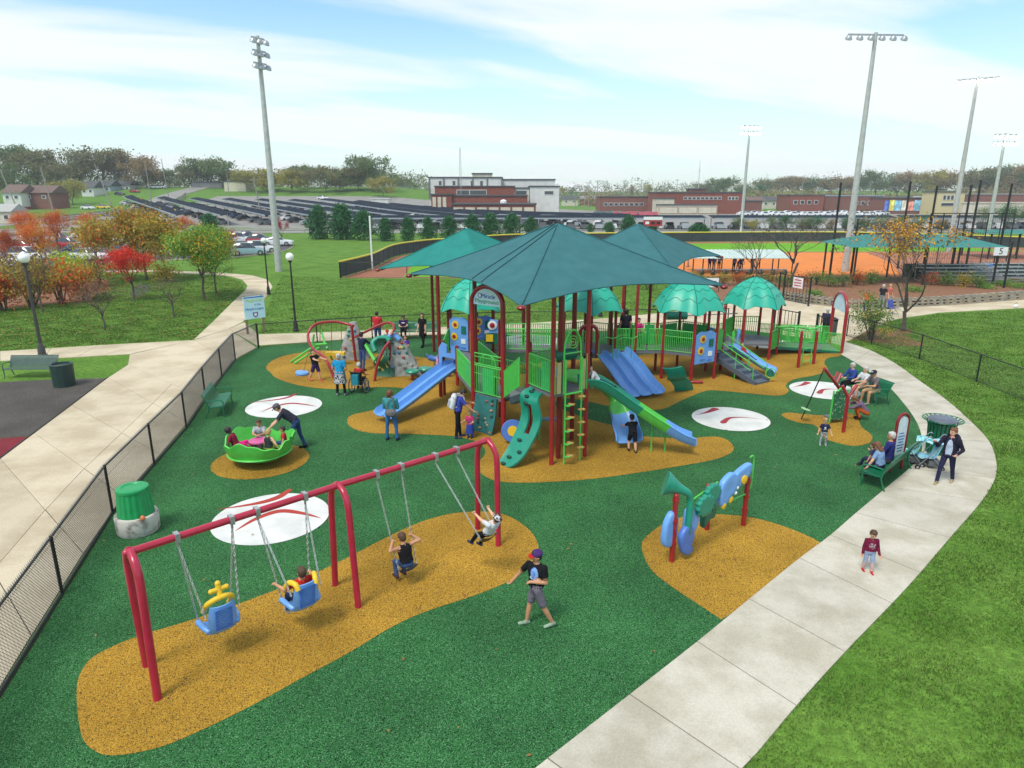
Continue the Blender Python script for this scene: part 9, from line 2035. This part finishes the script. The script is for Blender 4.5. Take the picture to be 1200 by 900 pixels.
def hip_canopy(label, uL, uR, vr, ve, y, dep, mat, rl=0.2):
 xL, xR = at(uL, ve, y).x, at(uR, ve, y).x; ze, zr_ = zat(ve, y), zat(vr, y+dep/2); t = thing('bleacher_canopy', label, 'shade canopy', ((xL+xR)/2, y+dep/2, 0)); m = y+dep/2; a, b = xL+(xR-xL)*rl, xR-(xR-xL)*rl
 mb = MB(); mb.add([(xL, y, ze), (xR, y, ze), (xR, y+dep, ze), (xL, y+dep, ze), (a, m, zr_), (b, m, zr_)], [(0, 1, 5, 4), (1, 2, 5), (2, 3, 4, 5), (3, 0, 4)]); mb.build('fabric', mat, t, smooth=False)
 for x in (xL+0.6, (xL+xR)/2, xR-0.6):
  for yy in (y+0.5, y+dep-0.5): mb = MB(); mb.tube([(x, yy, 0), (x, yy, ze+0.05)], 0.09, 8); mb.build('post', BLACK, t)
 for q in ((xL, y), (xR, y)): mb = MB(); mb.tube([(q[0], q[1], ze-0.06), ((xL+xR)/2+(q[0]-(xL+xR)/2)*0.6, m, zr_-0.08)], 0.05, 6); mb.build('rafter', BLACK, t)
 return t
SH3 = M('bleacher cloth', (0.03, 0.19, 0.17), 0.85, (0.025, 0.165, 0.15), scale=1)
hip_canopy('long teal canopy over the bleachers behind the golden-leaved tree', 1000, 1184, 274.5, 290, 60, 7, SH3); hip_canopy('small flat teal canopy standing behind home plate', 1160, 1240, 269, 274, 84, 6, SH3, 0.1)
def bleacher(label, u, y, w, n, yaw=0):
 x = at(u, 310, y).x; t = thing('bleachers', label, 'bleachers', (x, y, 0)); X = XF((x, y, 0), yaw)
 for i in range(n):
  mb = MB(X); mb.box((0, i*0.65, 0.42+i*0.26), (w, 0.28, 0.05)); mb.build('seat_plank', GALV, t, smooth=False); mb = MB(X); mb.box((0, i*0.65+0.4, 0.12+i*0.26), (w, 0.26, 0.05)); mb.build('foot_plank', GALV, t, smooth=False)
 for k in range(4):
  xx = -w/2+0.2+(w-0.4)*k/3; mb = MB(X); mb.tube([(xx, -0.1, 0.02), (xx, n*0.65, 0.02)], 0.03, 5); mb.tube([(xx, 0, 0.05), (xx, n*0.65, 0.42+n*0.26)], 0.03, 5); mb.tube([(xx, n*0.65, 0.02), (xx, n*0.65, 0.42+n*0.26)], 0.03, 5); mb.build('frame', GALV, t)
bleacher('aluminium bleachers under the long teal canopy', 1140, 61, 6.5, 5); bleacher('aluminium bleachers beyond the sign with the number', 1195, 62, 5, 5)
y = 58.5; x = at(1172, 294, y).x; ns = thing('number_sign', 'white square sign with a bold black 5 on a dark post', 'sign', (x, y, 0)); mb = MB(); mb.tube([(x+0.9, y, 0), (x+0.9, y, zat(287, y)+0.3)], 0.09, 8); mb.build('post', BLACK, ns); mb = MB(); mb.box((x, y-0.1, zat(294.5, y)), (1.15, 0.06, 0.68)); pb = mb.build('board', WHITE, ns, smooth=False)
letters('5', 0.75, BLACK, pb, face_frame((x, y-0.14, zat(294.5, y)), (1, 0, 0), (0, 0, 1)), name='numeral'); mb = MB(); mb.tube([(x+0.5, y-0.1, zat(292, y)), (x+0.9, y, zat(291, y))], 0.04, 6); mb.build('bracket', BLACK, ns)
sw_ = thing('stone_wall', 'low dry-stacked tan stone retaining wall edging the mulch bed', 'wall', gp(1000, 361)); pw_ = spline(px([(905, 349), (940, 354.5), (1000, 361.5), (1060, 360), (1120, 357), (1200, 351), (1290, 345)]), 8); rng = random.Random(4); STN = [M('tan stone', (0.36, 0.31, 0.23), 0.95, (0.26, 0.22, 0.16), scale=2, bump=0.6), M('grey stone', (0.30, 0.28, 0.24), 0.95, (0.22, 0.20, 0.17), scale=2, bump=0.6)]
mbs = [MB(), MB()]
for course in range(6):
 for i in range(len(pw_)-1):
  a, b = pw_[i], pw_[i+1]; L = (b-a).length; s = (course % 2)*0.3
  while s < L:
   w_ = rng.uniform(0.25, 0.6); e = min(L, s+w_); p = a.lerp(b, (s+e)/2/L); dd = (b-a).normalized(); rot = Matrix((dd, Vector((-dd.y, dd.x, 0)), Vector((0, 0, 1)))).transposed()
   mbs[rng.random() < 0.4].box(p+Vector((0, 0.12+0.025*course+rng.uniform(-0.03, 0.03), 0.06+course*0.105)), (max(0.1, e-s-0.015), 0.34, 0.098), rot); s = e
for m_, st in zip(mbs, STN): o = m_.build('stone', st, sw_, smooth=False); o['kind'] = 'stuff'
def black_gate(label, u0, v0, u1, v1, h, n=8, sign=None):
 a, b = gp(u0, v0), gp(u1, v1); t = thing('steel_gate', label, 'gate', a);
 for p in (a, b): mb = MB(); mb.box(p+Vector((0, 0, h/2)), (0.10, 0.10, h)); mb.build('post', BLACK, t, smooth=False)
 for z in (0.15, h-0.1): mb = MB(); mb.tube([a+Vector((0, 0, z)), b+Vector((0, 0, z))], 0.03, 6); mb.build('rail', BLACK, t)
 for i in range(1, n): p = a.lerp(b, i/n); mb = MB(); mb.tube([p+Vector((0, 0, 0.15)), p+Vector((0, 0, h-0.1))], 0.018, 4); mb.build('picket', BLACK, t)
 if sign:
  d = (b-a).normalized(); nn = Vector((d.y, -d.x, 0)); c = a.lerp(b, sign[0])+nn*0.06+Vector((0, 0, h-0.55)); mb = MB(); mb.box(c, (sign[1], 0.03, 0.75), Matrix((d, -nn, Vector((0, 0, 1)))).transposed()); s_ = mb.build('notice', M('notice pink', (0.62, 0.50, 0.55), 0.6, (0.75, 0.72, 0.72), scale=3), t, smooth=False)
  mb = MB()
  for k in range(3): mb.box(c+nn*0.025+Vector((0, 0, 0.2-0.2*k)), (sign[1]*0.7, 0.01, 0.07), Matrix((d, -nn, Vector((0, 0, 1)))).transposed())
  mb.build('text_line', M('notice red', (0.45, 0.05, 0.08), 0.6), s_, smooth=False)
black_gate('tall black steel gate leaf with a pink notice by the plaza', 917, 353, 947, 359, 2.1, 8, (0.55, 0.95)); black_gate('open black steel gate leaf beside the dark bins', 880, 352, 912, 347, 1.9, 7); black_gate('black steel gate at the rear fence opening', 906, 387, 934, 393, 1.4, 7); black_gate('black steel gate panel beside the red arch', 955, 399, 966, 402, 1.5, 5)
for u, v, lb in ((868, 357, 'dark grey plaza bin beside the open gate leaf'), (972, 393, 'dark plaza bin behind the red arch')):
 c = gp(u, v); t = thing('litter_bin', lb, 'litter bin', c); mb = MB(); mb.lathe([(0.34, 0.01), (0.36, 0.9), (0.30, 0.98)], c, 20); mb.build('drum', M('grey bin', (0.06, 0.07, 0.07), 0.6), t); mb = MB(); mb.lathe([(0.37, 0.88), (0.38, 0.97), (0.2, 1.06), (0.02, 1.08)], c, 20); mb.build('lid', BLACK, t)
c = gp(828, 342); bn = thing('banner', 'white banner with dark lettering tied to a rail beside the dome', 'banner', c); mb = MB(); mb.box(c+Vector((0, 0, 0.75)), (1.9, 0.03, 0.75)); bp2 = mb.build('cloth', WHITE, bn, smooth=False)
for k in range(5): mb = MB(); mb.box(c+Vector((-0.7+0.33*k, -0.025, 0.72)), (0.2, 0.01, 0.36)); mb.build('glyph', NAVYM if False else M('banner navy', (0.02, 0.03, 0.10), 0.7), bp2, smooth=False)
for s_ in (-1, 1): mb = MB(); mb.tube([c+Vector((s_*0.97, 0, 0)), c+Vector((s_*0.97, 0, 1.2))], 0.03, 6); mb.build('stake', BLACK, bn)
c = gp(1046, 368); ch = thing('folding_chair', 'blue folding chair beside the leafy shrub', 'chair', c); CB = cloth('chair blue', (0.10, 0.12, 0.45)); X = XF(c, 0.4)
mb = MB(X); mb.grid([[(-0.26, -0.2, 0.42), (0.26, -0.2, 0.42)], [(-0.26, 0.2, 0.38), (0.26, 0.2, 0.38)]], thick=0.02); mb.build('seat', CB, ch); mb = MB(X); mb.grid([[(-0.26, 0.2, 0.42), (0.26, 0.2, 0.42)], [(-0.26, 0.32, 0.9), (0.26, 0.32, 0.9)]], thick=0.02); mb.build('backrest', CB, ch)
for sx in (-1, 1):
 for sy_ in (-1, 1): mb = MB(X); mb.tube([(sx*0.26, sy_*0.24, 0.01), (sx*0.26, -sy_*0.22, 0.42)], 0.012, 5); mb.build('leg', BLACK, ch)
c = gp(1190, 361); pb_ = thing('plaza_bag', 'small white bag left on the concrete below the stone wall', 'bag', c); mb = MB(); mb.ell(c+Vector((0, 0, 0.14)), (0.17, 0.12, 0.14), nu=12, nv=8); mb.build('bag_body', WHITE, pb_); mb = MB(); mb.tube(spline([c+Vector((-0.1, 0, 0.25)), c+Vector((0, 0, 0.4)), c+Vector((0.1, 0, 0.25))], 5), 0.012, 5); mb.build('handle', BLACK, pb_)
# ================================================================== air
mb = MB(); mb.box((0, 420, 20), (2400, 1000, 42))
HZ = mb.build('haze', M('unused haze', (1, 1, 1)), smooth=False); hm = bpy.data.materials.new('haze air'); hm.use_nodes = True; nt = hm.node_tree; nt.nodes.remove(nt.nodes['Principled BSDF'])
pv = nt.nodes.new('ShaderNodeVolumePrincipled'); pv.inputs['Color'].default_value = (0.80, 0.88, 0.95, 1); pv.inputs['Density'].default_value = 0.00034; nt.links.new(pv.outputs[0], nt.nodes['Material Output'].inputs['Volume'])
HZ.data.materials.clear(); HZ.data.materials.append(hm); tag(HZ, 'pale autumn haze over the whole park', 'haze', kind='stuff')
